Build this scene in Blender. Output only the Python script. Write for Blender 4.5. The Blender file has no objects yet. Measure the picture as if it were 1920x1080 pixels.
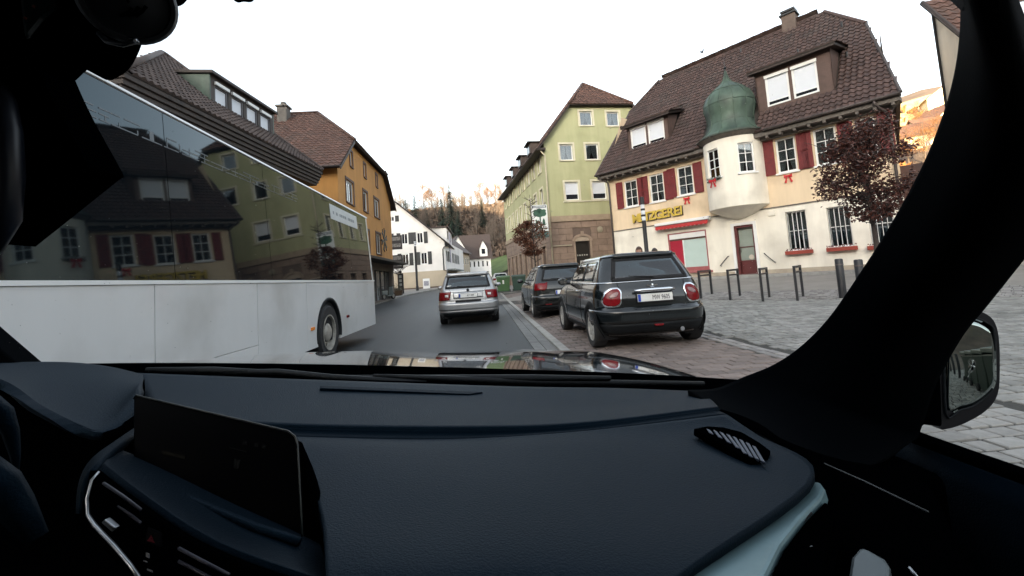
import bpy, bmesh, math, random
from mathutils import Vector, Matrix
R = math.radians
random.seed(7)
SC = bpy.context.scene
COL = SC.collection

# ------------------------------------------------------------------ camera
FPX, CXP, CYP, HC = 820.0, 960.0, 460.0, 1.22          # focal length and principal point in photo pixels, eye height
VPX, VPY, SLOPE = 909.0, 525.0, -math.tan(R(4.0))       # where the street vanishes, tilt of the horizon

def _ray(x, y):
    return Vector(((x - CXP) / FPX, -(y - CYP) / FPX, -1.0))

_d1 = _ray(VPX, VPY)
_d2 = _ray(VPX + 500, VPY + 500 * SLOPE)
_up = _d2.cross(_d1).normalized()
if _up.y < 0:
    _up = -_up
_yc = _d1.normalized()
_xc = _yc.cross(_up)
MW = Matrix((_xc, _yc, _up))                            # camera -> world
EYE = Vector((0, 0, HC))

cam = bpy.data.cameras.new('camera')
cam.sensor_width = 36.0
cam.lens = 36.0 * FPX / 1920.0
cam.shift_x = (960 - CXP) / 1920.0
cam.shift_y = -(540 - CYP) / 1920.0
cam.clip_start = 0.02
cam.clip_end = 3000
cam_ob = bpy.data.objects.new('camera', cam)
COL.objects.link(cam_ob)
cam_ob.matrix_world = Matrix.Translation(EYE) @ MW.to_4x4()
SC.camera = cam_ob

# ------------------------------------------------------------------ sky, sun, exposure
SUN_AZ, SUN_EL = R(-150), R(8.0)                        # low sun behind the added ridge at our back
wd = bpy.data.worlds.new('World')
SC.world = wd
wd.use_nodes = True
_n = wd.node_tree.nodes
_l = wd.node_tree.links
_n.clear()
_sky = _n.new('ShaderNodeTexSky')
_sky.sky_type = 'NISHITA'
_sky.sun_disc = False
_sky.sun_elevation = SUN_EL
_sky.sun_rotation = SUN_AZ
_sky.air_density = 1.0
_sky.dust_density = 3.0
_sky.ozone_density = 1.0
_hs = _n.new('ShaderNodeHueSaturation')
_hs.inputs['Saturation'].default_value = 0.42
_bg = _n.new('ShaderNodeBackground')
_bg.inputs['Strength'].default_value = 0.15
_wo = _n.new('ShaderNodeOutputWorld')
_l.new(_sky.outputs[0], _hs.inputs['Color'])
_l.new(_hs.outputs[0], _bg.inputs['Color'])
_l.new(_bg.outputs[0], _wo.inputs['Surface'])
sun = bpy.data.lights.new('sun', 'SUN')
sun.energy = 5.0
sun.angle = R(0.5)
sun.color = (1.0, 0.72, 0.42)
sun_ob = bpy.data.objects.new('sun', sun)
COL.objects.link(sun_ob)
_sd = Vector((math.sin(SUN_AZ) * math.cos(SUN_EL), math.cos(SUN_AZ) * math.cos(SUN_EL), math.sin(SUN_EL)))
sun_ob.rotation_euler = _sd.to_track_quat('Z', 'Y').to_euler()
vs = SC.view_settings
vs.view_transform = 'Standard'
vs.look = 'None'
vs.gamma = 1.0
vs.exposure = 2.68
vs.use_curve_mapping = False
SC.cycles.max_bounces = 8
SC.cycles.transparent_max_bounces = 16
SC.cycles.use_denoising = True
SC.cycles.caustics_reflective = False
SC.cycles.caustics_refractive = False

# ------------------------------------------------------------------ pixel -> place
def wray(x, y):
    return MW @ _ray(x, y)

def G(x, y, z=0.0):
    d = wray(x, y)
    return EYE + d * ((z - HC) / d.z)

def K(x, y, Y):
    d = wray(x, y)
    return EYE + d * (Y / d.y)

# ------------------------------------------------------------------ materials
MATS = {}

def mat(name, col, rough=0.6, metal=0.0, spec=0.5, var=0.12, vscale=3.0, bump=0.0, bscale=60.0, coat=0.0, island=0.0, streak=0.0, dirt=None, tint=None):
    """Plain surface with cloudy colour variation, fine relief, and (island) a tone of its own for each piece."""
    if name in MATS:
        return MATS[name]
    m = bpy.data.materials.new(name)
    m.use_nodes = True
    nt = m.node_tree
    nd, lk = nt.nodes, nt.links
    p = nd['Principled BSDF']
    p.inputs['Roughness'].default_value = rough
    p.inputs['Metallic'].default_value = metal
    p.inputs['Specular IOR Level'].default_value = spec
    p.inputs['Coat Weight'].default_value = coat
    if tint:
        p.inputs['Specular Tint'].default_value = (*tint, 1)
    p.inputs['Coat Roughness'].default_value = 0.03
    tc = nd.new('ShaderNodeTexCoord')
    src = None
    rgb = nd.new('ShaderNodeRGB')
    rgb.outputs[0].default_value = (*col, 1)
    src = rgb.outputs[0]
    if var > 0:
        nz = nd.new('ShaderNodeTexNoise')
        nz.inputs['Scale'].default_value = vscale
        nz.inputs['Detail'].default_value = 6
        nz.inputs['Roughness'].default_value = 0.62
        if streak:
            mp = nd.new('ShaderNodeMapping')
            mp.inputs['Scale'].default_value = streak if isinstance(streak, tuple) else (1, 1, streak)
            lk.new(tc.outputs['Object'], mp.inputs[0])
            lk.new(mp.outputs[0], nz.inputs['Vector'])
        else:
            lk.new(tc.outputs['Object'], nz.inputs['Vector'])
        mr = nd.new('ShaderNodeMapRange')
        mr.inputs[1].default_value = 0.3
        mr.inputs[2].default_value = 0.7
        mr.inputs[3].default_value = 1 - var
        mr.inputs[4].default_value = 1 + var
        lk.new(nz.outputs['Fac'], mr.inputs[0])
        mx = nd.new('ShaderNodeMix')
        mx.data_type = 'RGBA'
        mx.blend_type = 'MULTIPLY'
        mx.inputs[0].default_value = 1.0
        lk.new(src, mx.inputs[6])
        lk.new(mr.outputs[0], mx.inputs[7])
        src = mx.outputs[2]
    if dirt:
        nz2 = nd.new('ShaderNodeTexNoise')
        nz2.inputs['Scale'].default_value = dirt[1]
        nz2.inputs['Detail'].default_value = 8
        lk.new(mp.outputs[0] if (var > 0 and isinstance(streak, tuple)) else tc.outputs['Object'], nz2.inputs['Vector'])
        mr2 = nd.new('ShaderNodeMapRange')
        mr2.inputs[1].default_value = 0.48
        mr2.inputs[2].default_value = 0.72
        mr2.inputs[3].default_value = 0
        mr2.inputs[4].default_value = dirt[2]
        lk.new(nz2.outputs['Fac'], mr2.inputs[0])
        mx2 = nd.new('ShaderNodeMix')
        mx2.data_type = 'RGBA'
        lk.new(mr2.outputs[0], mx2.inputs[0])
        lk.new(src, mx2.inputs[6])
        mx2.inputs[7].default_value = (*dirt[0], 1)
        src = mx2.outputs[2]
    if island > 0:
        ge = nd.new('ShaderNodeNewGeometry')
        oi = nd.new('ShaderNodeObjectInfo')
        ad = nd.new('ShaderNodeMath')
        ad.operation = 'ADD'
        lk.new(ge.outputs['Random Per Island'], ad.inputs[0])
        lk.new(oi.outputs['Random'], ad.inputs[1])
        fr = nd.new('ShaderNodeMath')
        fr.operation = 'FRACT'
        lk.new(ad.outputs[0], fr.inputs[0])
        mr3 = nd.new('ShaderNodeMapRange')
        mr3.inputs[3].default_value = 1 - island
        mr3.inputs[4].default_value = 1 + island
        lk.new(fr.outputs[0], mr3.inputs[0])
        mx3 = nd.new('ShaderNodeMix')
        mx3.data_type = 'RGBA'
        mx3.blend_type = 'MULTIPLY'
        mx3.inputs[0].default_value = 1.0
        lk.new(src, mx3.inputs[6])
        lk.new(mr3.outputs[0], mx3.inputs[7])
        src = mx3.outputs[2]
    lk.new(src, p.inputs['Base Color'])
    if bump > 0:
        nb = nd.new('ShaderNodeTexNoise')
        nb.inputs['Scale'].default_value = bscale
        nb.inputs['Detail'].default_value = 4
        lk.new(tc.outputs['Object'], nb.inputs['Vector'])
        bp = nd.new('ShaderNodeBump')
        bp.inputs['Strength'].default_value = bump
        bp.inputs['Distance'].default_value = 0.01
        lk.new(nb.outputs['Fac'], bp.inputs['Height'])
        lk.new(bp.outputs[0], p.inputs['Normal'])
    MATS[name] = m
    return m

def glass_mat(name, tint, gloss=0.25, rough=0.02):
    if name in MATS:
        return MATS[name]
    m = bpy.data.materials.new(name)
    m.use_nodes = True
    nd, lk = m.node_tree.nodes, m.node_tree.links
    nd.clear()
    o = nd.new('ShaderNodeOutputMaterial')
    t = nd.new('ShaderNodeBsdfTransparent')
    t.inputs[0].default_value = (*tint, 1)
    g = nd.new('ShaderNodeBsdfGlossy')
    g.inputs['Roughness'].default_value = rough
    g.inputs['Color'].default_value = (1, 1, 1, 1)
    f = nd.new('ShaderNodeFresnel')
    f.inputs['IOR'].default_value = 1.6
    a = nd.new('ShaderNodeMath')
    a.operation = 'ADD'
    a.use_clamp = True
    a.inputs[1].default_value = gloss
    mx = nd.new('ShaderNodeMixShader')
    lk.new(f.outputs[0], a.inputs[0])
    lk.new(a.outputs[0], mx.inputs[0])
    lk.new(t.outputs[0], mx.inputs[1])
    lk.new(g.outputs[0], mx.inputs[2])
    lk.new(mx.outputs[0], o.inputs[0])
    MATS[name] = m
    return m

def clear_mat(name, tint):
    m = bpy.data.materials.new(name)
    m.use_nodes = True
    nd, lk = m.node_tree.nodes, m.node_tree.links
    nd.clear()
    o = nd.new('ShaderNodeOutputMaterial')
    t = nd.new('ShaderNodeBsdfTransparent')
    t.inputs[0].default_value = (*tint, 1)
    lk.new(t.outputs[0], o.inputs[0])
    return m

def leaf_mat(name, col, var=0.5, trans=0.3):
    m = bpy.data.materials.new(name)
    m.use_nodes = True
    nd, lk = m.node_tree.nodes, m.node_tree.links
    p = nd['Principled BSDF']
    p.inputs['Roughness'].default_value = 0.6
    ge = nd.new('ShaderNodeNewGeometry')
    cr = nd.new('ShaderNodeValToRGB')
    cr.color_ramp.elements[0].color = (*[c * (1 - var) for c in col], 1)
    cr.color_ramp.elements[1].color = (*[c * (1 + var) for c in col], 1)
    lk.new(ge.outputs['Random Per Island'], cr.inputs[0])
    lk.new(cr.outputs[0], p.inputs['Base Color'])
    tr = nd.new('ShaderNodeBsdfTranslucent')
    lk.new(cr.outputs[0], tr.inputs[0])
    mx = nd.new('ShaderNodeMixShader')
    mx.inputs[0].default_value = trans
    lk.new(p.outputs[0], mx.inputs[1])
    lk.new(tr.outputs[0], mx.inputs[2])
    lk.new(mx.outputs[0], nd['Material Output'].inputs[0])
    MATS[name] = m
    return m

# ------------------------------------------------------------------ mesh helpers
class MB:
    def __init__(s):
        s.v, s.f = [], []

    def add(s, vs, fs):
        b = len(s.v)
        s.v.extend(tuple(v) for v in vs)
        s.f.extend(tuple(i + b for i in f) for f in fs)
        return s

    def box(s, x0, x1, y0, y1, z0, z1, T=None):
        vs = [(x, y, z) for z in (z0, z1) for y in (y0, y1) for x in (x0, x1)]
        if T is not None:
            vs = [T(*v) for v in vs]
        return s.add(vs, [(0, 2, 3, 1), (4, 5, 7, 6), (0, 1, 5, 4), (1, 3, 7, 5), (3, 2, 6, 7), (2, 0, 4, 6)])

    def loops(s, loops, cap0=True, cap1=True, closed=True):
        n = len(loops[0])
        b = len(s.v)
        for lp in loops:
            s.v.extend(tuple(p) for p in lp)
        for i in range(len(loops) - 1):
            for j in range(n if closed else n - 1):
                k = (j + 1) % n
                s.f.append((b + i * n + j, b + i * n + k, b + (i + 1) * n + k, b + (i + 1) * n + j))
        if cap0:
            s.f.append(tuple(b + j for j in reversed(range(n))))
        if cap1:
            s.f.append(tuple(b + (len(loops) - 1) * n + j for j in range(n)))
        return s

    def tube(s, pts, r, n=8, cap=True):
        pts = [Vector(p) for p in pts]
        rs = r if isinstance(r, (list, tuple)) else [r] * len(pts)
        lps = []
        ref = None
        for i, p in enumerate(pts):
            a = pts[max(i - 1, 0)]
            b = pts[min(i + 1, len(pts) - 1)]
            d = (b - a).normalized()
            if ref is None:
                ref = Vector((0, 0, 1)) if abs(d.z) < 0.9 else Vector((1, 0, 0))
            e1 = d.cross(ref).normalized()
            e2 = d.cross(e1)
            ref = -e2 if abs(d.dot(e2)) < 0.99 else ref
            e2 = d.cross(e1)
            lps.append([p + (e1 * math.cos(2 * math.pi * j / n) + e2 * math.sin(2 * math.pi * j / n)) * rs[i] for j in range(n)])
            ref = e1.cross(d)
        return s.loops(lps, cap, cap)

    def lathe(s, prof, n=24, c=(0, 0, 0), T=None, a0=0.0, a1=2 * math.pi):
        full = abs(a1 - a0 - 2 * math.pi) < 1e-6
        m = n if full else n + 1
        lps = []
        for r, z in prof:
            lp = [Vector((c[0] + r * math.cos(a0 + (a1 - a0) * j / n), c[1] + r * math.sin(a0 + (a1 - a0) * j / n), c[2] + z)) for j in range(m)]
            if T is not None:
                lp = [T(*p) for p in lp]
            lps.append(lp)
        return s.loops(lps, False, False, full)

    def prism(s, poly, vec):
        vec = Vector(vec)
        a = [Vector(p) for p in poly]
        return s.loops([a, [p + vec for p in a]])

    def grid(s, fn, nu, nv):
        b = len(s.v)
        for j in range(nv + 1):
            for i in range(nu + 1):
                s.v.append(tuple(fn(i / nu, j / nv)))
        for j in range(nv):
            for i in range(nu):
                q = b + j * (nu + 1) + i
                s.f.append((q, q + 1, q + nu + 2, q + nu + 1))
        return s

    def mesh(s, name, smooth=False):
        me = bpy.data.meshes.new(name)
        me.from_pydata(s.v, [], s.f)
        if smooth:
            me.polygons.foreach_set('use_smooth', [True] * len(me.polygons))
        me.update()
        return me

    def build(s, name, m, parent=None, smooth=False, bevel=0.0, auto=None, solid=0.0, fixn=True):
        me = s.mesh(name, smooth)
        if fixn:
            bm = bmesh.new()
            bm.from_mesh(me)
            bmesh.ops.recalc_face_normals(bm, faces=bm.faces)
            bm.to_mesh(me)
            bm.free()
        if auto is not None:
            me.polygons.foreach_set('use_smooth', [True] * len(me.polygons))
            me.set_sharp_from_angle(angle=R(auto))
        me.materials.append(m)
        o = bpy.data.objects.new(name, me)
        COL.objects.link(o)
        if parent is not None:
            o.parent = parent
        if solid:
            md = o.modifiers.new('solid', 'SOLIDIFY')
            md.thickness = solid
            md.offset = 0
        if bevel:
            md = o.modifiers.new('bevel', 'BEVEL')
            md.width = bevel
            md.segments = 2
            md.limit_method = 'ANGLE'
            md.angle_limit = R(40)
        return o

def tag(o, label=None, cat=None, group=None, kind=None):
    for k, v in (('label', label), ('category', cat), ('group', group), ('kind', kind)):
        if v:
            o[k] = v
    return o

def thing(name, label, cat, loc=(0, 0, 0), rz=0.0, group=None):
    o = bpy.data.objects.new(name, None)
    COL.objects.link(o)
    o.location = loc
    o.rotation_euler = (0, 0, rz)
    o.empty_display_size = 0.1
    return tag(o, label, cat, group)

def copy_tree(o, parent=None):
    c = o.copy()
    COL.objects.link(c)
    if parent is not None:
        c.parent = parent
    for ch in list(o.children):
        copy_tree(ch, c)
    return c

def inst(name, me, parent, M):
    o = bpy.data.objects.new(name, me)
    COL.objects.link(o)
    o.parent = parent
    o.matrix_local = M
    return o

def text(body, size, m, parent, M, name='letter', extrude=0.005, offset=0.0, align='LEFT', shear=0.0):
    cu = bpy.data.curves.new(name, 'FONT')
    cu.body = body
    cu.size = size
    cu.extrude = extrude
    cu.offset = offset
    cu.align_x = align
    cu.shear = shear
    cu.resolution_u = 3
    cu.materials.append(m)
    tmp = bpy.data.objects.new(name, cu)
    COL.objects.link(tmp)
    dg = bpy.context.evaluated_depsgraph_get()
    me = bpy.data.meshes.new_from_object(tmp.evaluated_get(dg))
    bpy.data.objects.remove(tmp)
    me.materials.clear()
    me.materials.append(m)
    o = bpy.data.objects.new(name, me)
    COL.objects.link(o)
    o.parent = parent
    o.matrix_local = M
    return o

def inpoly(x, y, poly):
    c = False
    n = len(poly)
    for i in range(n):
        x0, y0 = poly[i]
        x1, y1 = poly[(i + 1) % n]
        if (y0 > y) != (y1 > y) and x < (x1 - x0) * (y - y0) / (y1 - y0) + x0:
            c = not c
    return c

def clip(poly, cell):
    """convex poly clipped to the cell (u0,u1,z0,z1)"""
    def cut(p, ax, val, keep_less):
        out = []
        for i in range(len(p)):
            a, b = p[i], p[(i + 1) % len(p)]
            ia = a[ax] <= val + 1e-9 if keep_less else a[ax] >= val - 1e-9
            ib = b[ax] <= val + 1e-9 if keep_less else b[ax] >= val - 1e-9
            if ia:
                out.append(a)
            if ia != ib:
                t = (val - a[ax]) / (b[ax] - a[ax])
                out.append((a[0] + t * (b[0] - a[0]), a[1] + t * (b[1] - a[1])))
        return out
    p = list(poly)
    for ax, val, kl in ((0, cell[0], False), (0, cell[1], True), (1, cell[2], False), (1, cell[3], True)):
        if len(p) < 3:
            return []
        p = cut(p, ax, val, kl)
    return p if len(p) >= 3 else []

class Face:
    """a facade plane of a house: o = start corner, a = direction, both in the house's frame; d is distance out from the wall"""
    def __init__(s, o, a, house=None):
        s.o = Vector((o[0], o[1], 0))
        s.u = Vector((math.cos(a), math.sin(a), 0))
        s.n = Vector((math.sin(a), -math.cos(a), 0))
        s.h = house

    def pt(s, u, d, z):
        return s.o + s.u * u + s.n * d + Vector((0, 0, z))

    def pix(s, x, y, d=0.0):
        h = s.h
        Rz = Matrix.Rotation(h.rotation_euler.z, 3, 'Z')
        o = Rz @ (s.o + s.n * d) + Vector(h.location)
        n = Rz @ s.n
        u = Rz @ s.u
        w = wray(x, y)
        t = n.dot(o - EYE) / n.dot(w)
        p = EYE + w * t
        return (p - o).dot(u), p.z - h.location.z

    def box(s, mb, u0, u1, d0, d1, z0, z1):
        return mb.box(u0, u1, d0, d1, z0, z1, T=s.pt)

    def wall(s, mb, poly, holes, depth=0.2):
        us = sorted({p[0] for p in poly} | {h[0] for h in holes} | {h[1] for h in holes})
        zs = sorted({p[1] for p in poly} | {h[2] for h in holes} | {h[3] for h in holes})
        for i in range(len(us) - 1):
            for j in range(len(zs) - 1):
                cu, cz = (us[i] + us[i + 1]) / 2, (zs[j] + zs[j + 1]) / 2
                if any(h[0] < cu < h[1] and h[2] < cz < h[3] for h in holes):
                    continue
                p = clip(poly, (us[i], us[i + 1], zs[j], zs[j + 1]))
                if p:
                    mb.add([s.pt(a, 0, b) for a, b in p], [tuple(range(len(p)))])
        for u0, u1, z0, z1 in holes:
            c = [(u0, z0), (u1, z0), (u1, z1), (u0, z1)]
            for k in range(4):
                a, b = c[k], c[(k + 1) % 4]
                mb.add([s.pt(a[0], 0, a[1]), s.pt(b[0], 0, b[1]), s.pt(b[0], -depth, b[1]), s.pt(a[0], -depth, a[1])], [(0, 1, 2, 3)])

def window(house, fc, r, frame, glass, cols=2, rows=3, sill=None, shutter=None, surround=None, curtain=None, room=True, sashes=1, fw=0.06, mw=0.028, d=-0.1, shw=0.42):
    u0, u1, z0, z1 = r
    mb = MB()
    fc.box(mb, u0, u0 + fw, d - .05, d + .02, z0, z1)
    fc.box(mb, u1 - fw, u1, d - .05, d + .02, z0, z1)
    fc.box(mb, u0 + fw, u1 - fw, d - .05, d + .018, z0, z0 + fw)
    fc.box(mb, u0 + fw, u1 - fw, d - .05, d + .018, z1 - fw, z1)
    iu0, iu1, iz0, iz1 = u0 + fw, u1 - fw, z0 + fw, z1 - fw
    for k in range(1, cols):
        c = iu0 + (iu1 - iu0) * k / cols
        w = mw * (2.2 if sashes == cols else 1)
        fc.box(mb, c - w / 2, c + w / 2, d - .045, d + .012, iz0, iz1)
    for k in range(1, rows):
        c = iz0 + (iz1 - iz0) * k / rows
        fc.box(mb, iu0, iu1, d - .043, d + .008, c - mw / 2, c + mw / 2)
    w = mb.build('window', frame, house)
    for i in range(cols):
        for j in range(rows):
            a0, a1 = iu0 + (iu1 - iu0) * i / cols, iu0 + (iu1 - iu0) * (i + 1) / cols
            b0, b1 = iz0 + (iz1 - iz0) * j / rows, iz0 + (iz1 - iz0) * (j + 1) / rows
            m2 = MB()
            fc.box(m2, a0 + .003, a1 - .003, d - .022, d - .016, b0 + .003, b1 - .003)
            m2.build('pane', glass, w)
    if sill is not None:
        m2 = MB()
        fc.box(m2, u0 - .08, u1 + .08, d, .07, z0 - .07, z0 + .002)
        m2.build('sill', sill, w, bevel=.008)
    if surround is not None:
        b = .13
        m2 = MB()
        fc.box(m2, u0 - b, u0 - .001, -.02, .035, z0 - .02, z1 + b)
        fc.box(m2, u1 + .001, u1 + b, -.02, .035, z0 - .02, z1 + b)
        fc.box(m2, u0 - .001, u1 + .001, -.02, .033, z1 + .001, z1 + b)
        m2.build('surround', surround, w)
    if shutter is not None:
        for a0, a1 in ((u0 - .06 - shw, u0 - .06), (u1 + .06, u1 + .06 + shw)):
            m2 = MB()
            fc.box(m2, a0, a1, .03, .045, z0 - .02, z1 + .02)
            for q0, q1, y0, y1 in ((a0, a0 + .06, z0 - .02, z1 + .02), (a1 - .06, a1, z0 - .02, z1 + .02), (a0 + .06, a1 - .06, z0 - .02, z0 + .06), (a0 + .06, a1 - .06, z1 - .06, z1 + .02), (a0 + .06, a1 - .06, (z0 + z1) / 2 - .04, (z0 + z1) / 2 + .04)):
                fc.box(m2, q0, q1, .045, .062, y0, y1)
            sh = m2.build('shutter', shutter, w)
            m3 = MB()
            nsl = 22
            for k in range(nsl):
                zz = z0 + .06 + (z1 - z0 - .12) * k / nsl
                if abs(zz + .02 - (z0 + z1) / 2) < .05:
                    continue
                m3.add([fc.pt(a0 + .06, .047, zz + .05), fc.pt(a1 - .06, .047, zz + .05), fc.pt(a1 - .06, .059, zz), fc.pt(a0 + .06, .059, zz)], [(0, 1, 2, 3)])
            m3.v and sh and None
            # louvre blades belong to the shutter's own mesh
            me = sh.data
            bmx = bmesh.new()
            bmx.from_mesh(me)
            vsx = [bmx.verts.new(v) for v in m3.v]
            for f in m3.f:
                bmx.faces.new([vsx[i] for i in f])
            bmx.to_mesh(me)
            bmx.free()
    if curtain is not None:
        for side in (0, 1):
            m2 = MB()
            um = (u0 + u1) / 2
            a0, a1 = (u0 + .05, um - .02) if side == 0 else (um + .02, u1 - .05)
            top = z1 - .05
            bot = z0 + .06
            ph = random.random() * 6
            m2.grid(lambda s, t: fc.pt(a0 + (a1 - a0) * (s if t > .4 else (s * (.55 + t) if side == 0 else 1 - (1 - s) * (.55 + t))), d - .09 + .02 * math.sin(s * 26 + ph), bot + (top - bot) * t), 14, 4)
            m2.build('curtain', curtain, w, smooth=True)
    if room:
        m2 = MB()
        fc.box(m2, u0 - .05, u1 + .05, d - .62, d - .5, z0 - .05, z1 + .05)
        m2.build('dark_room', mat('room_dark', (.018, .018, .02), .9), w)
    return w

TILE = {}

def tile_mesh(w, h, m):
    key = (round(w, 3), round(h, 3), m.name)
    if key in TILE:
        return TILE[key]
    prof = [(0, .004), (.14, .036), (.34, .054), (.54, .026), (.76, .002), (1.02, .003)]
    mb = MB()
    for t, z in ((0, .040), (1.12, .002)):
        mb.v += [(x * w, t * h, zz + z) for x, zz in prof]
    n = len(prof)
    mb.f += [(i, i + 1, n + i + 1, n + i) for i in range(n - 1)]
    b = len(mb.v)
    mb.v += [(x * w, 0, 0) for x, zz in prof]
    mb.f += [(b + i, b + i + 1, i + 1, i) for i in range(n - 1)]
    me = mb.mesh('roof_tile', True)
    me.set_sharp_from_angle(angle=R(40))
    me.materials.append(m)
    TILE[key] = (me, mb)
    return TILE[key]

def roof(house, O, es, et, poly, m_tile, m_slab, tile=(.27, .33), individual=0, excl=(), near=None, thick=.1, name='roof'):
    """one roof slope: poly in (s, t) along the eave and up the slope; real tiles on a slab"""
    O, es, et = Vector(O), Vector(es).normalized(), Vector(et).normalized()
    n = es.cross(et)
    P = lambda s, t, h=0: O + es * s + et * t + n * h
    mb = MB()
    mb.loops([[P(s, t, -thick) for s, t in poly], [P(s, t, 0) for s, t in poly]])
    slab = mb.build(name, m_slab, house)
    w, h = tile
    me, tm = tile_mesh(w, h, m_tile)
    s0, s1 = min(p[0] for p in poly), max(p[0] for p in poly)
    t0, t1 = min(p[1] for p in poly), max(p[1] for p in poly)
    spots = []
    j = 0
    while t0 + j * h < t1:
        i = 0
        while s0 + i * w < s1 - w * .3:
            cs, ct = s0 + (i + .5) * w, t0 + (j + .45) * h
            if inpoly(cs, ct, poly) and not any(e[0] < cs < e[1] and e[2] < ct < e[3] for e in excl):
                spots.append((s0 + i * w, t0 + j * h))
            i += 1
        j += 1
    if near is not None:
        spots.sort(key=lambda q: near(P(*q)))
    rest = MB()
    for k, (s, t) in enumerate(spots):
        jit = random.uniform(-.004, .004)
        M = Matrix((( *es, 0), (*et, 0), (*n, 0), (0, 0, 0, 1))).transposed()
        M.translation = P(s + jit, t + random.uniform(-.006, .006), random.uniform(0, .004))
        if k < individual:
            inst('roof_tile', me, slab, M)
        else:
            rest.add([M @ Vector(v) for v in tm.v], tm.f)
    if rest.v:
        o = rest.build('roof_tiling', m_tile, slab, fixn=False)
        o.data.polygons.foreach_set('use_smooth', [True] * len(o.data.polygons))
        o.data.set_sharp_from_angle(angle=R(40))
        o['kind'] = 'stuff'
    return slab
# ================================================================== THE SETTING
UA = R(-52.0)                                            # heading of the butcher's front
MA = Vector((6.6, 25.0, 0))
MN = Vector((.788, .6157, 0))

def front_dist(x, y):                                    # metres out from the butcher's front wall
    return -((x - MA.x) * MN.x + (y - MA.y) * MN.y)

def rz(y):
    return .018 * max(0.0, y - 25)

def sm(t):
    t = max(0., min(1., t))
    return t * t * (3 - 2 * t)

def gz(x, y):                                            # height of the square on the right, rising to the house fronts
    s = front_dist(x, y)
    h = .56 if s < 1.2 else (.56 - .40 * (s - 1.2) / 6.0 if s < 7.2 else .16 - .10 * min(1, (s - 7.2) / 7))
    return rz(y) + max(.03, min(h, .03 + .09 * (x - 1.3)))

def hill(x, y):
    h = 0.0
    # wooded slope that closes the valley ahead
    d = y - 128 + .10 * x
    if d > 0:
        h = max(h, 44 * sm(d / 150) ** .85 * (1 - .55 * sm((x - 30) / 90)) * (1 - .25 * sm((-x - 120) / 200)))
    # sunlit slope on the right
    d = (x * .80 + y * .45) - 58
    if d > 0:
        h = max(h, min(60, d * .42))
    # unseen ridge added at our back, shaped to keep the street in shade
    s = .5 * x + .866 * y
    q = .866 * x - .5 * y
    h0 = 24 + 47 * sm((-q - 15) / 130) + 6 * sm((q - 30) / 60)
    top = h0 + 110 * .1405
    d = -s
    if d > 45:
        h = max(h, top * sm((d - 45) / 62) if d < 107 else top)
    return h

M_ASPH = mat('asphalt', (.024, .027, .029), .55, var=.25, vscale=1.3, bump=.5, bscale=220, spec=.3, streak=(1, .06, 1), dirt=((.045, .047, .047), 1.1, .65))
M_ASPH2 = mat('asphalt_pale', (.22, .205, .185), .8, var=.15, vscale=1.5, bump=.3, bscale=150)
M_CONC = mat('concrete', (.30, .295, .275), .85, var=.2, vscale=4, bump=.3, bscale=90, island=.12)
M_GUT = mat('gutter_concrete', (.15, .15, .145), .8, var=.22, vscale=5, bump=.3, bscale=90, island=.12)
M_BED = mat('joint_sand', (.035, .034, .03), .95, var=.3, vscale=20)
M_PAVE = mat('paver_grey', (.225, .222, .208), .9, var=.2, vscale=9, bump=.35, bscale=70, spec=.3, island=.2, dirt=((.13, .13, .12), 2.6, .7))
M_BRICK = mat('paver_brown', (.165, .132, .117), .85, var=.2, vscale=9, bump=.35, bscale=70, island=.22, dirt=((.10, .09, .085), 2.5, .6))
M_SETT = mat('sett_grey', (.21, .2, .19), .8, var=.2, vscale=9, island=.3)
M_EARTH = mat('hill_earth', (.085, .062, .045), .95, var=.45, vscale=.12, dirt=((.05, .045, .03), .05, .8))
M_GRASS = mat('meadow', (.085, .12, .035), .95, var=.3, vscale=.3, bump=.3, bscale=3)

# one sheet of ground out to the horizon, hills included
def gcoord(n, lo, hi, c, k):
    out = []
    for i in range(n + 1):
        t = 2 * i / n - 1
        e = abs(t) ** k
        out.append(c + (hi - c) * e if t > 0 else c - (c - lo) * e)
    return out

gx = gcoord(110, -900, 900, 0, 1.9)
gy = gcoord(130, -900, 1300, 60, 1.7)
mb = MB()
for y in gy:
    for x in gx:
        h = hill(x, y)
        w = 0 if h <= 0.01 else 1
        rough = (math.sin(x * .071 + y * .03) + math.sin(y * .083 - x * .041) + math.sin(x * .19) * math.sin(y * .17)) * 1.1 * min(1, h / 12)
        mb.v.append((x, y, rz(min(y, 130)) - .12 + h + rough))
nx = len(gx)
mb.f = [(j * nx + i, j * nx + i + 1, (j + 1) * nx + i + 1, (j + 1) * nx + i) for j in range(len(gy) - 1) for i in range(nx - 1)]
o = mb.build('ground', M_EARTH, smooth=True)
tag(o, 'brown wooded valley ground rising to hills', None, kind='structure')

def ghill(x, y):
    return rz(min(y, 130)) - .12 + hill(x, y)

# road: from behind us, straight on, easing right far ahead
def road_l(y):
    return -7.3 + (2.9 * sm((y - 36) / 30) if y > 36 else 0) + (6 * sm((y - 70) / 60) if y > 70 else 0)

def road_r(y):
    return 1.06 + (1.2 * sm((y - 45) / 40) if y > 45 else 0) + (7 * sm((y - 80) / 60) if y > 80 else 0)

ys = [-40 + 3 * i for i in range(58)]
mb = MB()
mb.grid(lambda s, t: (lambda y: (road_l(y) - .05 + (road_r(y) - road_l(y) + .1) * s, y, rz(y) + .03 * math.sin(math.pi * s)))(-40 + 172 * t), 8, 86)
tag(mb.build('road', M_ASPH, smooth=True), 'dark damp asphalt road', None, kind='structure')

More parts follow.
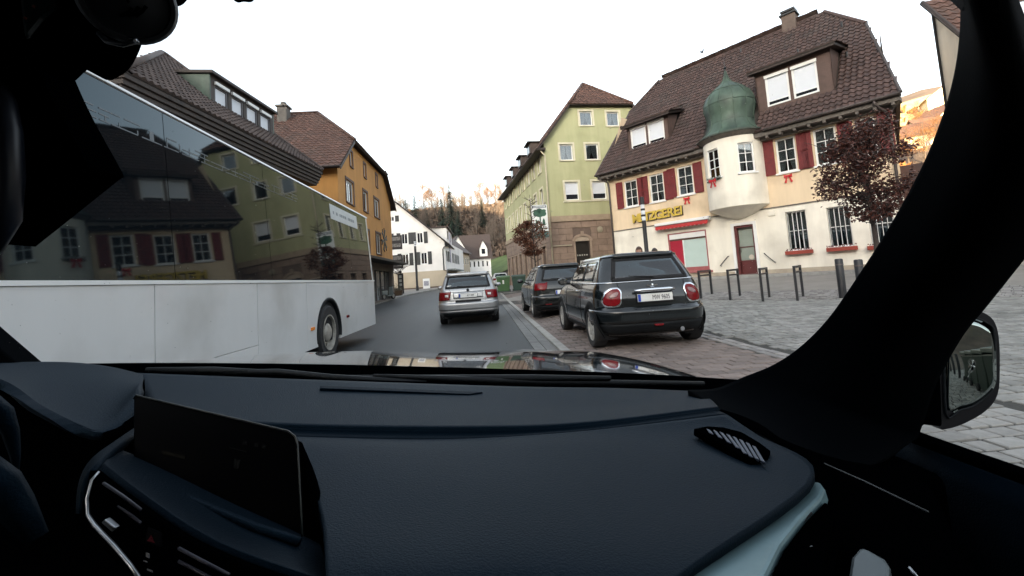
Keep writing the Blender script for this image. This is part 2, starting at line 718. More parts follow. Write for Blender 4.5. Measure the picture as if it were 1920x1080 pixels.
# pavement on the left
mb = MB()
def lpav(s, t):
    y = 12 + 108 * t
    x = road_l(y) - .16 - 7.0 * s
    return (x, y, rz(y) + .1 + .004)
mb.grid(lpav, 6, 54)
pv = mb.build('pavement', M_ASPH2, smooth=True)
tag(pv, 'grey pavement along the left house fronts', None, kind='structure')
kb = thing('kerb', 'pale stone kerb along the left pavement', None)
del_keys = [k for k in ('category',) if k in kb]
kb['kind'] = 'structure'
y = 14.0
while y < 110:
    m2 = MB()
    y1 = y + 1.18
    for a, b in ((y, y1),):
        xa, xb = road_l(a), road_l(b)
        m2.loops([[(xa, a, rz(a) - .1), (xa - .155, a, rz(a) - .1), (xa - .155, a, rz(a) + .112), (xa - .015, a, rz(a) + .112), (xa, a, rz(a) + .1)],
                  [(xb, b, rz(b) - .1), (xb - .155, b, rz(b) - .1), (xb - .155, b, rz(b) + .112), (xb - .015, b, rz(b) + .112), (xb, b, rz(b) + .1)]])
    m2.build('kerb_stone', M_CONC, kb)
    y += 1.2

# right: gutter strip of concrete slabs, low kerb stones
gt = thing('gutter', 'grey concrete gutter slabs beside the low kerb', None)
gt['kind'] = 'structure'
kr = thing('kerb', 'low pale kerb stones between gutter and parking bay', None)
kr['kind'] = 'structure'
y = 1.0
k = 0
while y < 58:
    L = 1.0
    for xa, xb in ((.74, .915), (.925, 1.09)):
        m2 = MB()
        m2.box(xa + road_r(y) - 1.06, xb + road_r(y) - 1.06, y + .006, y + L - .006, rz(y) - .1, rz(y) + .014 + .012)
        g = m2.build('gutter_slab', M_GUT, gt, bevel=.006)
        g.rotation_euler = (0, 0, 0)
    m2 = MB()
    xo = road_r(y) - 1.06
    m2.box(1.1 + xo, 1.24 + xo, y + .005, y + L - .005, rz(y) - .15, rz(y) + .062)
    m2.build('kerb_stone', M_CONC, kr, bevel=.012)
    y += L

# parking bay, drain, square: beds of joint sand with real pavers on them
def bed(name, x0, x1, y0, y1, nxx, nyy, m, off, fz=gz, label=''):
    mb = MB()
    mb.grid(lambda s, t: (x0 + (x1 - x0) * s, y0 + (y1 - y0) * t, fz(x0 + (x1 - x0) * s, y0 + (y1 - y0) * t) + off), nxx, nyy)
    return tag(mb.build(name, m, smooth=True), label, None, kind='structure')

def rpaver(w, l, h=.06, b=.008):
    mb = MB()
    a = [(0, 0), (w, 0), (w, l), (0, l)]
    c = [(b, b), (w - b, b), (w - b, l - b), (b, l - b)]
    mb.loops([[(x, y, -h) for x, y in a], [(x, y, -b * .7) for x, y in a], [(x, y, 0) for x, y in c]], False, True)
    return mb

def lay(parent, spots, m, limit, name, rest_name):
    """spots: (x, y, w, l, angle); nearest first as pieces of their own"""
    spots = sorted(spots, key=lambda q: q[0] ** 2 + q[1] ** 2 + (0 if q[1] > 1.2 else 60))
    cache = {}
    rest = MB()
    for k, (x, y, w, l, a) in enumerate(spots):
        key = (round(w, 2), round(l, 2))
        if key not in cache:
            pm = rpaver(*key)
            me = pm.mesh(name)
            me.materials.append(m)
            cache[key] = (me, pm)
        me, pm = cache[key]
        e = .3
        dzx = (gz(x + e, y) - gz(x - e, y)) / (2 * e)
        dzy = (gz(x, y + e) - gz(x, y - e)) / (2 * e)
        X = Vector((math.cos(a), math.sin(a), 0))
        X.z = dzx * X.x + dzy * X.y
        Y = Vector((-math.sin(a), math.cos(a), 0))
        Y.z = dzx * Y.x + dzy * Y.y
        X.normalize(); Y.normalize()
        X = (X + Vector((0, 0, random.uniform(-.018, .018)))).normalized()
        N = X.cross(Y).normalized()
        M = Matrix(((*X, 0), (*Y, 0), (*N, 0), (0, 0, 0, 1))).transposed()
        M.translation = (x, y, gz(x, y) + random.uniform(-.003, .004))
        if k < limit:
            inst(name, me, parent, M)
        else:
            rest.add([M @ Vector(v) for v in pm.v], pm.f)
    if rest.v:
        r_ = rest.build(rest_name, m, parent, fixn=False)
        r_['kind'] = 'stuff'

bay = bed('parking_bay', 1.24, 3.42, 3.9, 31.0, 10, 54, M_BED, -.012, label='brown brick paved parking bay along the kerb')
spots = []
j = 0
y = 3.92
while y < 30:
    x = 1.25 + (-.13 if j % 2 else 0)
    while x < 3.40:
        w = .25
        xa, xb = max(x, 1.25), min(x + w, 3.41)
        if xb - xa > .06:
            spots.append((xa + .004, y + .004, round(xb - xa - .014, 2), .146, 0))
        x += w
    y += .16
    j += 1
lay(bay, spots, M_BRICK, 300, 'paver', 'paver_field')
dr = bed('drain_channel', 3.42, 3.66, 3.9, 31.0, 2, 54, M_BED, -.02, label='dark drain channel between bay and square')
spots = []
y = 3.95
while y < 30:
    for x in (3.43, 3.55):
        spots.append((x, y, .10, .19, 0))
    y += .2
lay(dr, spots, M_SETT, 120, 'sett', 'sett_field')

sq = bed('square', 3.66, 12.0, -6.0, 24.0, 24, 70, M_BED, -.012, label='square paved in pale grey blocks')
bed('square_edge', 1.24, 3.66, -10.0, 3.9, 8, 30, M_BED, -.012, label='grey block paving beside the kerb next to our car')
spots = []
y = -5.9
j = 0
while y < 22:
    l = .15
    x = 3.68 - random.random() * .1
    while x < 11.8:
        w = random.choice((.14, .17, .21))
        if x > 3.66 and front_dist(x + w / 2, y + l / 2) > 7.35 and (y > 1 and x < 1.45 * y + 2.5 and x < 11.8 or -5.9 < y < 1.0 and x < 6.2):
            spots.append((x + .004, y + .004, w - .02, l - .02, 0))
        x += w
    y += l
    j += 1
y = -9.0
while y < 3.7:
    x = 1.25
    while x < 3.66:
        w = min(random.choice((.14, .17, .21)), 3.68 - x)
        if w > .08:
            spots.append((x + .004, y + .004, round(w - .02, 2), .13, 0))
        x += w
    y += .15
lay(sq, spots, M_PAVE, 300, 'paver', 'paver_field')

# band of small setts under the cycle stands, then the side street and its footway
def strip(name, s0, s1, u0, u1, m, off, ns, nu, label):
    mb = MB()
    uu = Vector((math.cos(UA), math.sin(UA), 0))
    def f(a, b):
        p = MA + uu * (u0 + (u1 - u0) * a) - MN * (s0 + (s1 - s0) * b)
        return (p.x, p.y, gz(p.x, p.y) + off)
    mb.grid(f, nu, ns)
    return tag(mb.build(name, m, smooth=True), label, None, kind='structure')
bd = strip('sett_band', 5.6, 7.35, -4, 24, M_BED, .0, 4, 30, 'band of small dark setts under the cycle stands')
uu = Vector((math.cos(UA), math.sin(UA), 0))
spots = []
s = 5.65
while s < 7.3:
    u = -2 + random.random() * .1
    while u < 21:
        p = MA + uu * u - MN * (s + .13)
        if p.x > 3.9:
            spots.append((p.x, p.y, .14, .13, UA))
        u += .152
    s += .142
_sp = gz
gz_keep = gz
gz = lambda x, y: gz_keep(x, y) + .012
lay(bd, spots, M_SETT, 0, 'sett', 'sett_field')
gz = gz_keep
strip('side_street', 1.35, 5.6, -4, 40, M_ASPH2, .004, 8, 40, 'pale grey side street in front of the butcher')
fw = strip('footway', -3.0, 1.2, -1, 40, mat('footway_slab', (.27, .245, .22), .85, var=.18, vscale=2, bump=.3), .09, 4, 20, 'raised footway along the butcher front')
kf = thing('kerb', 'stone kerb along the butcher footway', None)
kf['kind'] = 'structure'
for i in range(22):
    m2 = MB()
    for a in (0,):
        u0 = -1 + i * 1.0
        pts = []
        for u in (u0 + .005, u0 + .995):
            ring = []
            for s_, h_ in ((1.34, -.1), (1.2, -.1), (1.2, .1), (1.33, .096)):
                p = MA + uu * u - MN * s_
                ring.append((p.x, p.y, gz(p.x, p.y) + h_))
            pts.append(ring)
        m2.loops(pts)
    m2.build('kerb_stone', M_CONC, kf)
# pavement on the right beyond the parking bay and round the green house
mb = MB()
mb.grid(lambda s, t: (1.26 + (road_r(31 + 40 * t) - 1.06) + 14 * s, 31 + 40 * t, max(rz(31 + 40 * t) + .06, 0) + .004), 6, 20)
tag(mb.build('pavement', M_ASPH2, smooth=True), 'grey pavement in front of the pale green house', None, kind='structure')
mb = MB()
mb.grid(lambda s, t: (3.66 + 8 * s, 22.5 + 9 * t, gz(3.66 + 8 * s, 22.5 + 9 * t) + .01), 8, 10)
tag(mb.build('pavement', M_ASPH2, smooth=True), 'grey paved yard between butcher and green house', None, kind='structure')
# green meadow at the foot of the hill
mb = MB()
mb.grid(lambda s, t: (lambda x, y: (x, y, ghill(x, y) + .35))(-30 + 75 * s, 126 + 30 * t), 30, 14)
tag(mb.build('meadow', M_GRASS, smooth=True), 'green grass slope below the wood', None, kind='structure')

# ------------------------------------------------------------------ trees on the hill
M_BARK = mat('bark_grey', (.10, .08, .065), .9, var=.3, vscale=8)
M_BARK2 = mat('bark_dark', (.05, .04, .034), .9, var=.3, vscale=8)

def branch(mb, p, d, L, r, lev, tips, rnd, n=4, spread=.55, seg=3, kids=(3, 4), grav=.0):
    pts = [p.copy()]
    rs = [r]
    q = p.copy()
    dd = d.copy()
    for i in range(seg):
        dd = (dd + Vector((rnd.uniform(-.16, .16), rnd.uniform(-.16, .16), rnd.uniform(-.05, .12) + grav))).normalized()
        q = q + dd * (L / seg)
        pts.append(q.copy())
        rs.append(r * (1 - .62 * (i + 1) / seg))
    mb.tube(pts, rs, n, cap=False)
    if lev == 0:
        tips.append((q.copy(), dd.copy()))
        tips.append((pts[1].copy(), dd.copy()))
        tips.append((pts[2].copy(), dd.copy()))
        return
    for k in range(rnd.randint(*kids)):
        t = rnd.uniform(.35, 1.0)
        i = min(int(t * seg), seg - 1)
        bp = pts[i].lerp(pts[i + 1], t * seg - i)
        a = rnd.uniform(0, 2 * math.pi)
        side = Vector((math.cos(a), math.sin(a), rnd.uniform(.0, .6)))
        nd = (dd * (1 - spread) + side * spread).normalized()
        branch(mb, bp, nd, L * rnd.uniform(.5, .72), max(rs[i] * .55, .012), lev - 1, tips, rnd, 3, spread, seg, kids, grav)
    tips.append((q.copy(), dd.copy()))

def bare_tree_meshes(seed, H, twig=.03):
    rnd = random.Random(seed)
    mb = MB()
    tips = []
    trunk = MB()
    pts = [Vector((0, 0, -.6))]
    q = Vector((0, 0, 0))
    for i in range(6):
        q = Vector((q.x + rnd.uniform(-.2, .2), q.y + rnd.uniform(-.2, .2), H * .62 * (i + 1) / 6))
        pts.append(q)
    trunk.tube(pts, [.26 * (1 - .11 * i) for i in range(7)], 6, cap=False)
    for i in range(2, 7):
        for k in range(4):
            a = rnd.uniform(0, 6.28)
            d = Vector((math.cos(a) * .8, math.sin(a) * .8, rnd.uniform(.5, 1.1))).normalized()
            branch(mb, pts[i], d, H * rnd.uniform(.2, .34) * (1.1 - .07 * i), .085, 2, tips, rnd, 4, .5, 3, (3, 5))
    branch(mb, pts[-1], Vector((0, 0, 1)), H * .38, .12, 2, tips, rnd, 4, .5, 3, (4, 6))
    lf = MB()
    for q, d in tips:
        for k in range(5):
            c = q + Vector((rnd.gauss(0, .4), rnd.gauss(0, .4), rnd.gauss(0, .35)))
            a = Vector((rnd.uniform(-1, 1), rnd.uniform(-1, 1), rnd.uniform(-1, 1))).normalized() * .15
            b = Vector((rnd.uniform(-1, 1), rnd.uniform(-1, 1), rnd.uniform(-1, 1))).normalized() * .10
            lf.add([c - a, c + b, c + a], [(0, 1, 2)])
    return trunk, mb, lf

M_GLOW = leaf_mat('sunglow_leaf', (.26, .13, .045), .5, .35)  # orange leaf colour carries the low sun's glow on the trees
tree_kit = []
for sd, H in ((1, 15), (2, 17), (3, 13)):
    tr, cr, lf = bare_tree_meshes(sd, H)
    a = tr.mesh('trunk', True)
    a.materials.append(M_BARK)
    b = cr.mesh('crown', True)
    b.materials.append(M_BARK)
    c = lf.mesh('foliage')
    c.materials.append(M_GLOW)
    tree_kit.append((a, b, tr, cr, c))

def spruce_meshes(seed, H, Rb):
    rnd = random.Random(seed)
    tr = MB()
    tr.tube([(0, 0, -.6), (0, 0, H * .5), (0, 0, H)], [.28, .16, .03], 6)
    cr = MB()
    for i in range(int(H * 1.9)):
        t = i / (H * 1.9)
        z = H * (.10 + .88 * t)
        r = Rb * (1 - t) ** .85 * rnd.uniform(.75, 1.15) + .15
        nb = int(9 + 6 * (1 - t))
        for k in range(nb):
            a = rnd.uniform(0, 6.28)
            rr = r * rnd.uniform(.7, 1.1)
            d = Vector((math.cos(a), math.sin(a), -.18))
            sd = Vector((-math.sin(a), math.cos(a), 0))
            for m_ in range(5):
                f0, f1 = m_ / 5, (m_ + 1.2) / 5
                wd_ = .34 * (1 - .5 * f0) * (.5 + rr / Rb * .6)
                c0 = Vector((0, 0, z)) + d * rr * f0 + Vector((0, 0, -.25 * f0 * f0 * rr))
                c1 = Vector((0, 0, z)) + d * rr * f1 + Vector((0, 0, -.25 * f1 * f1 * rr))
                w0 = rnd.uniform(-.2, .2)
                cr.add([c0 - sd * wd_ * .5, c0 + sd * wd_ * .5 + Vector((0, 0, w0 * .3)), c1 + sd * wd_ * .25 - Vector((0, 0, .22)), c1 - sd * wd_ * .3 - Vector((0, 0, .12))], [(0, 1, 2, 3)])
    return tr, cr

M_NEEDLE = leaf_mat('needles', (.016, .030, .020), .4, .15)
sp_kit = []
for sd, H, Rb in ((5, 21, 4.2), (6, 24, 4.6), (8, 16, 3.2)):
    tr, cr = spruce_meshes(sd, H, Rb)
    a = tr.mesh('trunk', True)
    a.materials.append(M_BARK2)
    b = cr.mesh('crown')
    b.materials.append(M_NEEDLE)
    sp_kit.append((a, b))

def put_tree(kit, name, label, group, x, y, s, rzz, leafy=False):
    t = thing(name, label, 'tree', (x, y, ghill(x, y)), rzz, group)
    t.scale = (s, s, s)
    for nm, me in (('trunk', kit[0]), ('crown', kit[1])) + ((('foliage', kit[4]),) if len(kit) > 4 and leafy else ()):
        inst(nm, me, t, Matrix.Identity(4))
    return t

def hillpoint(px, Y):
    """ground point on the hill in the direction of a photo column"""
    x = K(px, 420, Y).x
    return x, Y
for kit, px, Y, s, lab in ((sp_kit[0], 779, 196, 1.0, 'dark spruce above the white gabled house, leftmost of the tall spruces'),
                           (sp_kit[1], 846, 188, 1.05, 'tallest dark spruce in the middle of the wooded slope'),
                           (sp_kit[2], 829, 192, 1.15, 'slim spruce just left of the tallest spruce'),
                           (sp_kit[0], 860, 182, .72, 'shorter spruce tucked right of the tallest spruce'),
                           (sp_kit[2], 762, 215, .9, 'small dark spruce left of the white house spruce'), (sp_kit[2], 800, 205, .75, 'small dark spruce right of the white house spruce'), (sp_kit[1], 905, 200, .6, 'lone small spruce on the right half of the slope')):
    x, Y = hillpoint(px, Y)
    put_tree(kit, 'spruce_tree', lab, 'spruces on the wooded hillside', x, Y, s, random.random() * 6)
ORD = 'first second third fourth fifth sixth seventh eighth ninth tenth eleventh twelfth thirteenth'.split()
crest = [(738, 238, 1.0, 0), (752, 246, .9, 1), (766, 250, .95, 2), (797, 262, 1.15, 1), (811, 266, 1.2, 0), (823, 250, .9, 2), (836, 258, 1.05, 1), (868, 262, .85, 0), (886, 262, .9, 2), (903, 268, 1.15, 1), (917, 264, 1.0, 0), (932, 262, 1.0, 1), (944, 258, .85, 2)]
for i, (px, Y, s, k) in enumerate(crest):
    x, Y = hillpoint(px, Y)
    put_tree(tree_kit[k], 'crest_tree', ('glow-coloured' if i in (3, 4, 6, 9, 10, 11, 12) else 'leafless') + ' tree on the sunlit hill crest, %s from the left' % ORD[i], 'trees along the hill crest', x, Y, s, random.random() * 6, leafy=i in (3, 4, 6, 9, 10, 11, 12))
# the rest of the wood reads as one mass
wood = MB()
rnd = random.Random(11)
cnt = 0
for i in range(900):
    x = rnd.uniform(-75, 60)
    y = rnd.uniform(150, 285)
    if hill(x, y) < 10:
        continue
    px_ = (x / y)
    if not (-.33 < px_ < .13):
        continue
    cnt += 1
    if cnt > 150:
        break
    kit = tree_kit[rnd.randrange(3)]
    s = rnd.uniform(.5, .95)
    M = Matrix.Translation((x, y, ghill(x, y))) @ Matrix.Rotation(rnd.random() * 6.28, 4, 'Z') @ Matrix.Diagonal((s, s, s, 1))
    step = 2 if s < .8 else 1
    for src in (kit[2], kit[3]):
        wood.add([M @ Vector(v) for v in src.v], src.f)
wo = wood.build('wood', M_BARK, fixn=False)
tag(wo, 'bare brown trees covering the hillside', 'wood', kind='stuff')
# undergrowth: thin brush so the slope does not read as bare earth
brush = MB()
for i in range(16000):
    x = rnd.uniform(-80, 70)
    y = 140 + 150 * rnd.random() ** 1.2
    if hill(x, y) < 7 or not (-.33 < x / y < .14):
        continue
    z = ghill(x, y)
    h = rnd.uniform(.8, 3.2)
    for k in range(2):
        a = rnd.uniform(0, 3.14)
        w = rnd.uniform(.3, 1.0)
        dx, dy = math.cos(a) * w, math.sin(a) * w
        brush.add([(x - dx, y - dy, z + h * rnd.uniform(.4, 1)), (x + rnd.uniform(-.2, .2), y, z - .3), (x + dx, y + dy, z + h * rnd.uniform(.5, 1))], [(0, 1, 2)])
bo = brush.build('undergrowth', leaf_mat('brush_leaf', (.075, .05, .035), .6, .2), fixn=False)
tag(bo, 'brown undergrowth between the trees on the slope', 'undergrowth', kind='stuff')

# right slope: pale grass colour carries the glare of the sun
mb = MB()
def rslope(a, b):
    r_ = 60 + 130 * b
    h_ = R(30 + 45 * a)
    x, y = r_ * math.sin(h_), r_ * math.cos(h_)
    return (x, y, ghill(x, y) + .5)
mb.grid(rslope, 40, 40)
tag(mb.build('hillside', mat('sun_pale_grass', (.42, .35, .17), .95, var=.3, vscale=.25, dirt=((.16, .10, .05), .12, .8)), smooth=True), 'sunlit pale-coloured slope on the right', None, kind='structure')
bs = MB()
for i in range(1300):
    r_ = 62 + 110 * rnd.random()
    h_ = R(rnd.uniform(38, 62))
    x, y = r_ * math.sin(h_), r_ * math.cos(h_)
    z = ghill(x, y)
    h = rnd.uniform(.6, 2.6)
    for k in range(2):
        a = rnd.uniform(0, 3.14)
        w = rnd.uniform(.3, .9)
        bs.add([(x - math.cos(a) * w, y - math.sin(a) * w, z + h), (x, y, z - .2), (x + math.cos(a) * w, y + math.sin(a) * w, z + h * .8)], [(0, 1, 2)])
tag(bs.build('scrub', leaf_mat('scrub_leaf', (.22, .10, .03), .6, .3), fixn=False), 'orange scrub on the sunlit slope', 'scrub', kind='stuff')
# ================================================================== BUILDINGS
W_PEACH = mat('render_peach', (.76, .60, .41), .9, var=.09, vscale=2.2, streak=.12, bump=.25, bscale=40, dirt=((.42, .31, .21), .9, .5))
W_CREAM = mat('render_cream', (.83, .78, .67), .9, var=.09, vscale=2.2, streak=.12, bump=.25, bscale=40, dirt=((.5, .45, .37), .9, .5))
W_GREEN = mat('render_green', (.42, .42, .24), .9, var=.1, vscale=1.8, streak=.12, bump=.2, bscale=40, dirt=((.29, .30, .16), .8, .5))
W_SAND = mat('sandstone', (.27, .195, .15), .85, var=.2, vscale=2.0, bump=.35, bscale=30, island=.1)
W_ORANGE = mat('render_orange', (.56, .28, .085), .9, var=.1, vscale=1.8, streak=.12, bump=.25, bscale=40, dirt=((.34, .16, .05), .6, .4))
W_WHITE = mat('render_white', (.80, .79, .77), .9, var=.05, vscale=.8, bump=.2, bscale=40, dirt=((.5, .49, .46), .5, .3))
W_BEIGE = mat('render_beige', (.50, .43, .33), .9, var=.08, vscale=.8)
T_BROWN = mat('tile_brown', (.062, .037, .031), .7, var=.22, vscale=5, island=.28, dirt=((.05, .045, .04), 1.2, .55))
T_RED = mat('tile_red', (.098, .05, .036), .75, var=.22, vscale=4, island=.25, dirt=((.07, .055, .045), .9, .5))
T_DARK = mat('tile_dark', (.07, .05, .043), .75, var=.2, vscale=4, island=.25)
SLAB = mat('roof_boards', (.035, .028, .024), .9)
WOOD = mat('eave_wood', (.13, .115, .10), .8, var=.3, vscale=6, bump=.3, bscale=30)
DWOOD = mat('dark_wood', (.035, .024, .019), .65, var=.35, vscale=5, bump=.35, bscale=25, streak=.2)
RED = mat('shutter_red', (.155, .014, .014), .55, var=.15, vscale=6)
DGREY = mat('shutter_dark', (.03, .032, .034), .6)
FRAME = mat('window_white', (.78, .78, .76), .45, var=.04)
STONEF = mat('stone_frame', (.62, .58, .44), .85, var=.08)
BROWNF = mat('brown_frame', (.10, .055, .04), .7)
COPPER = mat('copper_green', (.058, .094, .068), .55, var=.45, vscale=2.2, bump=.2, bscale=12, dirt=((.022, .034, .030), 1.6, .85), streak=.5)
ZINC = mat('gutter_zinc', (.10, .085, .08), .5, metal=.4, var=.2)
CREAMP = mat('pipe_cream', (.55, .49, .36), .6)
GLASS = glass_mat('window_glass', (.55, .6, .62), .06)
PALE_PANE = mat('pale_pane', (.66, .69, .74), .5, var=.03)  # even pale blue-white tone for window panes
DGLASS = mat('dark_glass', (.02, .024, .03), .04, spec=.9, var=0)
CURT = mat('net_curtain', (.62, .62, .60), .9, var=.15, vscale=20)
MINT = mat('shop_glass_mint', (.50, .62, .58), .12, spec=.6, var=.03)
CRIMSON = mat('shop_red', (.36, .014, .035), .45, var=.05)
SHOPPINK = mat('shop_frame_pink', (.33, .10, .10), .6, var=.15, vscale=8)
IRON = mat('iron_black', (.012, .013, .015), .45, var=.2)
GOLD = mat('sign_gold', (.60, .42, .07), .45, var=.1, vscale=12)
REDP = mat('ribbon_red', (.55, .015, .02), .5)
DGREEN = mat('fir_garland', (.02, .045, .02), .8)

# ------------------------------------------------------------------ the butcher's house
H = thing('butcher_house', 'cream butcher house with red shutters, round bay and green onion dome', 'house', (MA.x, MA.y, .0), UA)
FF = Face((0, 0), 0, H)                                  # the front
U0, U1, ZB, ZE = 1.2, 13.5, .3, 6.75

def rect(fc, a, b, d=0):
    p, q = fc.pix(*a, d), fc.pix(*b, d)
    return [min(p[0], q[0]), max(p[0], q[0]), min(p[1], q[1]), max(p[1], q[1])]
up_w = [[2.18, 2.98, 4.62, 6.05], [3.72, 4.52, 4.62, 6.05], [5.26, 6.06, 4.68, 6.1], [9.7, 10.42, 4.8, 6.25], [11.06, 11.8, 4.8, 6.25], [12.4, 13.0, 4.8, 6.25]]
gr_w = [[9.78, 10.5, 1.55, 3.15], [11.2, 11.92, 1.55, 3.1], [12.45, 13.15, 1.5, 3.05]]
shop = [4.45, 6.42, .95, 2.88]
door = [7.68, 8.5, .66, 2.85]
ZS = 3.42                                                # line between cream ground floor and peach upper floor
mb = MB()
FF.wall(mb, [(U0, ZS), (U1, ZS), (U1, ZE), (U0, ZE)], up_w, .28)
Fr = Face((U1, 0), R(97), H)
Fr.wall(mb, [(0, ZS), (9.4, ZS), (9.4, ZE), (7.5, 10.4), (1.9, 10.4), (0, ZE)], [])
Fl = Face((U0, 9.4), R(-90), H)
Fl.wall(mb, [(0, ZS), (9.4, ZS), (9.4, ZE), (7.5, 10.4), (1.9, 10.4), (0, ZE)], [])
mb.build('upper_wall', W_PEACH, H)
mb = MB()
FF.wall(mb, [(U0, ZB), (U1, ZB), (U1, ZS), (U0, ZS)], gr_w + [shop, door], .35)
Fr.wall(mb, [(0, ZB), (9.4, ZB), (9.4, ZS), (0, ZS)], [])
Fl.wall(mb, [(0, ZB), (9.4, ZB), (9.4, ZS), (0, ZS)], [])
mb.build('ground_floor_wall', W_CREAM, H)
mb = MB()
FF.box(mb, U0 - .02, U1 + .02, -.05, .03, ZS - .03, ZS + .02)
mb.build('string_course', WOOD, H)
mb = MB()
FF.box(mb, U0 - .01, 7.55, -.05, .03, ZB, .82)
FF.box(mb, 8.65, U1 + .01, -.05, .03, ZB, .82)
mb.build('plinth', mat('plinth_stone', (.42, .36, .28), .9, var=.2, vscale=3, bump=.3), H)
for i, r in enumerate(up_w):
    window(H, FF, r, FRAME, GLASS, 2, 3, sill=FRAME, shutter=RED if i != 5 else RED, curtain=CURT, d=-.08, shw=.43, fw=.07)
for r in gr_w:
    w = window(H, FF, r, FRAME, GLASS, 4, 2, sill=FRAME, curtain=CURT, d=-.14, fw=.05)
    for k in range(5):                                   # iron bars
        m2 = MB()
        u = r[0] + .05 + (r[1] - r[0] - .1) * k / 4
        m2.tube([FF.pt(u, -.04, r[2] + .02), FF.pt(u, -.04, r[3] - .02)], .011, 6)
        m2.build('window_bar', IRON, w)
    m2 = MB()
    FF.box(m2, r[0] - .12, r[1] + .12, .03, .2, r[2] - .17, r[2] - .02)
    m2.build('flower_box', mat('terracotta', (.30, .055, .035), .8, var=.2), w, bevel=.01)
    m2 = MB()
    for k in range(60):
        u, dd, z = random.uniform(r[0] - .1, r[1] + .1), random.uniform(.05, .2), r[2] - .02 + random.uniform(-.01, .06)
        a = random.random() * 3
        m2.add([FF.pt(u - .03 * math.cos(a), dd, z), FF.pt(u + .03 * math.cos(a), dd + .02, z + .02), FF.pt(u, dd + .02, z + .06)], [(0, 1, 2)])
    m2.build('heather', mat('heather', (.12, .03, .03), .9), w, fixn=False)['kind'] = 'stuff'

# shop window with the red panel
mb = MB()
for a in ((shop[0], shop[0] + .09, -.16, -.02, shop[2], shop[3]), (shop[1] - .07, shop[1], -.16, -.02, shop[2], shop[3]), (shop[0] + .09, shop[1] - .07, -.16, -.022, shop[2], shop[2] + .2), (shop[0] + .09, shop[1] - .07, -.16, -.022, shop[3] - .06, shop[3])):
    FF.box(mb, *a)
sw = mb.build('shop_window', SHOPPINK, H, bevel=.006)
um = shop[0] + .09 + (shop[1] - shop[0] - .16) * .36
m2 = MB(); FF.box(m2, shop[0] + .09, um, -.12, -.06, shop[2] + .2, shop[3] - .38); m2.build('red_panel', CRIMSON, sw)
m2 = MB(); FF.box(m2, um + .05, shop[1] - .07, -.12, -.08, shop[2] + .2, shop[3] - .38); m2.build('pane', MINT, sw)
m2 = MB(); FF.box(m2, um, um + .05, -.13, -.04, shop[2] + .2, shop[3] - .38); m2.build('mullion', FRAME, sw)
m2 = MB(); FF.box(m2, shop[0] + .09, shop[1] - .07, -.13, -.01, shop[3] - .3, shop[3] - .06); m2.build('shutter_box', FRAME, sw, bevel=.006)
m2 = MB(); FF.box(m2, shop[0] + .09, shop[1] - .07, -.13, -.05, shop[3] - .38, shop[3] - .3); m2.build('head_strip', BROWNF, sw)
m2 = MB(); FF.box(m2, shop[0] - .12, shop[1] + .14, -.02, .12, shop[2] - .09, shop[2] - .002); m2.build('shop_sill', SHOPPINK, sw, bevel=.01)
# awning rolled in, red scalloped edge
a0, a1, za = 3.95, 6.75, 3.2
m2 = MB(); FF.box(m2, a0, a1, .03, .3, za + .1, za + .27); aw = m2.build('awning', FRAME, H, bevel=.02)
m2 = MB()
nsc = 56
m2.grid(lambda s, t: FF.pt(a0 + .06 + (a1 - a0 - .12) * s, .31 + .03 * t, za + .12 - t * (.17 + .05 * abs(math.sin(s * math.pi * 13)))), nsc, 3)
m2.build('awning_valance', mat('awning_red', (.42, .03, .03), .8, var=.15, vscale=8), aw, solid=.004)
m2 = MB(); FF.box(m2, a0 + .02, a1 - .02, .28, .33, za + .09, za + .13); m2.build('front_bar', ZINC, aw)
# letters
lw = [('M', 2.56), ('E', 2.98), ('T', 3.27), ('Z', 3.57), ('G', 3.9), ('E', 4.3), ('R', 4.6), ('E', 4.96), ('I', 5.27)]
back = mat('letter_side', (.03, .022, .015), .6)
for i, (ch, u) in enumerate(lw):
    zt = 3.72 + .045 * (u - 2.5) / 3
    M = Matrix(((1, 0, 0, u), (0, 0, -1, -.095), (0, 1, 0, zt), (0, 0, 0, 1)))
    L = text(ch, .62, GOLD, H, M, 'letter', .008, .018)
    M2 = Matrix(((1, 0, 0, .018), (0, 1, 0, -.018), (0, 0, 1, -.045), (0, 0, 0, 1)))
    text(ch, .62, back, L, M2, 'letter_body', .034, .02)
# door, steps, rails
mb = MB()
for a in ((door[0], door[0] + .1, -.3, -.02, door[2], door[3]), (door[1] - .07, door[1], -.3, -.02, door[2], door[3]), (door[0] + .1, door[1] - .07, -.3, -.02, door[3] - .1, door[3])):
    FF.box(mb, *a)
dr_ = mb.build('door', mat('door_red', (.11, .025, .025), .5, var=.15), H)
m2 = MB(); FF.box(m2, door[0] + .1, door[1] - .07, -.26, -.2, door[2], door[2] + .55); m2.build('door_panel', MATS['door_red'], dr_, bevel=.01)
m2 = MB(); FF.box(m2, door[0] + .1, door[1] - .07, -.25, -.23, door[2] + .62, door[3] - .1); m2.build('pane', mat('door_glass', (.30, .35, .31), .12, spec=.7, var=.1, vscale=2), dr_)
m2 = MB(); FF.box(m2, door[0] + .1, door[1] - .07, -.25, -.19, door[2] + .55, door[2] + .62); FF.box(m2, door[0] + .1, door[1] - .07, -.25, -.2, door[2] + 1.2, door[2] + 1.235); m2.build('door_rail', MATS['door_red'], dr_)
m2 = MB(); m2.lathe([(.001, 0), (.1, 0), (.11, .02), (.001, .03)], 16, T=lambda x, y, z: FF.pt(door[0] + .55 + x, -.21 + z, door[2] + .75 + y)); m2.build('door_wreath', mat('pale_sticker', (.55, .5, .42), .7), dr_)
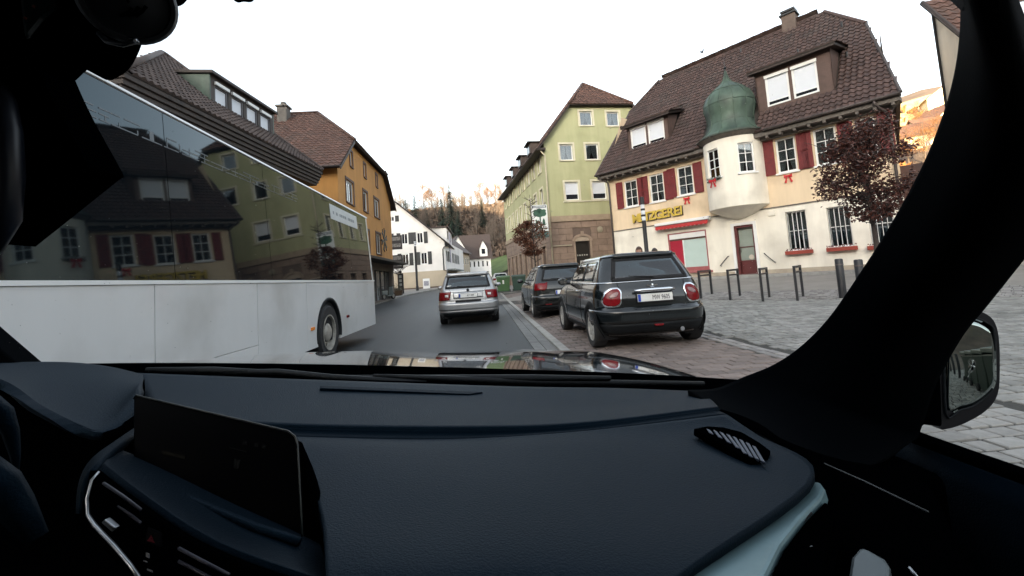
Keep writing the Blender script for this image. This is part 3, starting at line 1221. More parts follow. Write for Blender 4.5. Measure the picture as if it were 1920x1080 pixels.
m2 = MB(); m2.tube([FF.pt(door[0] + .16, -.18, door[2] + 1.0), FF.pt(door[0] + .16, -.14, door[2] + 1.0), FF.pt(door[0] + .16, -.14, door[2] + 1.25)], .015, 6); m2.build('handle', ZINC, dr_)
m2 = MB(); FF.box(m2, door[0] - .12, door[0], -.02, .04, door[2], door[3] + .12); FF.box(m2, door[1], door[1] + .12, -.02, .04, door[2], door[3] + .12); FF.box(m2, door[0], door[1], -.02, .039, door[3], door[3] + .12); m2.build('door_surround', FRAME, dr_)
for k in range(2):
    m2 = MB(); FF.box(m2, door[0] - .35 + .1 * k, door[1] + .35 - .1 * k, -.3, .62 - .3 * k, .3, .61 + .06 * k); m2.build('step', mat('step_stone', (.2, .17, .15), .85, var=.2), H, bevel=.012)
for s in (-1, 1):
    c = (door[0] if s < 0 else door[1]) + s * .42
    m2 = MB(); m2.tube([FF.pt(c + s * .32, .06, 1.12), FF.pt(c + s * .3, .1, 1.12), FF.pt(c - s * .08, .1, 1.52), FF.pt(c - s * .08, .0, 1.52)], .018, 6); m2.tube([FF.pt(c + s * .28, .1, 1.14), FF.pt(c + s * .28, .0, 1.08)], .012, 6); m2.build('handrail', IRON, H)
m2 = MB(); FF.box(m2, 9.15, 9.42, .0, .05, 3.08, 3.3); m2.build('meter_box', W_CREAM, H, bevel=.01)

# round bay
BU, BD, BR = 8.0, -.12, 1.26                            # along the front, centre behind it, radius
BZ0, BZ1 = 3.62, 6.78

def bay(th, r, z):                                       # th: 0 faces straight out, + to the right
    return FF.pt(BU + r * math.sin(th), BD + r * math.cos(th), z)
b_w = [(-.42, .54, 5.0, 6.28), (.72, .52, 5.0, 6.28)]
edges_ = [c + s * w / 2 for c, w, _, _ in b_w for s in (-1, 1)]
ths = sorted([-1.57, 1.57] + edges_ + [t_ for t_ in (-1.25 + .2 * i for i in range(14)) if all(abs(t_ - e_) > .04 for e_ in edges_)])
mb = MB()
zz = [BZ0, 5.0, 6.28, BZ1]
for i in range(len(ths) - 1):
    for j in range(3):
        t0, t1 = ths[i], ths[i + 1]
        tm = (t0 + t1) / 2
        if j == 1 and any(abs(tm - c) < w / 2 for c, w, _, _ in b_w):
            continue
        n_ = 3
        for k in range(n_):
            a, b = t0 + (t1 - t0) * k / n_, t0 + (t1 - t0) * (k + 1) / n_
            mb.add([bay(a, BR, zz[j]), bay(b, BR, zz[j]), bay(b, BR, zz[j + 1]), bay(a, BR, zz[j + 1])], [(0, 1, 2, 3)])
n_ = 24
prof = [(BR, BZ0), (BR - .03, BZ0 - .02), (BR - .25, BZ0 - .14), (BR - .7, BZ0 - .34), (.25, BZ0 - .46), (.02, BZ0 - .48)]
for i in range(n_):
    a, b = -1.57 + 3.14 * i / n_, -1.57 + 3.14 * (i + 1) / n_
    for (r0, z0), (r1, z1) in zip(prof, prof[1:]):
        mb.add([bay(a, r0, z0), bay(b, r0, z0), bay(b, r1, z1), bay(a, r1, z1)], [(0, 1, 2, 3)])
for c, w, z0, z1 in b_w:
    for a, b, p, q in ((c - w / 2, c - w / 2, z0, z1), (c + w / 2, c + w / 2, z0, z1)):
        mb.add([bay(a, BR, p), bay(a, BR - .16, p), bay(a, BR - .16, q), bay(a, BR, q)], [(0, 1, 2, 3)])
    for z in (z0, z1):
        mb.add([bay(c - w / 2, BR, z), bay(c + w / 2, BR, z), bay(c + w / 2, BR - .16, z), bay(c - w / 2, BR - .16, z)], [(0, 1, 2, 3)])
bm_ = bmesh.new()
bayo = mb.build('round_bay', W_CREAM, H, fixn=False)
bm_.from_mesh(bayo.data)
bmesh.ops.remove_doubles(bm_, verts=bm_.verts, dist=.001)
bmesh.ops.recalc_face_normals(bm_, faces=bm_.faces)
bm_.to_mesh(bayo.data); bm_.free()
bayo.data.polygons.foreach_set('use_smooth', [True] * len(bayo.data.polygons))
bayo.data.set_sharp_from_angle(angle=R(35))
for c, w, z0, z1 in b_w:
    hw = BR * math.sin(w / 2)
    cc = bay(c, BR * math.cos(w / 2), 0)
    fb = Face((cc.x - hw * math.cos(c), cc.y - hw * math.sin(c)), c, H)
    window(bayo, fb, (0, 2 * hw, z0, z1), FRAME, GLASS, 2, 3, sill=FRAME, curtain=CURT, d=-.05, fw=.06)
m2 = MB()                                                # moulded stone eaves ring of the bay
m2.lathe([(BR, 6.62), (BR + .05, 6.64), (BR + .1, 6.72), (BR + .18, 6.76), (BR + .2, 6.86), (BR - .1, 6.88)], 28, T=lambda x, y, z: FF.pt(BU + x, BD + y, z), a0=0, a1=math.pi)
m2.build('bay_cornice', WOOD, bayo, auto=40)
dome_p = [(BR + .24, 6.80), (BR + .06, 6.95), (1.12, 7.12), (1.0, 7.4), (.96, 7.62), (1.0, 7.9), (1.08, 8.2), (1.06, 8.5), (.93, 8.8), (.70, 9.06), (.45, 9.26), (.24, 9.42), (.13, 9.58), (.06, 9.8), (.02, 10.0)]
dm = None
nseg = 12
for k in range(nseg):                                    # sheets of copper, standing seams between
    a, b = 2 * math.pi * k / nseg, 2 * math.pi * (k + 1) / nseg
    m2 = MB()
    pts = []
    nsub = 4
    for r, z in dome_p:
        pts.append([FF.pt(BU + r * math.cos(a + (b - a) * j / nsub), BD + r * math.sin(a + (b - a) * j / nsub), z) for j in range(nsub + 1)])
    m2.loops(pts, False, False, False)
    if dm is None:
        dm = m2.build('onion_dome', COPPER, H, auto=60)
    else:
        m2.build('copper_sheet', COPPER, dm, auto=60)
    m2 = MB()
    m2.tube([FF.pt(BU + (r + .012) * math.cos(a), BD + (r + .012) * math.sin(a), z) for r, z in dome_p], .016, 5)
    m2.build('seam', COPPER, dm)
for zc, rr in ((7.5, .985), (8.35, 1.085), (9.0, .765)):
    m2 = MB()
    m2.tube([FF.pt(BU + rr * math.cos(2 * math.pi * j / 36), BD + rr * math.sin(2 * math.pi * j / 36), zc) for j in range(37)], .012, 5)
    m2.build('cross_seam', COPPER, dm)
m2 = MB(); m2.tube([FF.pt(BU, BD, 9.95), FF.pt(BU, BD, 10.6)], [.025, .008], 6); m2.lathe([(.001, -.07), (.06, -.03), (.07, 0), (.06, .03), (.001, .07)], 10, T=lambda x, y, z: FF.pt(BU + x, BD + y, 10.15 + z)); m2.build('finial', IRON, dm)
# fir garland and bow under the bay window, two red bows on the front
g_ = MB()
for k in range(260):
    th = -.40 + random.uniform(-.3, .3)
    z = 4.96 + random.uniform(-.1, .08)
    p = bay(th, BR + random.uniform(.02, .14), z)
    d = Vector((random.uniform(-1, 1), random.uniform(-1, 1), random.uniform(-1, 1))) * .07
    e = Vector((random.uniform(-1, 1), random.uniform(-1, 1), random.uniform(-1, 1))) * .02
    g_.add([p - d, p + e, p + d], [(0, 1, 2)])
g_.build('garland', DGREEN, bayo, fixn=False)
def bow(parent, fc_pt, s=1.0):
    m2 = MB()
    for sx in (-1, 1):
        m2.loops([[fc_pt(sx * .02 * s, .03, -.03 * s), fc_pt(sx * .02 * s, .03, .03 * s), fc_pt(sx * .02 * s, .06, .03 * s), fc_pt(sx * .02 * s, .06, -.03 * s)], [fc_pt(sx * .15 * s, .02, -.07 * s), fc_pt(sx * .16 * s, .02, .09 * s), fc_pt(sx * .16 * s, .09, .09 * s), fc_pt(sx * .15 * s, .09, -.07 * s)]])
        m2.loops([[fc_pt(sx * .02 * s, .03, -.02 * s), fc_pt(sx * .06 * s, .03, -.02 * s), fc_pt(sx * .06 * s, .05, -.02 * s), fc_pt(sx * .02 * s, .05, -.02 * s)], [fc_pt(sx * .08 * s, .03, -.3 * s), fc_pt(sx * .17 * s, .03, -.27 * s), fc_pt(sx * .17 * s, .05, -.27 * s), fc_pt(sx * .08 * s, .05, -.3 * s)]])
    m2.box(-.035 * s, .035 * s, .03, .08, -.04 * s, .04 * s, T=lambda x, y, z: fc_pt(x, y, z))
    return m2.build('red_bow', REDP, parent, bevel=.01)
bow(bayo, lambda x, y, z: bay(-.40 + x / BR, BR + .1 + y, 4.86 + z), 1.0)
bow(H, lambda x, y, z: FF.pt(5.68 + x, .03 + y, 4.48 + z), .95)
bow(H, lambda x, y, z: FF.pt(10.06 + x, .03 + y, 4.62 + z), .95)

# roof: steep tiled slopes with clipped ends, eaves kicked out
RZ0, RPT = 6.62, 6.15 / 5.1
def rp(u, D):                                            # point of the front slope, D metres behind the front
    return Vector((u, D, RZ0 + (D + .55) * RPT))
sl = math.hypot(1, RPT)
et = Vector((0, 1, RPT)) / sl
T_ = lambda D: (D + .55) * sl
front_poly = [(.75, 0), (13.85, 0), (12.75, T_(3.0)), (11.1, T_(4.6)), (2.4, T_(4.6)), (1.1, T_(3.0))]
camloc = Matrix.Rotation(-UA, 4, 'Z') @ (EYE - Vector(H.location))
camloc = Vector(camloc[:3])
ex = [(9.0, 12.05, T_(.3), T_(2.45)), (2.3, 5.0, T_(.45), T_(2.2)), (BU - 1.15, BU + 1.15, -1, T_(.75))]
roof(H, (0, -.55, RZ0), (1, 0, 0), et, front_poly, T_BROWN, SLAB, (.20, .27), 300, ex, near=lambda p: (p - camloc).length)
# back slope and the two clipped ends
roof(H, (14.6, 9.95, RZ0), (-1, 0, 0), Vector((0, -1, RPT)), [(2.1, 0), (13.85, 0), (13.4, T_(3.0)), (12.2, T_(4.6)), (3.5, T_(4.6)), (2.6, T_(3.0))], T_BROWN, SLAB, (.55, .7))
for sgn in (1, -1):
    ue, uh, ur = (13.85, 12.75, 11.1) if sgn > 0 else (.75, 1.1, 2.4)
    bk = -1.3 if sgn > 0 else 0
    mb = MB()
    zt = rp(0, 3.0).z
    mb.loops([[(ue, -.55, RZ0), (ue + bk, 9.95, RZ0), (uh + bk * .6, 6.4, zt), (uh, 3.0, zt)], [(ue - sgn * .12, -.55, RZ0), (ue - sgn * .12 + bk, 9.95, RZ0), (uh - sgn * .12 + bk * .6, 6.4, zt), (uh - sgn * .12, 3.0, zt)]])
    mb.build('hung_tile_end', T_BROWN, H)
    mb = MB()
    zr = rp(0, 4.7).z
    mb.loops([[(uh, 3.0, zt), (uh, 6.4, zt), (ur, 4.7, zr)], [(uh, 3.0, zt - .1), (uh, 6.4, zt - .1), (ur, 4.7, zr - .1)]])
    mb.build('hip', T_BROWN, H)
    # ridge tiles along the clipped corner
    m2 = MB()
    m2.tube([rp(ue, -.55) + Vector((0, 0, .05)), rp(uh, 3.0) + Vector((0, 0, .05))], .055, 6)
    m2.build('verge_trim', ZINC, H)
    m2 = MB()
    m2.tube([rp(uh, 3.0) + Vector((0, 0, .05)), rp(ur, 4.6) + Vector((0, 0, .08))], .085, 8)
    m2.build('hip_ridge', T_BROWN, H)
nr = 24
for k in range(nr):
    u0 = 2.4 + (11.1 - 2.4) * k / nr
    m2 = MB()
    zr = rp(0, 4.6).z
    m2.lathe([(.12, 0), (.135, .40)], 8, T=lambda x, y, z: (u0 + z, 4.66 + y, zr + .0 + x), a0=-math.pi / 2, a1=math.pi / 2)
    m2.build('ridge_tile', T_BROWN, H, smooth=True)
# eaves: boxed soffit, gutter, downpipe
m2 = MB(); m2.box(.85, 13.8, -.52, .02, 6.42, 6.58); m2.build('soffit', WOOD, H)
m2 = MB(); m2.box(1.1, 13.55, -.22, -.03, 6.3, 6.42); m2.build('cornice', WOOD, H)
for k in range(26):
    u = 1.0 + 12.6 * k / 25
    if abs(u - BU) < 1.5:
        continue
    m2 = MB(); m2.box(u - .05, u + .05, -.5, -.22, 6.32, 6.42); m2.build('rafter_end', WOOD, H)
def gutter(parent, a, b, r=.075):
    a, b = Vector(a), Vector(b)
    d = (b - a).normalized()
    e = d.cross(Vector((0, 0, 1)))
    m2 = MB()
    ring = [(math.cos(math.pi + math.pi * j / 8), math.sin(math.pi + math.pi * j / 8)) for j in range(9)]
    m2.loops([[p + e * c * r + Vector((0, 0, s * r)) for c, s in ring] for p in (a, b)], False, False, False)
    return m2.build('gutter', ZINC, parent, solid=.006, smooth=True)
gutter(H, (.75, -.62, 6.66), (BU - 1.5, -.62, 6.66))
gutter(H, (BU + 1.5, -.62, 6.66), (13.85, -.62, 6.66))
for u in (1.28, 13.42):
    m2 = MB(); m2.tube([(u - .3, -.6, 6.6), (u - .3, -.6, 6.5), (u - .06, -.1, 6.2), (u - .02, -.09, 5.9), (u - .02, -.09, .4)], .05, 8); m2.build('downpipe', ZINC, H, smooth=True)

def dormer(parent, u0, u1, D, zb, zt, w0, w1, wz0, wz1, depth, overhang=.3):
    """shed dormer: tiled cheeks, lean roof, a pair of windows with pale upper panes"""
    fd = Face((0, D), 0, H)
    m2 = MB()
    um = (w0 + w1) / 2
    hl = [(w0, um - .06, wz0, wz1), (um + .06, w1, wz0, wz1)]
    fd.wall(m2, [(u0, zb), (u1, zb), (u1, zt), (u0, zt)], hl, .15)
    d_ = m2.build('dormer', mat('dormer_brown', (.10, .062, .05), .75, var=.2), parent)
    for s_, u in ((-1, u0), (1, u1)):
        m2 = MB()
        m2.prism([(u, D, zb), (u, D, zt), (u, D + depth, zt + .25)], (-s_ * .06, 0, 0))
        m2.build('dormer_cheek', MATS['dormer_brown'], d_)
    m2 = MB()
    m2.loops([[(u0 - .22, D - overhang, zt - .06), (u1 + .22, D - overhang, zt - .06), (u1 + .22, D + depth + .35, zt + .42), (u0 - .22, D + depth + .35, zt + .42)], [(u0 - .22, D - overhang, zt + .05), (u1 + .22, D - overhang, zt + .05), (u1 + .22, D + depth + .35, zt + .53), (u0 - .22, D + depth + .35, zt + .53)]])
    m2.build('dormer_roof', DWOOD, d_, bevel=.01)
    L = math.hypot(depth + overhang + .35, .48)
    roof(d_, (u0 - .22, D - overhang - .03, zt + .055), (1, 0, 0), Vector((0, depth + overhang + .35, .48)), [(0, 0), (u1 - u0 + .44, 0), (u1 - u0 + .44, L), (0, L)], T_BROWN, SLAB, (.275, .34), name='dormer_tiling_bed', thick=.02)
    for r in hl:
        w = window(d_, fd, r, FRAME, PALE_PANE, 1, 1, sill=None, d=-.04, fw=.075, room=False)
        m2 = MB(); fd.box(m2, r[0] + .07, r[1] - .07, -.06, -.028, wz0 + .07, wz0 + .2); m2.build('lower_pane', DGLASS, w)
        m2 = MB(); fd.box(m2, r[0] + .07, r[1] - .07, -.06, -.02, wz0 + .2, wz0 + .235); m2.build('pane_rail', FRAME, w)
        m2 = MB(); fd.box(m2, r[0] - .02, r[1] + .02, -.03, .03, wz1 - .11, wz1 + .02); m2.build('head_box', FRAME, w)
    return d_
dormer(H, 9.12, 11.9, .32, 7.55, 9.42, 9.5, 11.4, 7.82, 9.18, 1.55)
dormer(H, 2.42, 4.88, .42, 7.66, 9.05, 2.62, 4.62, 7.78, 8.98, 1.1)
m2 = MB(); m2.box(9.35, 9.95, 4.4, 5.0, 12.3, 13.45); ch = m2.build('chimney', mat('chimney_brick', (.12, .09, .075), .85, var=.25), H)
m2 = MB(); m2.box(9.28, 10.02, 4.33, 5.07, 13.45, 13.53); m2.box(9.34, 9.96, 4.39, 5.01, 13.62, 13.72); m2.build('chimney_cap', IRON, ch)
m2 = MB()
for x in (9.36, 9.9):
    for y in (4.42, 4.94):
        m2.box(x, x + .05, y, y + .05, 13.52, 13.63)
m2.build('cap_leg', IRON, ch)
for u, D in ((7.4, 4.2), (11.9, 3.3), (10.3, 2.7), (12.2, 1.6)):
    m2 = MB(); p = rp(u, D); m2.tube([p, p + Vector((0, 0, .28))], .045, 6); m2.build('vent_pipe', IRON, H)

# ------------------------------------------------------------------ pale green corner house
GA = R(6.4)
HG = thing('green_house', 'tall pale green corner house with sandstone ground floor and half-hipped gable', 'house', (4.4, 29.7, .15), GA)
FG = Face((.3, 0), 0, HG)                                # gable towards us
FS = Face((.3, 18.5), R(-90), HG)                        # long side on the street
Wd = 8.8
gw = [[2.8, 3.75, 11.55, 12.6], [4.85, 5.8, 11.5, 12.55], [1.15, 2.1, 9.05, 10.2], [3.05, 4.0, 9.05, 10.2], [1.3, 2.3, 6.2, 7.5], [3.3, 4.35, 6.2, 7.5], [5.2, 6.2, 9.05, 10.2]]
ZC = 5.1
mb = MB()
FG.wall(mb, [(0, ZC), (Wd, ZC), (Wd, 10.5), (6.8, 13.0), (2.0, 13.0), (0, 10.5)], gw, .22)
sw_ = []
for k in range(9):
    u = 18.5 - 1.6 - k * 1.95
    sw_ += [[u - .45, u + .45, 5.95, 7.35], [u - .42, u + .42, 8.55, 9.8]]
FS.wall(mb, [(0, ZC), (18.5, ZC), (18.5, 10.5), (0, 10.5)], sw_, .22)
mb.build('upper_wall', W_GREEN, HG)
# ground floor: courses of sandstone blocks with grooves between, arched openings
dw = [[1.72, 2.78, -.1, 3.3], [4.6, 5.6, -.1, 3.3]]
sd_ = [[18.5 - 1.9 - k * 2.2 - .55, 18.5 - 1.9 - k * 2.2 + .55, .0, 3.2] for k in range(8)]
mb = MB()
FG.wall(mb, [(0, -.3), (Wd, -.3), (Wd, ZC), (0, ZC)], dw, .3)
FS.wall(mb, [(0, -.3), (18.5, -.3), (18.5, ZC), (0, ZC)], sd_, .3)
gfw = mb.build('ground_floor_wall', mat('sandstone_joint', (.15, .11, .09), .9), HG)
for fc_, L_, ops in ((FG, Wd, dw), (FS, 18.5, sd_)):
    j = 0
    z = -.05
    while z < 4.7:
        h_ = .43
        cuts = [0]
        u = (.6 if j % 2 else 1.1)
        while u < L_:
            cuts.append(u)
            u += 1.15
        cuts.append(L_)
        for a, b in zip(cuts, cuts[1:]):
            segs = [(a, b)]
            for o0, o1, q0, q1 in ops:
                zz1 = q1 + .55 if fc_ is FG else q1
                if z + h_ > q0 and z < zz1:
                    ns = []
                    for s0, s1 in segs:
                        if o1 + .12 <= s0 or o0 - .12 >= s1:
                            ns.append((s0, s1))
                        else:
                            if s0 < o0 - .12:
                                ns.append((s0, o0 - .12))
                            if s1 > o1 + .12:
                                ns.append((o1 + .12, s1))
                    segs = ns
            for s0, s1 in segs:
                if s1 - s0 > .08:
                    m2 = MB()
                    fc_.box(m2, s0 + .012, s1 - .012, -.01, .045, z + .012, z + h_ - .012)
                    m2.build('stone_block', W_SAND, gfw)
        z += h_
        j += 1
for fc_, L_ in ((FG, Wd), (FS, 18.5)):
    m2 = MB()
    fc_.box(m2, -.05, L_ + .05, -.02, .12, 4.72, 4.86)
    fc_.box(m2, -.02, L_ + .02, -.02, .07, 4.86, ZC + .02)
    m2.build('cornice', mat('cornice_stone', (.36, .28, .2), .85, var=.15), HG)
def arch(parent, fc_, o, glassm):
    c, rr = (o[0] + o[1]) / 2, (o[1] - o[0]) / 2
    m2 = MB()
    ring = []
    for k in range(13):
        a = math.pi * k / 12
        for r_ in ((rr, rr + .17),):
            ring.append((c + rr * math.cos(a), o[3] + .62 * rr * math.sin(a), c + (rr + .2) * math.cos(a), o[3] + .62 * (rr + .28) * math.sin(a)))
    for p, q in zip(ring, ring[1:]):
        m2.loops([[fc_.pt(p[0], .1, p[1]), fc_.pt(p[2], .1, p[3]), fc_.pt(p[2], -.02, p[3]), fc_.pt(p[0], -.02, p[1])], [fc_.pt(q[0], .1, q[1]), fc_.pt(q[2], .1, q[3]), fc_.pt(q[2], -.02, q[3]), fc_.pt(q[0], -.02, q[1])]])
    fc_.box(m2, o[0] - .13, o[0], -.02, .08, o[2], o[3])
    fc_.box(m2, o[1], o[1] + .13, -.02, .08, o[2], o[3])
    fc_.box(m2, c - .1, c + .1, .0, .16, o[3] + .62 * rr, o[3] + .62 * rr + .36)
    ar = m2.build('arched_doorway', mat('arch_stone', (.33, .25, .19), .85, var=.2), parent)
    m2 = MB()
    pts = [fc_.pt(c + rr * math.cos(math.pi * k / 12), .05, o[3] + .62 * rr * math.sin(math.pi * k / 12)) for k in range(13)]
    m2.prism(pts, fc_.n * -.1)
    m2.build('tympanum', mat('tymp', (.4, .33, .26), .85, var=.15), ar)
    m2 = MB(); fc_.box(m2, o[0], o[1], -.26, -.2, o[2], o[3]); dd_ = m2.build('door_leaf', mat('door_black', (.02, .018, .017), .3, spec=.6), ar)
    return ar, dd_
ar, dl = arch(HG, FG, dw[0], None)
m2 = MB(); FG.box(m2, 2.05, 2.45, -.2, -.19, 1.35, 1.95); m2.build('notice', mat('paper_grey', (.5, .5, .5), .8), dl)
m2 = MB()
for k in range(5):
    FG.box(m2, 1.86 + .17 * k, 1.94 + .17 * k, -.2, -.188, 2.28, 2.38)
m2.build('door_emblem', mat('pale_grey', (.5, .5, .45), .7), dl)
arch(HG, FG, dw[1], None)
for o_ in sd_:
    m2 = MB(); FS.box(m2, o_[0], o_[1], -.28, -.22, o_[2], o_[3]); s_ = m2.build('shop_opening', DGLASS, HG)
    m2 = MB(); FS.box(m2, o_[0] - .1, o_[0], -.02, .09, o_[2], o_[3] + .1); FS.box(m2, o_[1], o_[1] + .1, -.02, .09, o_[2], o_[3] + .1); FS.box(m2, o_[0], o_[1], -.02, .088, o_[3], o_[3] + .12); m2.build('surround', MATS['arch_stone'], s_)
for r in gw:
    bl = r[2] < 7
    w = window(HG, FG, r, FRAME, PALE_PANE if bl else GLASS, 1, 1, sill=STONEF, surround=STONEF, curtain=None if bl else CURT, d=-.1, fw=.08)
    if bl:
        m2 = MB(); FG.box(m2, r[0] + .08, r[1] - .08, -.12, -.1, r[2] + .08, r[2] + .42); m2.build('lower_pane', DGLASS, w)
for r in sw_:
    window(HG, FS, r, FRAME, DGLASS, 1, 1, sill=STONEF, surround=STONEF, d=-.12, fw=.07, room=False)
m2 = MB(); FG.box(m2, 1.1, 4.6, 0, .06, 6.06, 6.14); m2.build('sill_band', STONEF, HG)
m2 = MB(); m2.lathe([(.001, 0), (.2, 0), (.22, .03), (.17, .05), (.001, .05)], 18, T=lambda x, y, z: FG.pt(3.6 + x, .045 + z, 4.05 + y)); m2.build('round_plaque', mat('plaque', (.34, .3, .22), .8), HG, auto=40)
# roof
def gable_roof(h, x0, x1, yf, yb, ze, zr, hipz, tm, over=.4, tile=(.3, .36), hipd=3.0, end_over=.35):
    """ridge runs back (local y) from a half-hipped front gable"""
    xm = (x0 + x1) / 2
    k = (zr - ze) / (xm - x0)
    L = math.hypot(1, k)
    e0 = ze - over * k
    thip = (hipz - e0) / k * L
    tot = (zr - e0) / k * L
    Ly = yb - yf
    roof(h, (x0 - over, yb, e0), (0, -1, 0), Vector((1, 0, k)), [(0, 0), (Ly + end_over, 0), (Ly + end_over, thip), (Ly - hipd, tot), (0, tot)], tm, SLAB, tile)
    roof(h, (x1 + over, yf - end_over, e0), (0, 1, 0), Vector((-1, 0, k)), [(0, 0), (Ly + end_over, 0), (Ly + end_over, tot), (hipd + end_over, tot), (0, thip)], tm, SLAB, tile)
    xh = x0 + (hipz - ze) / k
    kk = (zr - hipz) / (hipd + end_over)
    Lh = math.hypot(hipd + end_over, zr - hipz)
    roof(h, (xh, yf - end_over, hipz), (1, 0, 0), Vector((0, hipd + end_over, zr - hipz)), [(0, 0), (2 * (xm - xh), 0), (xm - xh, Lh)], tm, SLAB, tile, name='half_hip')
    for a, b in (((xh, yf - end_over, hipz), (xm, yf + hipd, zr)), ((2 * xm - xh, yf - end_over, hipz), (xm, yf + hipd, zr)), ((xm, yf + hipd, zr), (xm, yb, zr))):
        m2 = MB()
        m2.tube([Vector(a) + Vector((0, 0, .06)), Vector(b) + Vector((0, 0, .06))], .1, 8)
        m2.build('ridge', tm, h, smooth=True)
    for a in ((x0 - over, e0), (x1 + over, e0)):
        gutter(h, (a[0] - (.05 if a[0] < xm else -.05), yf - end_over, e0 + .03), (a[0] - (.05 if a[0] < xm else -.05), yb, e0 + .03))
    for sgn, xa in ((1, x0 - over), (-1, x1 + over)):
        m2 = MB()
        m2.loops([[(xa, yf - end_over - .02, e0 - .16), (xa, yf - end_over + .04, e0 - .16), (xa, yf - end_over + .04, e0 + .0), (xa, yf - end_over - .02, e0 + .0)], [(xh if sgn > 0 else 2 * xm - xh, yf - end_over - .02, hipz - .16), (xh if sgn > 0 else 2 * xm - xh, yf - end_over + .04, hipz - .16), (xh if sgn > 0 else 2 * xm - xh, yf - end_over + .04, hipz), (xh if sgn > 0 else 2 * xm - xh, yf - end_over - .02, hipz)]])
        m2.build('verge_board', DWOOD, h)
gable_roof(HG, .3, .3 + Wd, 0, 18.5, 10.5, 16.0, 13.0, T_RED, over=.55)
m2 = MB(); m2.box(-.3, .35, -.3, 18.5, 9.75, 9.9); m2.build('soffit', DWOOD, HG)
for k in range(4):                                       # small dormers on the street slope
    y = 2.6 + 3.6 * k
    m2 = MB(); m2.box(-.05, 1.6, y, y + 1.3, 10.4, 11.2); d_ = m2.build('dormer', T_DARK, HG)
    m2 = MB(); m2.box(-.25, 1.9, y - .12, y + 1.42, 11.2, 11.28); m2.build('dormer_roof', DWOOD, d_)
    m2 = MB(); m2.box(-.07, -.04, y + .25, y + 1.05, 10.5, 11.1); m2.build('pane', DGLASS, d_)
m2 = MB(); m2.tube([(-.25, -.1, 9.95), (-.1, -.12, 9.9), (.28, -.14, 9.4), (.3, -.12, 9.0), (.3, -.12, .1)], .055, 8); m2.build('downpipe', CREAMP, HG, smooth=True)
m2 = MB(); m2.tube([(.3, -.12, 3.05), (1.75, -.12, 3.05)], .03, 6); m2.build('pipe_branch', CREAMP, HG)
# hanging inn sign with the tree
SG = thing('inn_sign', 'white hanging sign with green tree emblem on the green house', 'sign', tuple(FGp for FGp in (3.3, 27.9, 4.1)), R(2))
m2 = MB(); m2.box(0, 1.02, -.05, .05, 0, 1.72); m2.build('sign_box', mat('sign_white', (.72, .74, .72), .5, var=.05), SG, bevel=.015)
SGN = mat('sign_green', (.03, .10, .06), .5)
m2 = MB()
rs_ = random.Random(3)
for cx, cz, r_ in ((.5, 1.15, .3), (.28, 1.12, .2), (.74, 1.12, .2), (.5, 1.32, .2), (.24, 1.3, .15), (.78, 1.3, .15)):
    m2.prism([(cx + r_ * (1 + .12 * math.sin(5 * a_ * .52)) * math.cos(a_ * .524), -.055, cz + r_ * .8 * math.sin(a_ * .524)) for a_ in range(12)], (0, -.004 - .001 * cx, 0))
m2.build('tree_emblem_crown', SGN, SG)
m2 = MB(); m2.prism([(.45, -.055, .2), (.6, -.055, .2), (.55, -.055, .6), (.57, -.055, 1.05), (.46, -.055, 1.05), (.49, -.055, .6)], (0, -.006, 0)); m2.prism([(.2, -.055, .22), (.85, -.055, .22), (.8, -.055, .15), (.25, -.055, .15)], (0, -.005, 0)); m2.build('tree_emblem_trunk', SGN, SG)
for cx, cz in ((.28, .55), (.75, .62)):
    m2 = MB()
    m2.prism([(cx - .1, -.055, cz - .25), (cx + .1, -.055, cz - .25), (cx + .06, -.055, cz + .1), (cx, -.055, cz + .22), (cx - .07, -.055, cz + .1)], (0, -.005, 0))
    m2.build('emblem_figure', SGN, SG)
m2 = MB(); m2.box(.06, .96, -.058, -.05, 1.52, 1.66); m2.build('sign_name_band', mat('sign_blue', (.05, .07, .13), .5), SG)
m2 = MB()
for k in range(9):
    m2.box(.12 + .09 * k, .18 + .09 * k, -.062, -.058, 1.55, 1.63)
m2.build('sign_lettering', MATS['sign_white'], SG)
m2 = MB(); m2.box(.1, 1.0, -.04, .04, -.42, -.06); m2.build('lower_board', mat('sign_teal', (.06, .12, .11), .5), SG)
m2 = MB(); m2.tube([(.5, 0, -.07), (.5, 0, .02)], .02, 6); m2.build('hanger', IRON, SG)
m2 = MB(); m2.tube([(.9, 0, 1.72), (.95, .1, 1.9), (1.15, 1.9, 1.9)], .025, 6); m2.build('bracket', IRON, SG)

# ------------------------------------------------------------------ orange house
HO = thing('orange_house', 'orange rendered house with half-hipped brown tiled roof behind the bus', 'house', (-7.3, 23.0, .0), R(90))
FO = Face((0, 0), 0, HO)                                 # towards the street
WO = 12.9
ow = [[2.3, 2.75, 8.3, 9.2], [5.2, 5.65, 8.35, 9.25], [8.3, 8.75, 8.4, 9.3], [1.35, 2.7, 6.05, 7.35], [4.75, 5.75, 6.1, 7.4], [7.5, 8.9, 6.15, 7.45], [7.6, 8.95, 3.55, 5.0], [4.6, 5.8, 3.5, 4.9], [1.4, 2.7, 3.5, 4.9]]
mb = MB()
FO.wall(mb, [(0, 2.95), (WO, 2.95), (WO, 8.0), (WO - 2.1, 9.68), (2.1, 9.68), (0, 8.0)], ow, .22)
FOs = Face((0, 12), R(-90), HO)
FOs.wall(mb, [(0, -.2), (12, -.2), (12, 8.0), (0, 8.0)], [])
FOr = Face((WO, 0), R(90), HO)
FOr.wall(mb, [(0, -.2), (12, -.2), (12, 8.0), (0, 8.0)], [])
mb.build('wall', W_ORANGE, HO)
for r in ow:
    two = r[1] - r[0] > 1.1
    window(HO, FO, r, FRAME, GLASS, 2 if two else 1, 1, sill=BROWNF, surround=BROWNF, curtain=CURT, sashes=2 if two else 1, d=-.08, fw=.1)
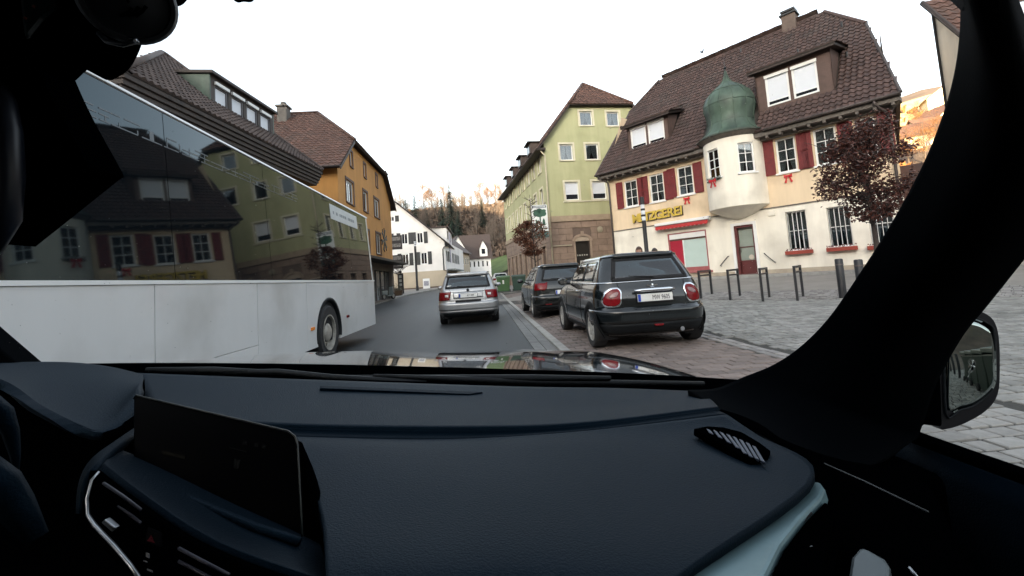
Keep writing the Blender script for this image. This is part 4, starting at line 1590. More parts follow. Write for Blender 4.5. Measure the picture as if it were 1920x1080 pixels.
gable_roof(HO, 0, WO, 0, 12, 8.0, 13.2, 9.75, T_RED, over=.6, hipd=3.2)
for u_, D_ in ((2.9, 4.6), (2.3, 6.4)):
    z_ = 8 + u_ * 5.2 / (WO / 2)
    m2 = MB(); m2.box(u_ - .1, u_ + .1, D_, D_ + .45, z_ + .05, z_ + .16); m2.build('snow_hook', ZINC, HO)
m2 = MB(); m2.box(5.2, 5.8, 4.7, 5.3, 11.4, 13.25); ch = m2.build('chimney', mat('chimney_grey', (.13, .12, .11), .9, var=.25), HO)
m2 = MB(); m2.box(5.12, 5.88, 4.62, 5.38, 13.25, 13.35); m2.lathe([(.17, 13.35), (.18, 13.6), (.14, 13.62)], 10, c=(5.5, 5.0, 0)); m2.build('chimney_cap', MATS['chimney_grey'], ch)
# its ground floor: recessed shop with a flat canopy
mb = MB(); FO.wall(mb, [(0, -.2), (WO, -.2), (WO, 2.9), (0, 2.9)], [[.6, 5.6, .3, 2.4], [6.6, 12.2, .3, 2.4]], .4)
mb.build('shop_wall', mat('shop_stone', (.17, .14, .12), .85, var=.2), HO)
for a, b in ((.6, 5.6), (6.6, 12.2)):
    m2 = MB(); FO.box(m2, a, b, -.3, -.26, .3, 2.4); sg = m2.build('shop_window', mat('shop_glass_grey', (.12, .13, .13), .08, spec=.8, var=.4, vscale=1.5), HO)
    for k in range(5):
        m2 = MB(); u = a + (b - a) * k / 4; FO.box(m2, u - .04, u + .04, -.3, -.2, .3, 2.4); m2.build('mullion', ZINC, sg)
m2 = MB(); FO.box(m2, -.2, WO + .9, -.1, 1.0, 2.92, 3.08); m2.build('canopy', DWOOD, HO, bevel=.01)
# star decoration hung on its front
ST = thing('star_decoration', 'black six-armed star decoration on the orange house', 'decoration', (-6.95, 31.6, 4.55), R(90))
m2 = MB()
for k in range(6):
    a = k * math.pi / 3 + .25
    c, s = math.cos(a), math.sin(a)
    L = .85
    pts = [(c * .08 - s * .1, s * .08 + c * .1), (c * L * .55 - s * .08, s * L * .55 + c * .08), (c * L - s * .2, s * L + c * .2), (c * L * .86, s * L * .86), (c * L + s * .2, s * L - c * .2), (c * L * .55 + s * .08, s * L * .55 - c * .08), (c * .08 + s * .1, s * .08 - c * .1)]
    m2 = MB()
    m2.prism([(x, -.02 - .002 * k, z) for x, z in pts], (0, .05, 0))
    m2.build('star_arm', IRON, ST)
m2 = MB(); m2.tube([(0, .02, 0), (0, .34, 0)], .02, 6); m2.build('mount', IRON, ST)

# ------------------------------------------------------------------ dark-fascia house behind the bus
HB = thing('brown_eaved_house', 'house with deep dark wooden eaves and copper-clad four-window dormer behind the bus', 'house', (-7.5, 19.6, 0), R(84.1))
UL, UR = -9.9, -1.05
FB = Face((UL + .4, 0), 0, HB)
Wb = UR - UL - .8
mb = MB()
FB.wall(mb, [(0, -.2), (Wb, -.2), (Wb, 5.75), (0, 5.75)], [], .2)
Face((UR - .4, 0), R(90), HB).wall(mb, [(0, -.2), (8, -.2), (8, 5.75), (0, 5.75)], [])
Face((UL + .4, 8), R(-90), HB).wall(mb, [(0, -.2), (8, -.2), (8, 5.75), (0, 5.75)], [])
mb.build('wall', mat('render_ochre', (.42, .24, .10), .9, var=.1, vscale=.8), HB)
for k in range(4):                                       # stepped boards of the box eaves
    z_ = 5.72 + .125 * k
    m2 = MB(); m2.box(UL - .02 * k, UR + .02 * k, -.95 - .05 * k, -.6, z_, z_ + .12); m2.build('fascia_board', DWOOD, HB, bevel=.012)
    m2 = MB(); m2.box(UR + .02 + .02 * k, UR + .07 + .02 * k, -.95 - .05 * k, 8.4, z_, z_ + .12); m2.build('fascia_board', DWOOD, HB, bevel=.012)
m2 = MB(); m2.box(UL, UR, -.9, 8.3, 5.62, 5.72); m2.build('soffit', DWOOD, HB)
kk = .90
L = math.hypot(1, kk)
wE = UR - UL + .2
roof(HB, (UL - .1, -1.12, 6.22), (1, 0, 0), Vector((0, 1, kk)), [(0, 0), (wE, 0), (wE - 2.6, 4.5 * L), (6.2, 4.5 * L)], T_DARK, SLAB, (.20, .27))
mb = MB()
zr = 6.22 + 4.5 * kk
x0_, x1_ = UL - .1, UR + .1
mb.add([(x1_, -1.12, 6.2), (x1_, 8.4, 6.2), (x1_ - 2.6, 3.38, zr)], [(0, 1, 2)])
mb.add([(x0_, -1.12, 6.2), (x0_, 8.4, 6.2), (x0_ + 6.2, 3.38, zr)], [(0, 1, 2)])
mb.add([(x1_, 8.4, 6.2), (x0_, 8.4, 6.2), (x0_ + 6.2, 3.38, zr), (x1_ - 2.6, 3.38, zr)], [(0, 1, 2, 3)])
mb.build('hip', T_DARK, HB)
for a_, b_ in (((x0_ + 6.2, 3.38, zr), (x1_ - 2.6, 3.38, zr)), ((x0_, -1.12, 6.22), (x0_ + 6.2, 3.38, zr)), ((x1_, -1.12, 6.22), (x1_ - 2.6, 3.38, zr))):
    m2 = MB(); m2.tube([Vector(a_) + Vector((0, 0, .07)), Vector(b_) + Vector((0, 0, .07))], .09, 8); m2.build('ridge', T_DARK, HB, smooth=True)
# long dormer: copper cheeks, four windows
y0_, zb_, zt_ = .25, 7.1, 8.38
uD = -5.55
fd = Face((uD, y0_), 0, HB)
hl = [[.16 + .80 * k, .80 + .80 * k, 7.42, 8.12] for k in range(4)]
mb = MB(); fd.wall(mb, [(0, zb_), (3.4, zb_), (3.4, zt_), (0, zt_)], hl, .12)
dd_ = mb.build('dormer', DWOOD, HB)
for u, s_ in ((uD, -1), (uD + 3.4, 1)):
    m2 = MB(); m2.prism([(u, y0_, zb_), (u, y0_, zt_), (u, y0_ + 1.7, zt_ + .15)], (s_ * .05, 0, 0)); m2.build('dormer_cheek', COPPER, dd_)
m2 = MB(); m2.loops([[(uD - .12, y0_ - .14, zt_ + q), (uD + 3.52, y0_ - .14, zt_ + q), (uD + 3.52, y0_ + 2.0, zt_ + .2 + q), (uD - .12, y0_ + 2.0, zt_ + .2 + q)] for q in (0, .1)]); m2.build('dormer_roof', DWOOD, dd_, bevel=.01)
for r in hl:
    w = window(dd_, fd, r, mat('frame_grey', (.10, .095, .10), .5), PALE_PANE, 1, 1, d=-.04, fw=.06, room=False)
    m2 = MB(); fd.box(m2, r[0], r[1], -.02, .07, r[3], r[3] + .1); m2.build('head_box', FRAME, w)
    m2 = MB(); fd.box(m2, r[0], r[1], -.02, .06, r[2] - .05, r[2]); m2.build('sill', MATS['frame_grey'], w)

# ------------------------------------------------------------------ white gabled house further down on the left
HW = thing('white_house', 'white gabled house with dark shutters and beige ground floor down the street', 'house', (-17.6, 58.0, .5), 0)
FW = Face((0, 0), 0, HW)
GWd = 12.6
ww = [[5.5, 6.3, 9.2, 9.95], [7.0, 7.9, 6.1, 7.6], [9.0, 9.9, 6.1, 7.6], [9.4, 10.3, 3.3, 4.95], [7.0, 7.9, 3.3, 4.9], [4.6, 5.5, 6.1, 7.6]]
mb = MB()
FW.wall(mb, [(0, 2.4), (GWd, 2.4), (GWd, 6.3), (6.3, 12.0), (0, 6.3)], ww, .2)
HWa = R(86.5)
FWs = Face((GWd, 0), HWa, HW)
wws = [[1.6, 2.5, 3.6, 5.0], [3.4, 4.3, 3.6, 5.0], [7.5, 8.4, 3.6, 5.0], [10.5, 11.4, 3.6, 5.0], [13.5, 14.4, 3.6, 5.0]]
FWs.wall(mb, [(0, 2.4), (22, 2.4), (22, 6.3), (0, 6.3)], wws, .2)
mb.build('wall', W_WHITE, HW)
mb = MB()
FW.wall(mb, [(0, -.4), (GWd, -.4), (GWd, 2.4), (0, 2.4)], [])
FWs.wall(mb, [(0, -.4), (22, -.4), (22, 2.4), (0, 2.4)], [[2.2, 8.5, .2, 2.1]], .5)
mb.build('ground_floor_wall', W_BEIGE, HW)
m2 = MB(); FWs.box(m2, 2.2, 8.5, -.45, -.4, .2, 2.1); sg = m2.build('shop_window', DGLASS, HW)
for k in range(6):
    m2 = MB(); u = 2.2 + 6.3 * k / 5; FWs.box(m2, u - .05, u + .05, -.45, -.35, .2, 2.1); m2.build('mullion', STONEF, sg)
m2 = MB(); FWs.box(m2, 1.2, 12, -.02, 1.1, 2.35, 2.55); m2.build('canopy', mat('canopy_grey', (.25, .27, .27), .6), HW, bevel=.02)
m2 = MB(); FW.box(m2, -.02, GWd + .02, -.02, .04, -.4, .35); m2.build('plinth', mat('plinth_brown', (.13, .09, .07), .9), HW)
for r in ww:
    window(HW, FW, r, FRAME, DGLASS, 2, 1, sill=None, shutter=DGREY, sashes=2, d=-.06, fw=.13, shw=.5, room=False)
for r in wws:
    window(HW, FWs, r, FRAME, DGLASS, 1, 1, shutter=DGREY, d=-.06, room=False)
for sgn in (1, -1):
    xe = -.6 if sgn > 0 else GWd + .6
    k_ = 5.7 / 6.3
    ze = 6.3 - .6 * k_
    L = math.hypot(1, k_)
    if sgn > 0:
        roof(HW, (xe, 22, ze), (0, -1, 0), Vector((1, 0, k_)), [(0, 0), (22.5, 0), (22.5, 6.9 * L), (0, 6.9 * L)], T_DARK, SLAB, (.6, .7))
    else:
        roof(HW, (xe, -.5, ze), (0, 1, 0), Vector((-1, 0, k_)), [(0, 0), (22.5, 0), (22.5, 6.9 * L), (0, 6.9 * L)], T_DARK, SLAB, (.6, .7))
m2 = MB(); m2.box(10.2, 12.6, 4.5, 14, 6.4, 8.6); d_ = m2.build('roof_dormer', W_WHITE, HW)
m2 = MB(); m2.box(9.4, 12.9, 4.2, 14.3, 8.6, 8.75); m2.build('dormer_roof', T_DARK, d_)
for y in (5.5, 8.0, 10.5):
    m2 = MB(); m2.box(12.55, 12.64, y, y + 1.1, 7.0, 8.2); m2.build('pane', DGLASS, d_)
m2 = MB(); m2.tube([(GWd + .5, -.3, 5.7), (GWd - .1, -.12, 5.4), (GWd - .25, -.12, 5.1), (GWd - .25, -.12, 2.4), (GWd + .2, -.15, 2.2), (GWd + .2, -.15, 0)], .07, 6); m2.build('downpipe', IRON, HW, smooth=True)
# banner of patterned cloth hanging on its street side
BN = thing('facade_banner', 'narrow vertical white and violet banner on the white house side', 'banner', (-4.75, 62.3, 4.0), HWa)
m2 = MB(); m2.box(0, .95, -.12, -.08, 0, 4.4); m2.build('banner_cloth', mat('banner_pale', (.5, .48, .56), .8, var=.4, vscale=1.5), BN)
m2 = MB(); m2.tube([(-.05, -.1, 4.42), (1.0, -.1, 4.42)], .03, 6); m2.tube([(.5, -.1, 4.42), (.5, .3, 4.42)], .03, 6); m2.build('banner_rail', IRON, BN)

# two dark notice boards, one above the other, by the white house
for z_, lab in ((6.0, 'upper dark signboard between orange house and white house'), (3.95, 'lower dark signboard between orange house and white house')):
    p = K(729, 460, 47)
    B_ = thing('signboard', lab, 'sign', (p.x - .35, 47, z_ - .9), 0, 'dark signboards on the left')
    m2 = MB(); m2.box(0, 1.75, -.06, .06, 0, 1.5 if z_ > 5 else 1.45); m2.build('board', mat('board_black', (.025, .022, .022), .5), B_)
    for k in range(2):
        m2 = MB(); m2.box(.15, 1.6, -.075, -.06, .25 + .7 * k, .62 + .7 * k); m2.build('lettering_band', mat('board_text', (.16, .15, .14), .6, var=.9, vscale=9), B_)
    m2 = MB(); m2.tube([(0.05, .0, .7), (-1.6, .0, .7)], .05, 6); m2.build('bracket', IRON, B_)

# ------------------------------------------------------------------ far end of the street
def far_house(name, label, loc, rzz, w, d, ze, zr, wallm, roofm, wins, ridge_along=True, shutters=False, dormer_=False):
    h = thing(name, label, 'house', loc, rzz)
    f = Face((0, 0), 0, h)
    s1 = Face((w, 0), R(90), h)
    s0 = Face((0, d), R(-90), h)
    mb = MB()
    if ridge_along:
        f.wall(mb, [(0, -2), (w, -2), (w, ze), (0, ze)], wins, .15)
        s1.wall(mb, [(0, -2), (d, -2), (d, ze), (d / 2, zr), (0, ze)], [])
        s0.wall(mb, [(0, -2), (d, -2), (d, ze), (d / 2, zr), (0, ze)], [])
    else:
        f.wall(mb, [(0, -2), (w, -2), (w, ze), (w / 2, zr), (0, ze)], wins, .15)
        s1.wall(mb, [(0, -2), (d, -2), (d, ze), (0, ze)], [])
        s0.wall(mb, [(0, -2), (d, -2), (d, ze), (0, ze)], [])
    mb.build('wall', wallm, h)
    for r in wins:
        window(h, f, r, FRAME, DGLASS, 2 if r[1] - r[0] > .8 else 1, 1, d=-.05, fw=.1, room=False, sashes=2, shutter=DGREY if shutters else None)
    m2 = MB()
    if ridge_along:
        k = (zr - ze) / (d / 2)
        o = .5
        for a, b in (((-o, -o, ze - o * k), (w + o, d / 2, zr)), ):
            m2.loops([[(-o, -o, ze - o * k + q), (w + o, -o, ze - o * k + q), (w + o, d / 2, zr + q), (-o, d / 2, zr + q)] for q in (0, .15)])
            m2.loops([[(-o, d + o, ze - o * k + q), (w + o, d + o, ze - o * k + q), (w + o, d / 2, zr + q), (-o, d / 2, zr + q)] for q in (0, .15)])
    else:
        k = (zr - ze) / (w / 2)
        o = .5
        m2.loops([[(-o, -o, ze - o * k + q), (-o, d + o, ze - o * k + q), (w / 2, d + o, zr + q), (w / 2, -o, zr + q)] for q in (0, .15)])
        m2.loops([[(w + o, -o, ze - o * k + q), (w + o, d + o, ze - o * k + q), (w / 2, d + o, zr + q), (w / 2, -o, zr + q)] for q in (0, .15)])
    rf_ = m2.build('roof', roofm, h)
    if dormer_:
        m2 = MB(); u = w * .62; m2.add([(u, -.1, ze - .2), (u + 2.2, -.1, ze - .2), (u + 2.2, -.1, ze + 2.0), (u + 1.1, -.1, ze + 4.4), (u, -.1, ze + 2.0)], [(0, 1, 2, 3, 4)]); dmm = m2.build('dormer', wallm, h, solid=.1)
        m2 = MB(); m2.box(u + .6, u + 1.6, -.2, -.14, ze + .6, ze + 2.0); m2.build('pane', DGLASS, dmm)
        m2 = MB(); m2.loops([[(u - .3, -.4, ze + 1.4 + q), (u - .3, 4, ze + 1.4 + q), (u + 1.1, 4, ze + 4.4 + q), (u + 1.1, -.4, ze + 4.4 + q)] for q in (0, .12)]); m2.loops([[(u + 2.5, -.4, ze + 1.4 + q), (u + 2.5, 4, ze + 1.4 + q), (u + 1.1, 4, ze + 4.4 + q), (u + 1.1, -.4, ze + 4.4 + q)] for q in (0, .12)]); m2.build('dormer_roof', roofm, dmm)
    return h
def X_(px, Y):
    return K(px, 500, Y).x
far_house('white_row_house', 'far white house with steep dark roof and pointed dormer at the street end', (X_(868, 122), 122, rz(122)), R(3), 7.8, 8, 6.2, 12.5, W_WHITE, T_DARK, [[.5 + 1.2 * k, 1.1 + 1.2 * k, 3.2, 4.9] for k in range(6)] + [[.5 + 1.2 * k, 1.1 + 1.2 * k, .4, 2.0] for k in range(6)], dormer_=True)
far_house('white_wing_house', 'far white gabled house left of the pointed dormer house', (X_(842, 112), 112, rz(112)), R(12), 5.2, 9, 6.5, 11.5, W_WHITE, T_DARK, [[1.2, 2.0, 4.0, 5.4], [3.2, 4.0, 4.0, 5.4], [1.2, 2.0, 1.0, 2.4]], ridge_along=False)
far_house('ochre_house', 'narrow ochre house with brown roof beyond the white gabled house', (X_(862, 88), 88, rz(88)), R(80), 10, 7, 6.4, 9.6, W_BEIGE, T_DARK, [[1 + 2.2 * k, 2.0 + 2.2 * k, 3.6, 5.0] for k in range(4)] + [[1 + 2.2 * k, 2.0 + 2.2 * k, .4, 2.2] for k in range(4)], shutters=False)

# ------------------------------------------------------------------ right: house with roof window, small roof, sunlit houses on the slope
d = wray(1748, 5)
pa = EYE + d * (24.5 / math.hypot(d.x, d.y))
HR = thing('roof_window_house', 'cream gable with brown tiled roof and roof window at the far right', 'house', (pa.x, pa.y, .6), math.atan2(-.93, -.37))
FR = Face((0, 0), 0, HR)                                 # gable wall, u runs towards us
zA = pa.z - .6
u2, z2 = FR.pix(1826, 88)
kR = (zA - z2) / max(u2, .3)
uN = 7.5
kR = max(.45, min(kR, 1.25))
zN = zA - kR * uN
mb = MB()
FR.wall(mb, [(0, -.5), (uN, -.5), (uN, zN), (0, zA)], [[1.2, 1.7, zA - 3.6, zA - 2.2]], .2)
Face((uN, 0), R(90), HR).wall(mb, [(0, -.5), (12, -.5), (12, zN), (0, zN)], [])
Face((0, 12), R(-90), HR).wall(mb, [(0, -.5), (12, -.5), (12, zA), (0, zA)], [])
mb.build('wall', W_CREAM, HR)
window(HR, FR, [1.2, 1.7, zA - 3.6, zA - 2.2], BROWNF, DGLASS, 1, 1, d=-.06, room=False)
L = math.hypot(1, kR)
es_, et_ = Vector((0, 1, 0)), Vector((-1, 0, kR)).normalized()
o_ = Vector((uN + .3, -.3, zN - .3 * kR))
tl = (uN + .45) * L
roof(HR, o_, es_, et_, [(0, 0), (12.3, 0), (12.3, tl), (0, tl)], T_RED, SLAB, (.3, .36))
m2 = MB(); m2.tube([(0.0, -.32, zA + .1), (uN + .3, -.32, zN - .3 * kR - .06)], .07, 6); m2.build('verge_board', DWOOD, HR)
m2 = MB(); m2.tube([(.03, -.06, zA - .1), (.03, -.06, 0)], .05, 6); m2.build('corner_pipe', IRON, HR)
nn = es_.cross(et_)
c = o_ + et_ * (tl - 3.1) + es_ * 1.5
m2 = MB(); m2.prism([c + nn * .05, c + nn * .05 + es_ * 1.0, c + nn * .05 + es_ * 1.0 + et_ * 1.3, c + nn * .05 + et_ * 1.3], nn * .1); rw = m2.build('roof_window', ZINC, HR)
c2 = c + nn * .16 + es_ * .1 + et_ * .1
m2 = MB(); m2.prism([c2, c2 + es_ * .8, c2 + es_ * .8 + et_ * 1.1, c2 + et_ * 1.1], nn * .01); m2.build('pane', PALE_PANE, rw)

W_SUN = mat('render_pale', (.70, .60, .42), .9, var=.06)
def march(px, py):
    d = wray(px, py)
    t = 40.0
    while t < 400:
        p = EYE + d * t
        if p.z <= ghill(p.x, p.y):
            return p
        t += .5
    return EYE + d * 100
for i, (px, py, w_, ze_, lab) in enumerate(((1700, 292, 6, 4.2, 'pale house on the sunlit slope nearest the butcher corner'), (1742, 216, 7, 4.6, 'highest pale house on the sunlit slope'), (1733, 272, 6, 3.8, 'middle pale house on the sunlit slope'), (1768, 250, 6, 4.4, 'pale house on the sunlit slope against the pillar'))):
    q = march(px, py)
    far_house('hillside_house', lab, (q.x, q.y, q.z - .3), R(-46 + 14 * i), w_, 6, ze_, ze_ + 2.6, W_SUN, T_RED, [[.8, 1.6, 1.2, 2.4], [2.8, 3.6, 1.2, 2.4]], ridge_along=(i % 2 == 0))
for (px, py, s_, lab) in ((1706, 318, .42, 'yellow sunlit tree on the slope nearest the butcher corner'), (1738, 318, .5, 'yellow sunlit tree below the hillside houses'), (1762, 286, .45, 'yellow sunlit tree against the pillar'), (1722, 250, .38, 'yellow sunlit tree between the hillside houses')):
    q = march(px, py)
    put_tree(tree_kit[1], 'sunlit_tree', lab, 'sunlit trees on the right slope', q.x, q.y, s_, random.random() * 6, leafy=True)
LR = far_house('red_roofed_shed', 'low building with red tiled roof beyond the butcher corner', (16.2, 19.8, .5), R(-46), 6, 5, 2.6, 4.6, W_BEIGE, T_RED, [[1, 2.4, 1.0, 2.2]])
# ================================================================== VEHICLES
RUBBER = mat('tyre_rubber', (.018, .018, .019), .75, var=.2, vscale=12, bump=.2, bscale=60)
ALLOY = mat('alloy_wheel', (.5, .49, .46), .4, metal=.35, var=.15, vscale=10)
CHROME = mat('chrome', (.75, .76, .78), .12, metal=1.0, var=.05)
BPLAST = mat('black_plastic', (.008, .0095, .011), .6, spec=.2, var=.15, bump=.1, bscale=200)
CGLASS = mat('car_glass', (.012, .022, .026), .05, spec=.6, var=.35, vscale=1.6)
SEAM = mat('panel_gap', (.004, .004, .005), .8, var=0)
REDL = mat('lamp_red', (.15, .003, .006), .18, spec=.3, var=.2, vscale=18)
WHITEL = mat('lamp_clear', (.62, .58, .56), .12, spec=.8, var=.15, vscale=18)
PLATE = mat('plate_white', (.74, .74, .72), .4, var=.03)
PBLUE = mat('plate_blue', (.01, .05, .36), .4)
PTEXT = mat('plate_text', (.012, .012, .014), .5)
UNDER = mat('underbody', (.008, .008, .009), .9)

def wheel(parent, x, y, r, w, side, rim_m, spokes=5, name='wheel'):
    """tyre with a spoked rim; the wheel's axis runs along the car's x"""
    T = lambda a, b, c: Vector((x + side * c, y + a, r + b))
    ri = r * .66
    m2 = MB()
    m2.lathe([(ri, -w * .42), (r * .93, -w * .5), (r * .985, -w * .42), (r, -w * .25), (r, w * .25), (r * .985, w * .42), (r * .93, w * .5), (r * .8, w * .52), (ri, w * .42), (ri, -w * .42)], 32, T=T)
    t = m2.build(name, RUBBER, parent, auto=35)
    m2 = MB()
    m2.lathe([(ri * 1.0, -w * .4), (ri * 1.0, w * .4), (ri * .97, w * .46), (ri * .9, w * .44), (ri * .88, w * .1)], 32, T=T)
    for k in range(spokes):
        a = 2 * math.pi * k / spokes + .3
        c, s = math.cos(a), math.sin(a)
        h0, h1 = .040 * r / .3, .026 * r / .3
        for q in (1,):
            ring0 = [T(c * .02 - s * h0, s * .02 + c * h0, w * .36), T(c * .02 + s * h0, s * .02 - c * h0, w * .36), T(c * .02 + s * h0, s * .02 - c * h0, w * .2), T(c * .02 - s * h0, s * .02 + c * h0, w * .2)]
            R1 = ri * .93
            ring1 = [T(c * R1 - s * h1, s * R1 + c * h1, w * .42), T(c * R1 + s * h1, s * R1 - c * h1, w * .42), T(c * R1 + s * h1, s * R1 - c * h1, w * .28), T(c * R1 - s * h1, s * R1 + c * h1, w * .28)]
            m2.loops([ring0, ring1])
    rm = m2.build('rim', rim_m, t, auto=35)
    m2 = MB(); m2.lathe([(.001, w * .4), (r * .16, w * .4), (r * .18, w * .34), (r * .18, w * .1)], 16, T=T); m2.build('hub_cap', rim_m, t, auto=35)
    m2 = MB(); m2.lathe([(.001, w * .05), (ri * .9, w * .05)], 20, T=T); m2.build('brake_disc', UNDER, t)
    return t

class CarShape:
    """a car body as a stack of horizontal outlines: rows of (z, rear y, front y, half width, rear corner r, front corner r, rear bulge)"""
    TB = (.25, .36, .76, .86)

    def __init__(s, rows):
        s.rows = rows

    def par(s, z):
        r = s.rows
        if z <= r[0][0]:
            return r[0][1:]
        for a, b in zip(r, r[1:]):
            if z <= b[0]:
                t = (z - a[0]) / (b[0] - a[0])
                return tuple(p + (q - p) * t for p, q in zip(a[1:], b[1:]))
        return r[-1][1:]

    def S(s, t, z, side=1):
        yr, yf, w, rr, rf, bl = s.par(z)
        rr = min(rr, w * .9)
        rf = min(rf, w * .9)
        a, b, c, d = s.TB
        if t < a:
            x = (w - rr) * t / a
            y = yr
        elif t < b:
            q = (t - a) / (b - a) * math.pi / 2
            x = w - rr + rr * math.sin(q)
            y = yr + rr - rr * math.cos(q)
        elif t < c:
            q = (t - b) / (c - b)
            x = w
            y = yr + rr + (yf - rf - yr - rr) * q
        elif t < d:
            q = (t - c) / (d - c) * math.pi / 2
            x = w - rf + rf * math.cos(q)
            y = yf - rf + rf * math.sin(q)
        else:
            x = (w - rf) * (1 - (t - d) / (1 - d))
            y = yf
        if t < b:
            y += bl * (x / w) ** 2
        else:
            y += bl * max(0, 1 - (t - b) / .08) if t < b + .08 else 0
        x *= 1 - .035 * max(0, (abs((y - (yr + yf) / 2) / ((yf - yr) / 2)) - .2)) ** 2
        return Vector((x * side, y, z))

    def N(s, t, z, side=1):
        e = .004
        a = s.S(min(t + e, 1), z, 1) - s.S(max(t - e, 0), z, 1)
        b = s.S(t, z + e, 1) - s.S(t, z - e, 1)
        n = a.cross(b)
        if n.length < 1e-9:
            return Vector((0, 0, 1))
        n.normalize()
        c = s.S(t, z, 1) - Vector((0, 1.9, z))
        if n.dot(c) < 0:
            n = -n
        return Vector((n.x * side, n.y, n.z))

    def tside(s, y, z):
        """t of a given y along the flank"""
        yr, yf, w, rr, rf, bl = s.par(z)
        q = (y - yr - rr) / (yf - rf - yr - rr)
        return s.TB[1] + (s.TB[2] - s.TB[1]) * max(0., min(1., q))

    def body(s, parent, m, wheels, ra, name='body', zs=None, rear=None, side=None, front=None):
        tt = [i / 16 * .25 for i in range(16)] + [.25 + .11 * i / 10 for i in range(10)] + [.36 + .40 * i / 56 for i in range(56)] + [.76 + .1 * i / 8 for i in range(8)] + [.86 + .14 * i / 8 for i in range(9)]
        if zs is None:
            zs = []
            for a, b in zip(s.rows, s.rows[1:]):
                n = max(1, int((b[0] - a[0]) / .028))
                zs += [a[0] + (b[0] - a[0]) * i / n for i in range(n)]
            zs.append(s.rows[-1][0])
        mb = MB()
        full = [(t, 1) for t in tt] + [(t, -1) for t in reversed(tt[1:-1])]
        n = len(full)
        for z in zs:
            mb.v += [tuple(s.S(t, z, sd)) for t, sd in full]
        for j in range(len(zs) - 1):
            for i in range(n):
                k = (i + 1) % n
                ids = (j * n + i, j * n + k, (j + 1) * n + k, (j + 1) * n + i)
                c = sum((Vector(mb.v[q]) for q in ids), Vector()) / 4
                if abs(c.x) > .5 and any((c.y - wy) ** 2 + (c.z - wz) ** 2 < ra * ra for wy, wz in wheels):
                    continue
                ta, za = full[i][0], (zs[j] + zs[j + 1]) / 2
                tb = full[k][0]
                tm_ = (ta + tb) / 2
                if rear and tm_ < rear[0] and rear[1] < za < rear[2]:
                    continue
                if side and abs(c.x) > .45 and s.TB[1] - .03 < tm_ < s.TB[2] + .02 and side[2] < za < side[3] and any(y0 < c.y < y1 - (za - side[2]) * k_ for y0, y1, k_ in side[0]):
                    continue
                if front and tm_ > front[0] and front[1] < za < front[2]:
                    continue
                mb.f.append(ids)
        j = len(zs) - 1
        mb.f.append(tuple(j * n + i for i in range(n)))
        o = mb.build(name, m, parent, auto=38)
        return o

    def patch(s, name, parent, m, t0, t1, z0, z1, off=.006, sides=(1, -1), nt=8, nz=6, cross=False, shape=None, bevel=0, thick=.006):
        """a panel lying on the body: t0..t1 along the outline, z0..z1 up; cross = across the car's middle"""
        outs = []
        for sd in ((1,) if cross else sides):
            mb = MB()
            def f(a, b, q=off):
                z = z0 + (z1 - z0) * b
                if cross:
                    tv = -t1 + 2 * t1 * a
                    sd_, ta = (1, tv) if tv >= 0 else (-1, -tv)
                else:
                    sd_, ta = sd, t0 + (t1 - t0) * a
                if shape is not None:
                    ta, z = shape(ta, z, a, b)
                return s.S(ta, z, sd_) + s.N(ta, z, sd_) * q
            mb.grid(lambda a, b: f(a, b, off), nt * (2 if cross else 1), nz)
            o = mb.build(name, m, parent, smooth=True, fixn=False)
            md = o.modifiers.new('solid', 'SOLIDIFY')
            md.thickness = thick
            md.offset = 0
            outs.append(o)
        return outs

    def line(s, name, parent, m, pts, r=.004, off=.001, sides=(1, -1)):
        for sd in sides:
            mb = MB()
            mb.tube([s.S(t, z, sd) + s.N(t, z, sd) * off for t, z in pts], r, 5)
            mb.build(name, m, parent)

def arches(parent, shape, wheels, ra, m, wdt=.06, name='wheel_arch', off=.012):
    for wy, wz in wheels:
        for sd in (1, -1):
            mb = MB()
            ring = []
            n = 22
            for k in range(n + 1):
                a = -.35 + (math.pi + .7) * k / n
                lp = []
                for r_, dd in ((ra - .045, -.10), (ra - .035, off * .6), (ra + wdt * .4, off), (ra + wdt, -.004)):
                    y = wy + r_ * math.cos(a)
                    z = max(.17, wz + r_ * math.sin(a))
                    t = shape.tside(y, z)
                    p = shape.S(t, z, sd)
                    lp.append(Vector((p.x + sd * dd, y, z)))
                ring.append(lp)
            mb.loops(ring, False, False, False)
            mb.build(name, m, parent, smooth=True)
            mb = MB()                                    # dark liner
            mb.lathe([(.001, 0), (ra * 1.02, 0), (ra * 1.02, .3)], 24, T=lambda a, b, c: Vector((sd * (shape.S(shape.tside(wy, wz + .2), wz + .2).x - .33 + c), wy + a, max(.14, wz + b))))
            mb.build('wheel_well', UNDER, parent)

CABIN = mat('cabin_trim', (.02, .021, .023), .8)
TGLASS = glass_mat('tinted_glass', (.30, .37, .385), .035)

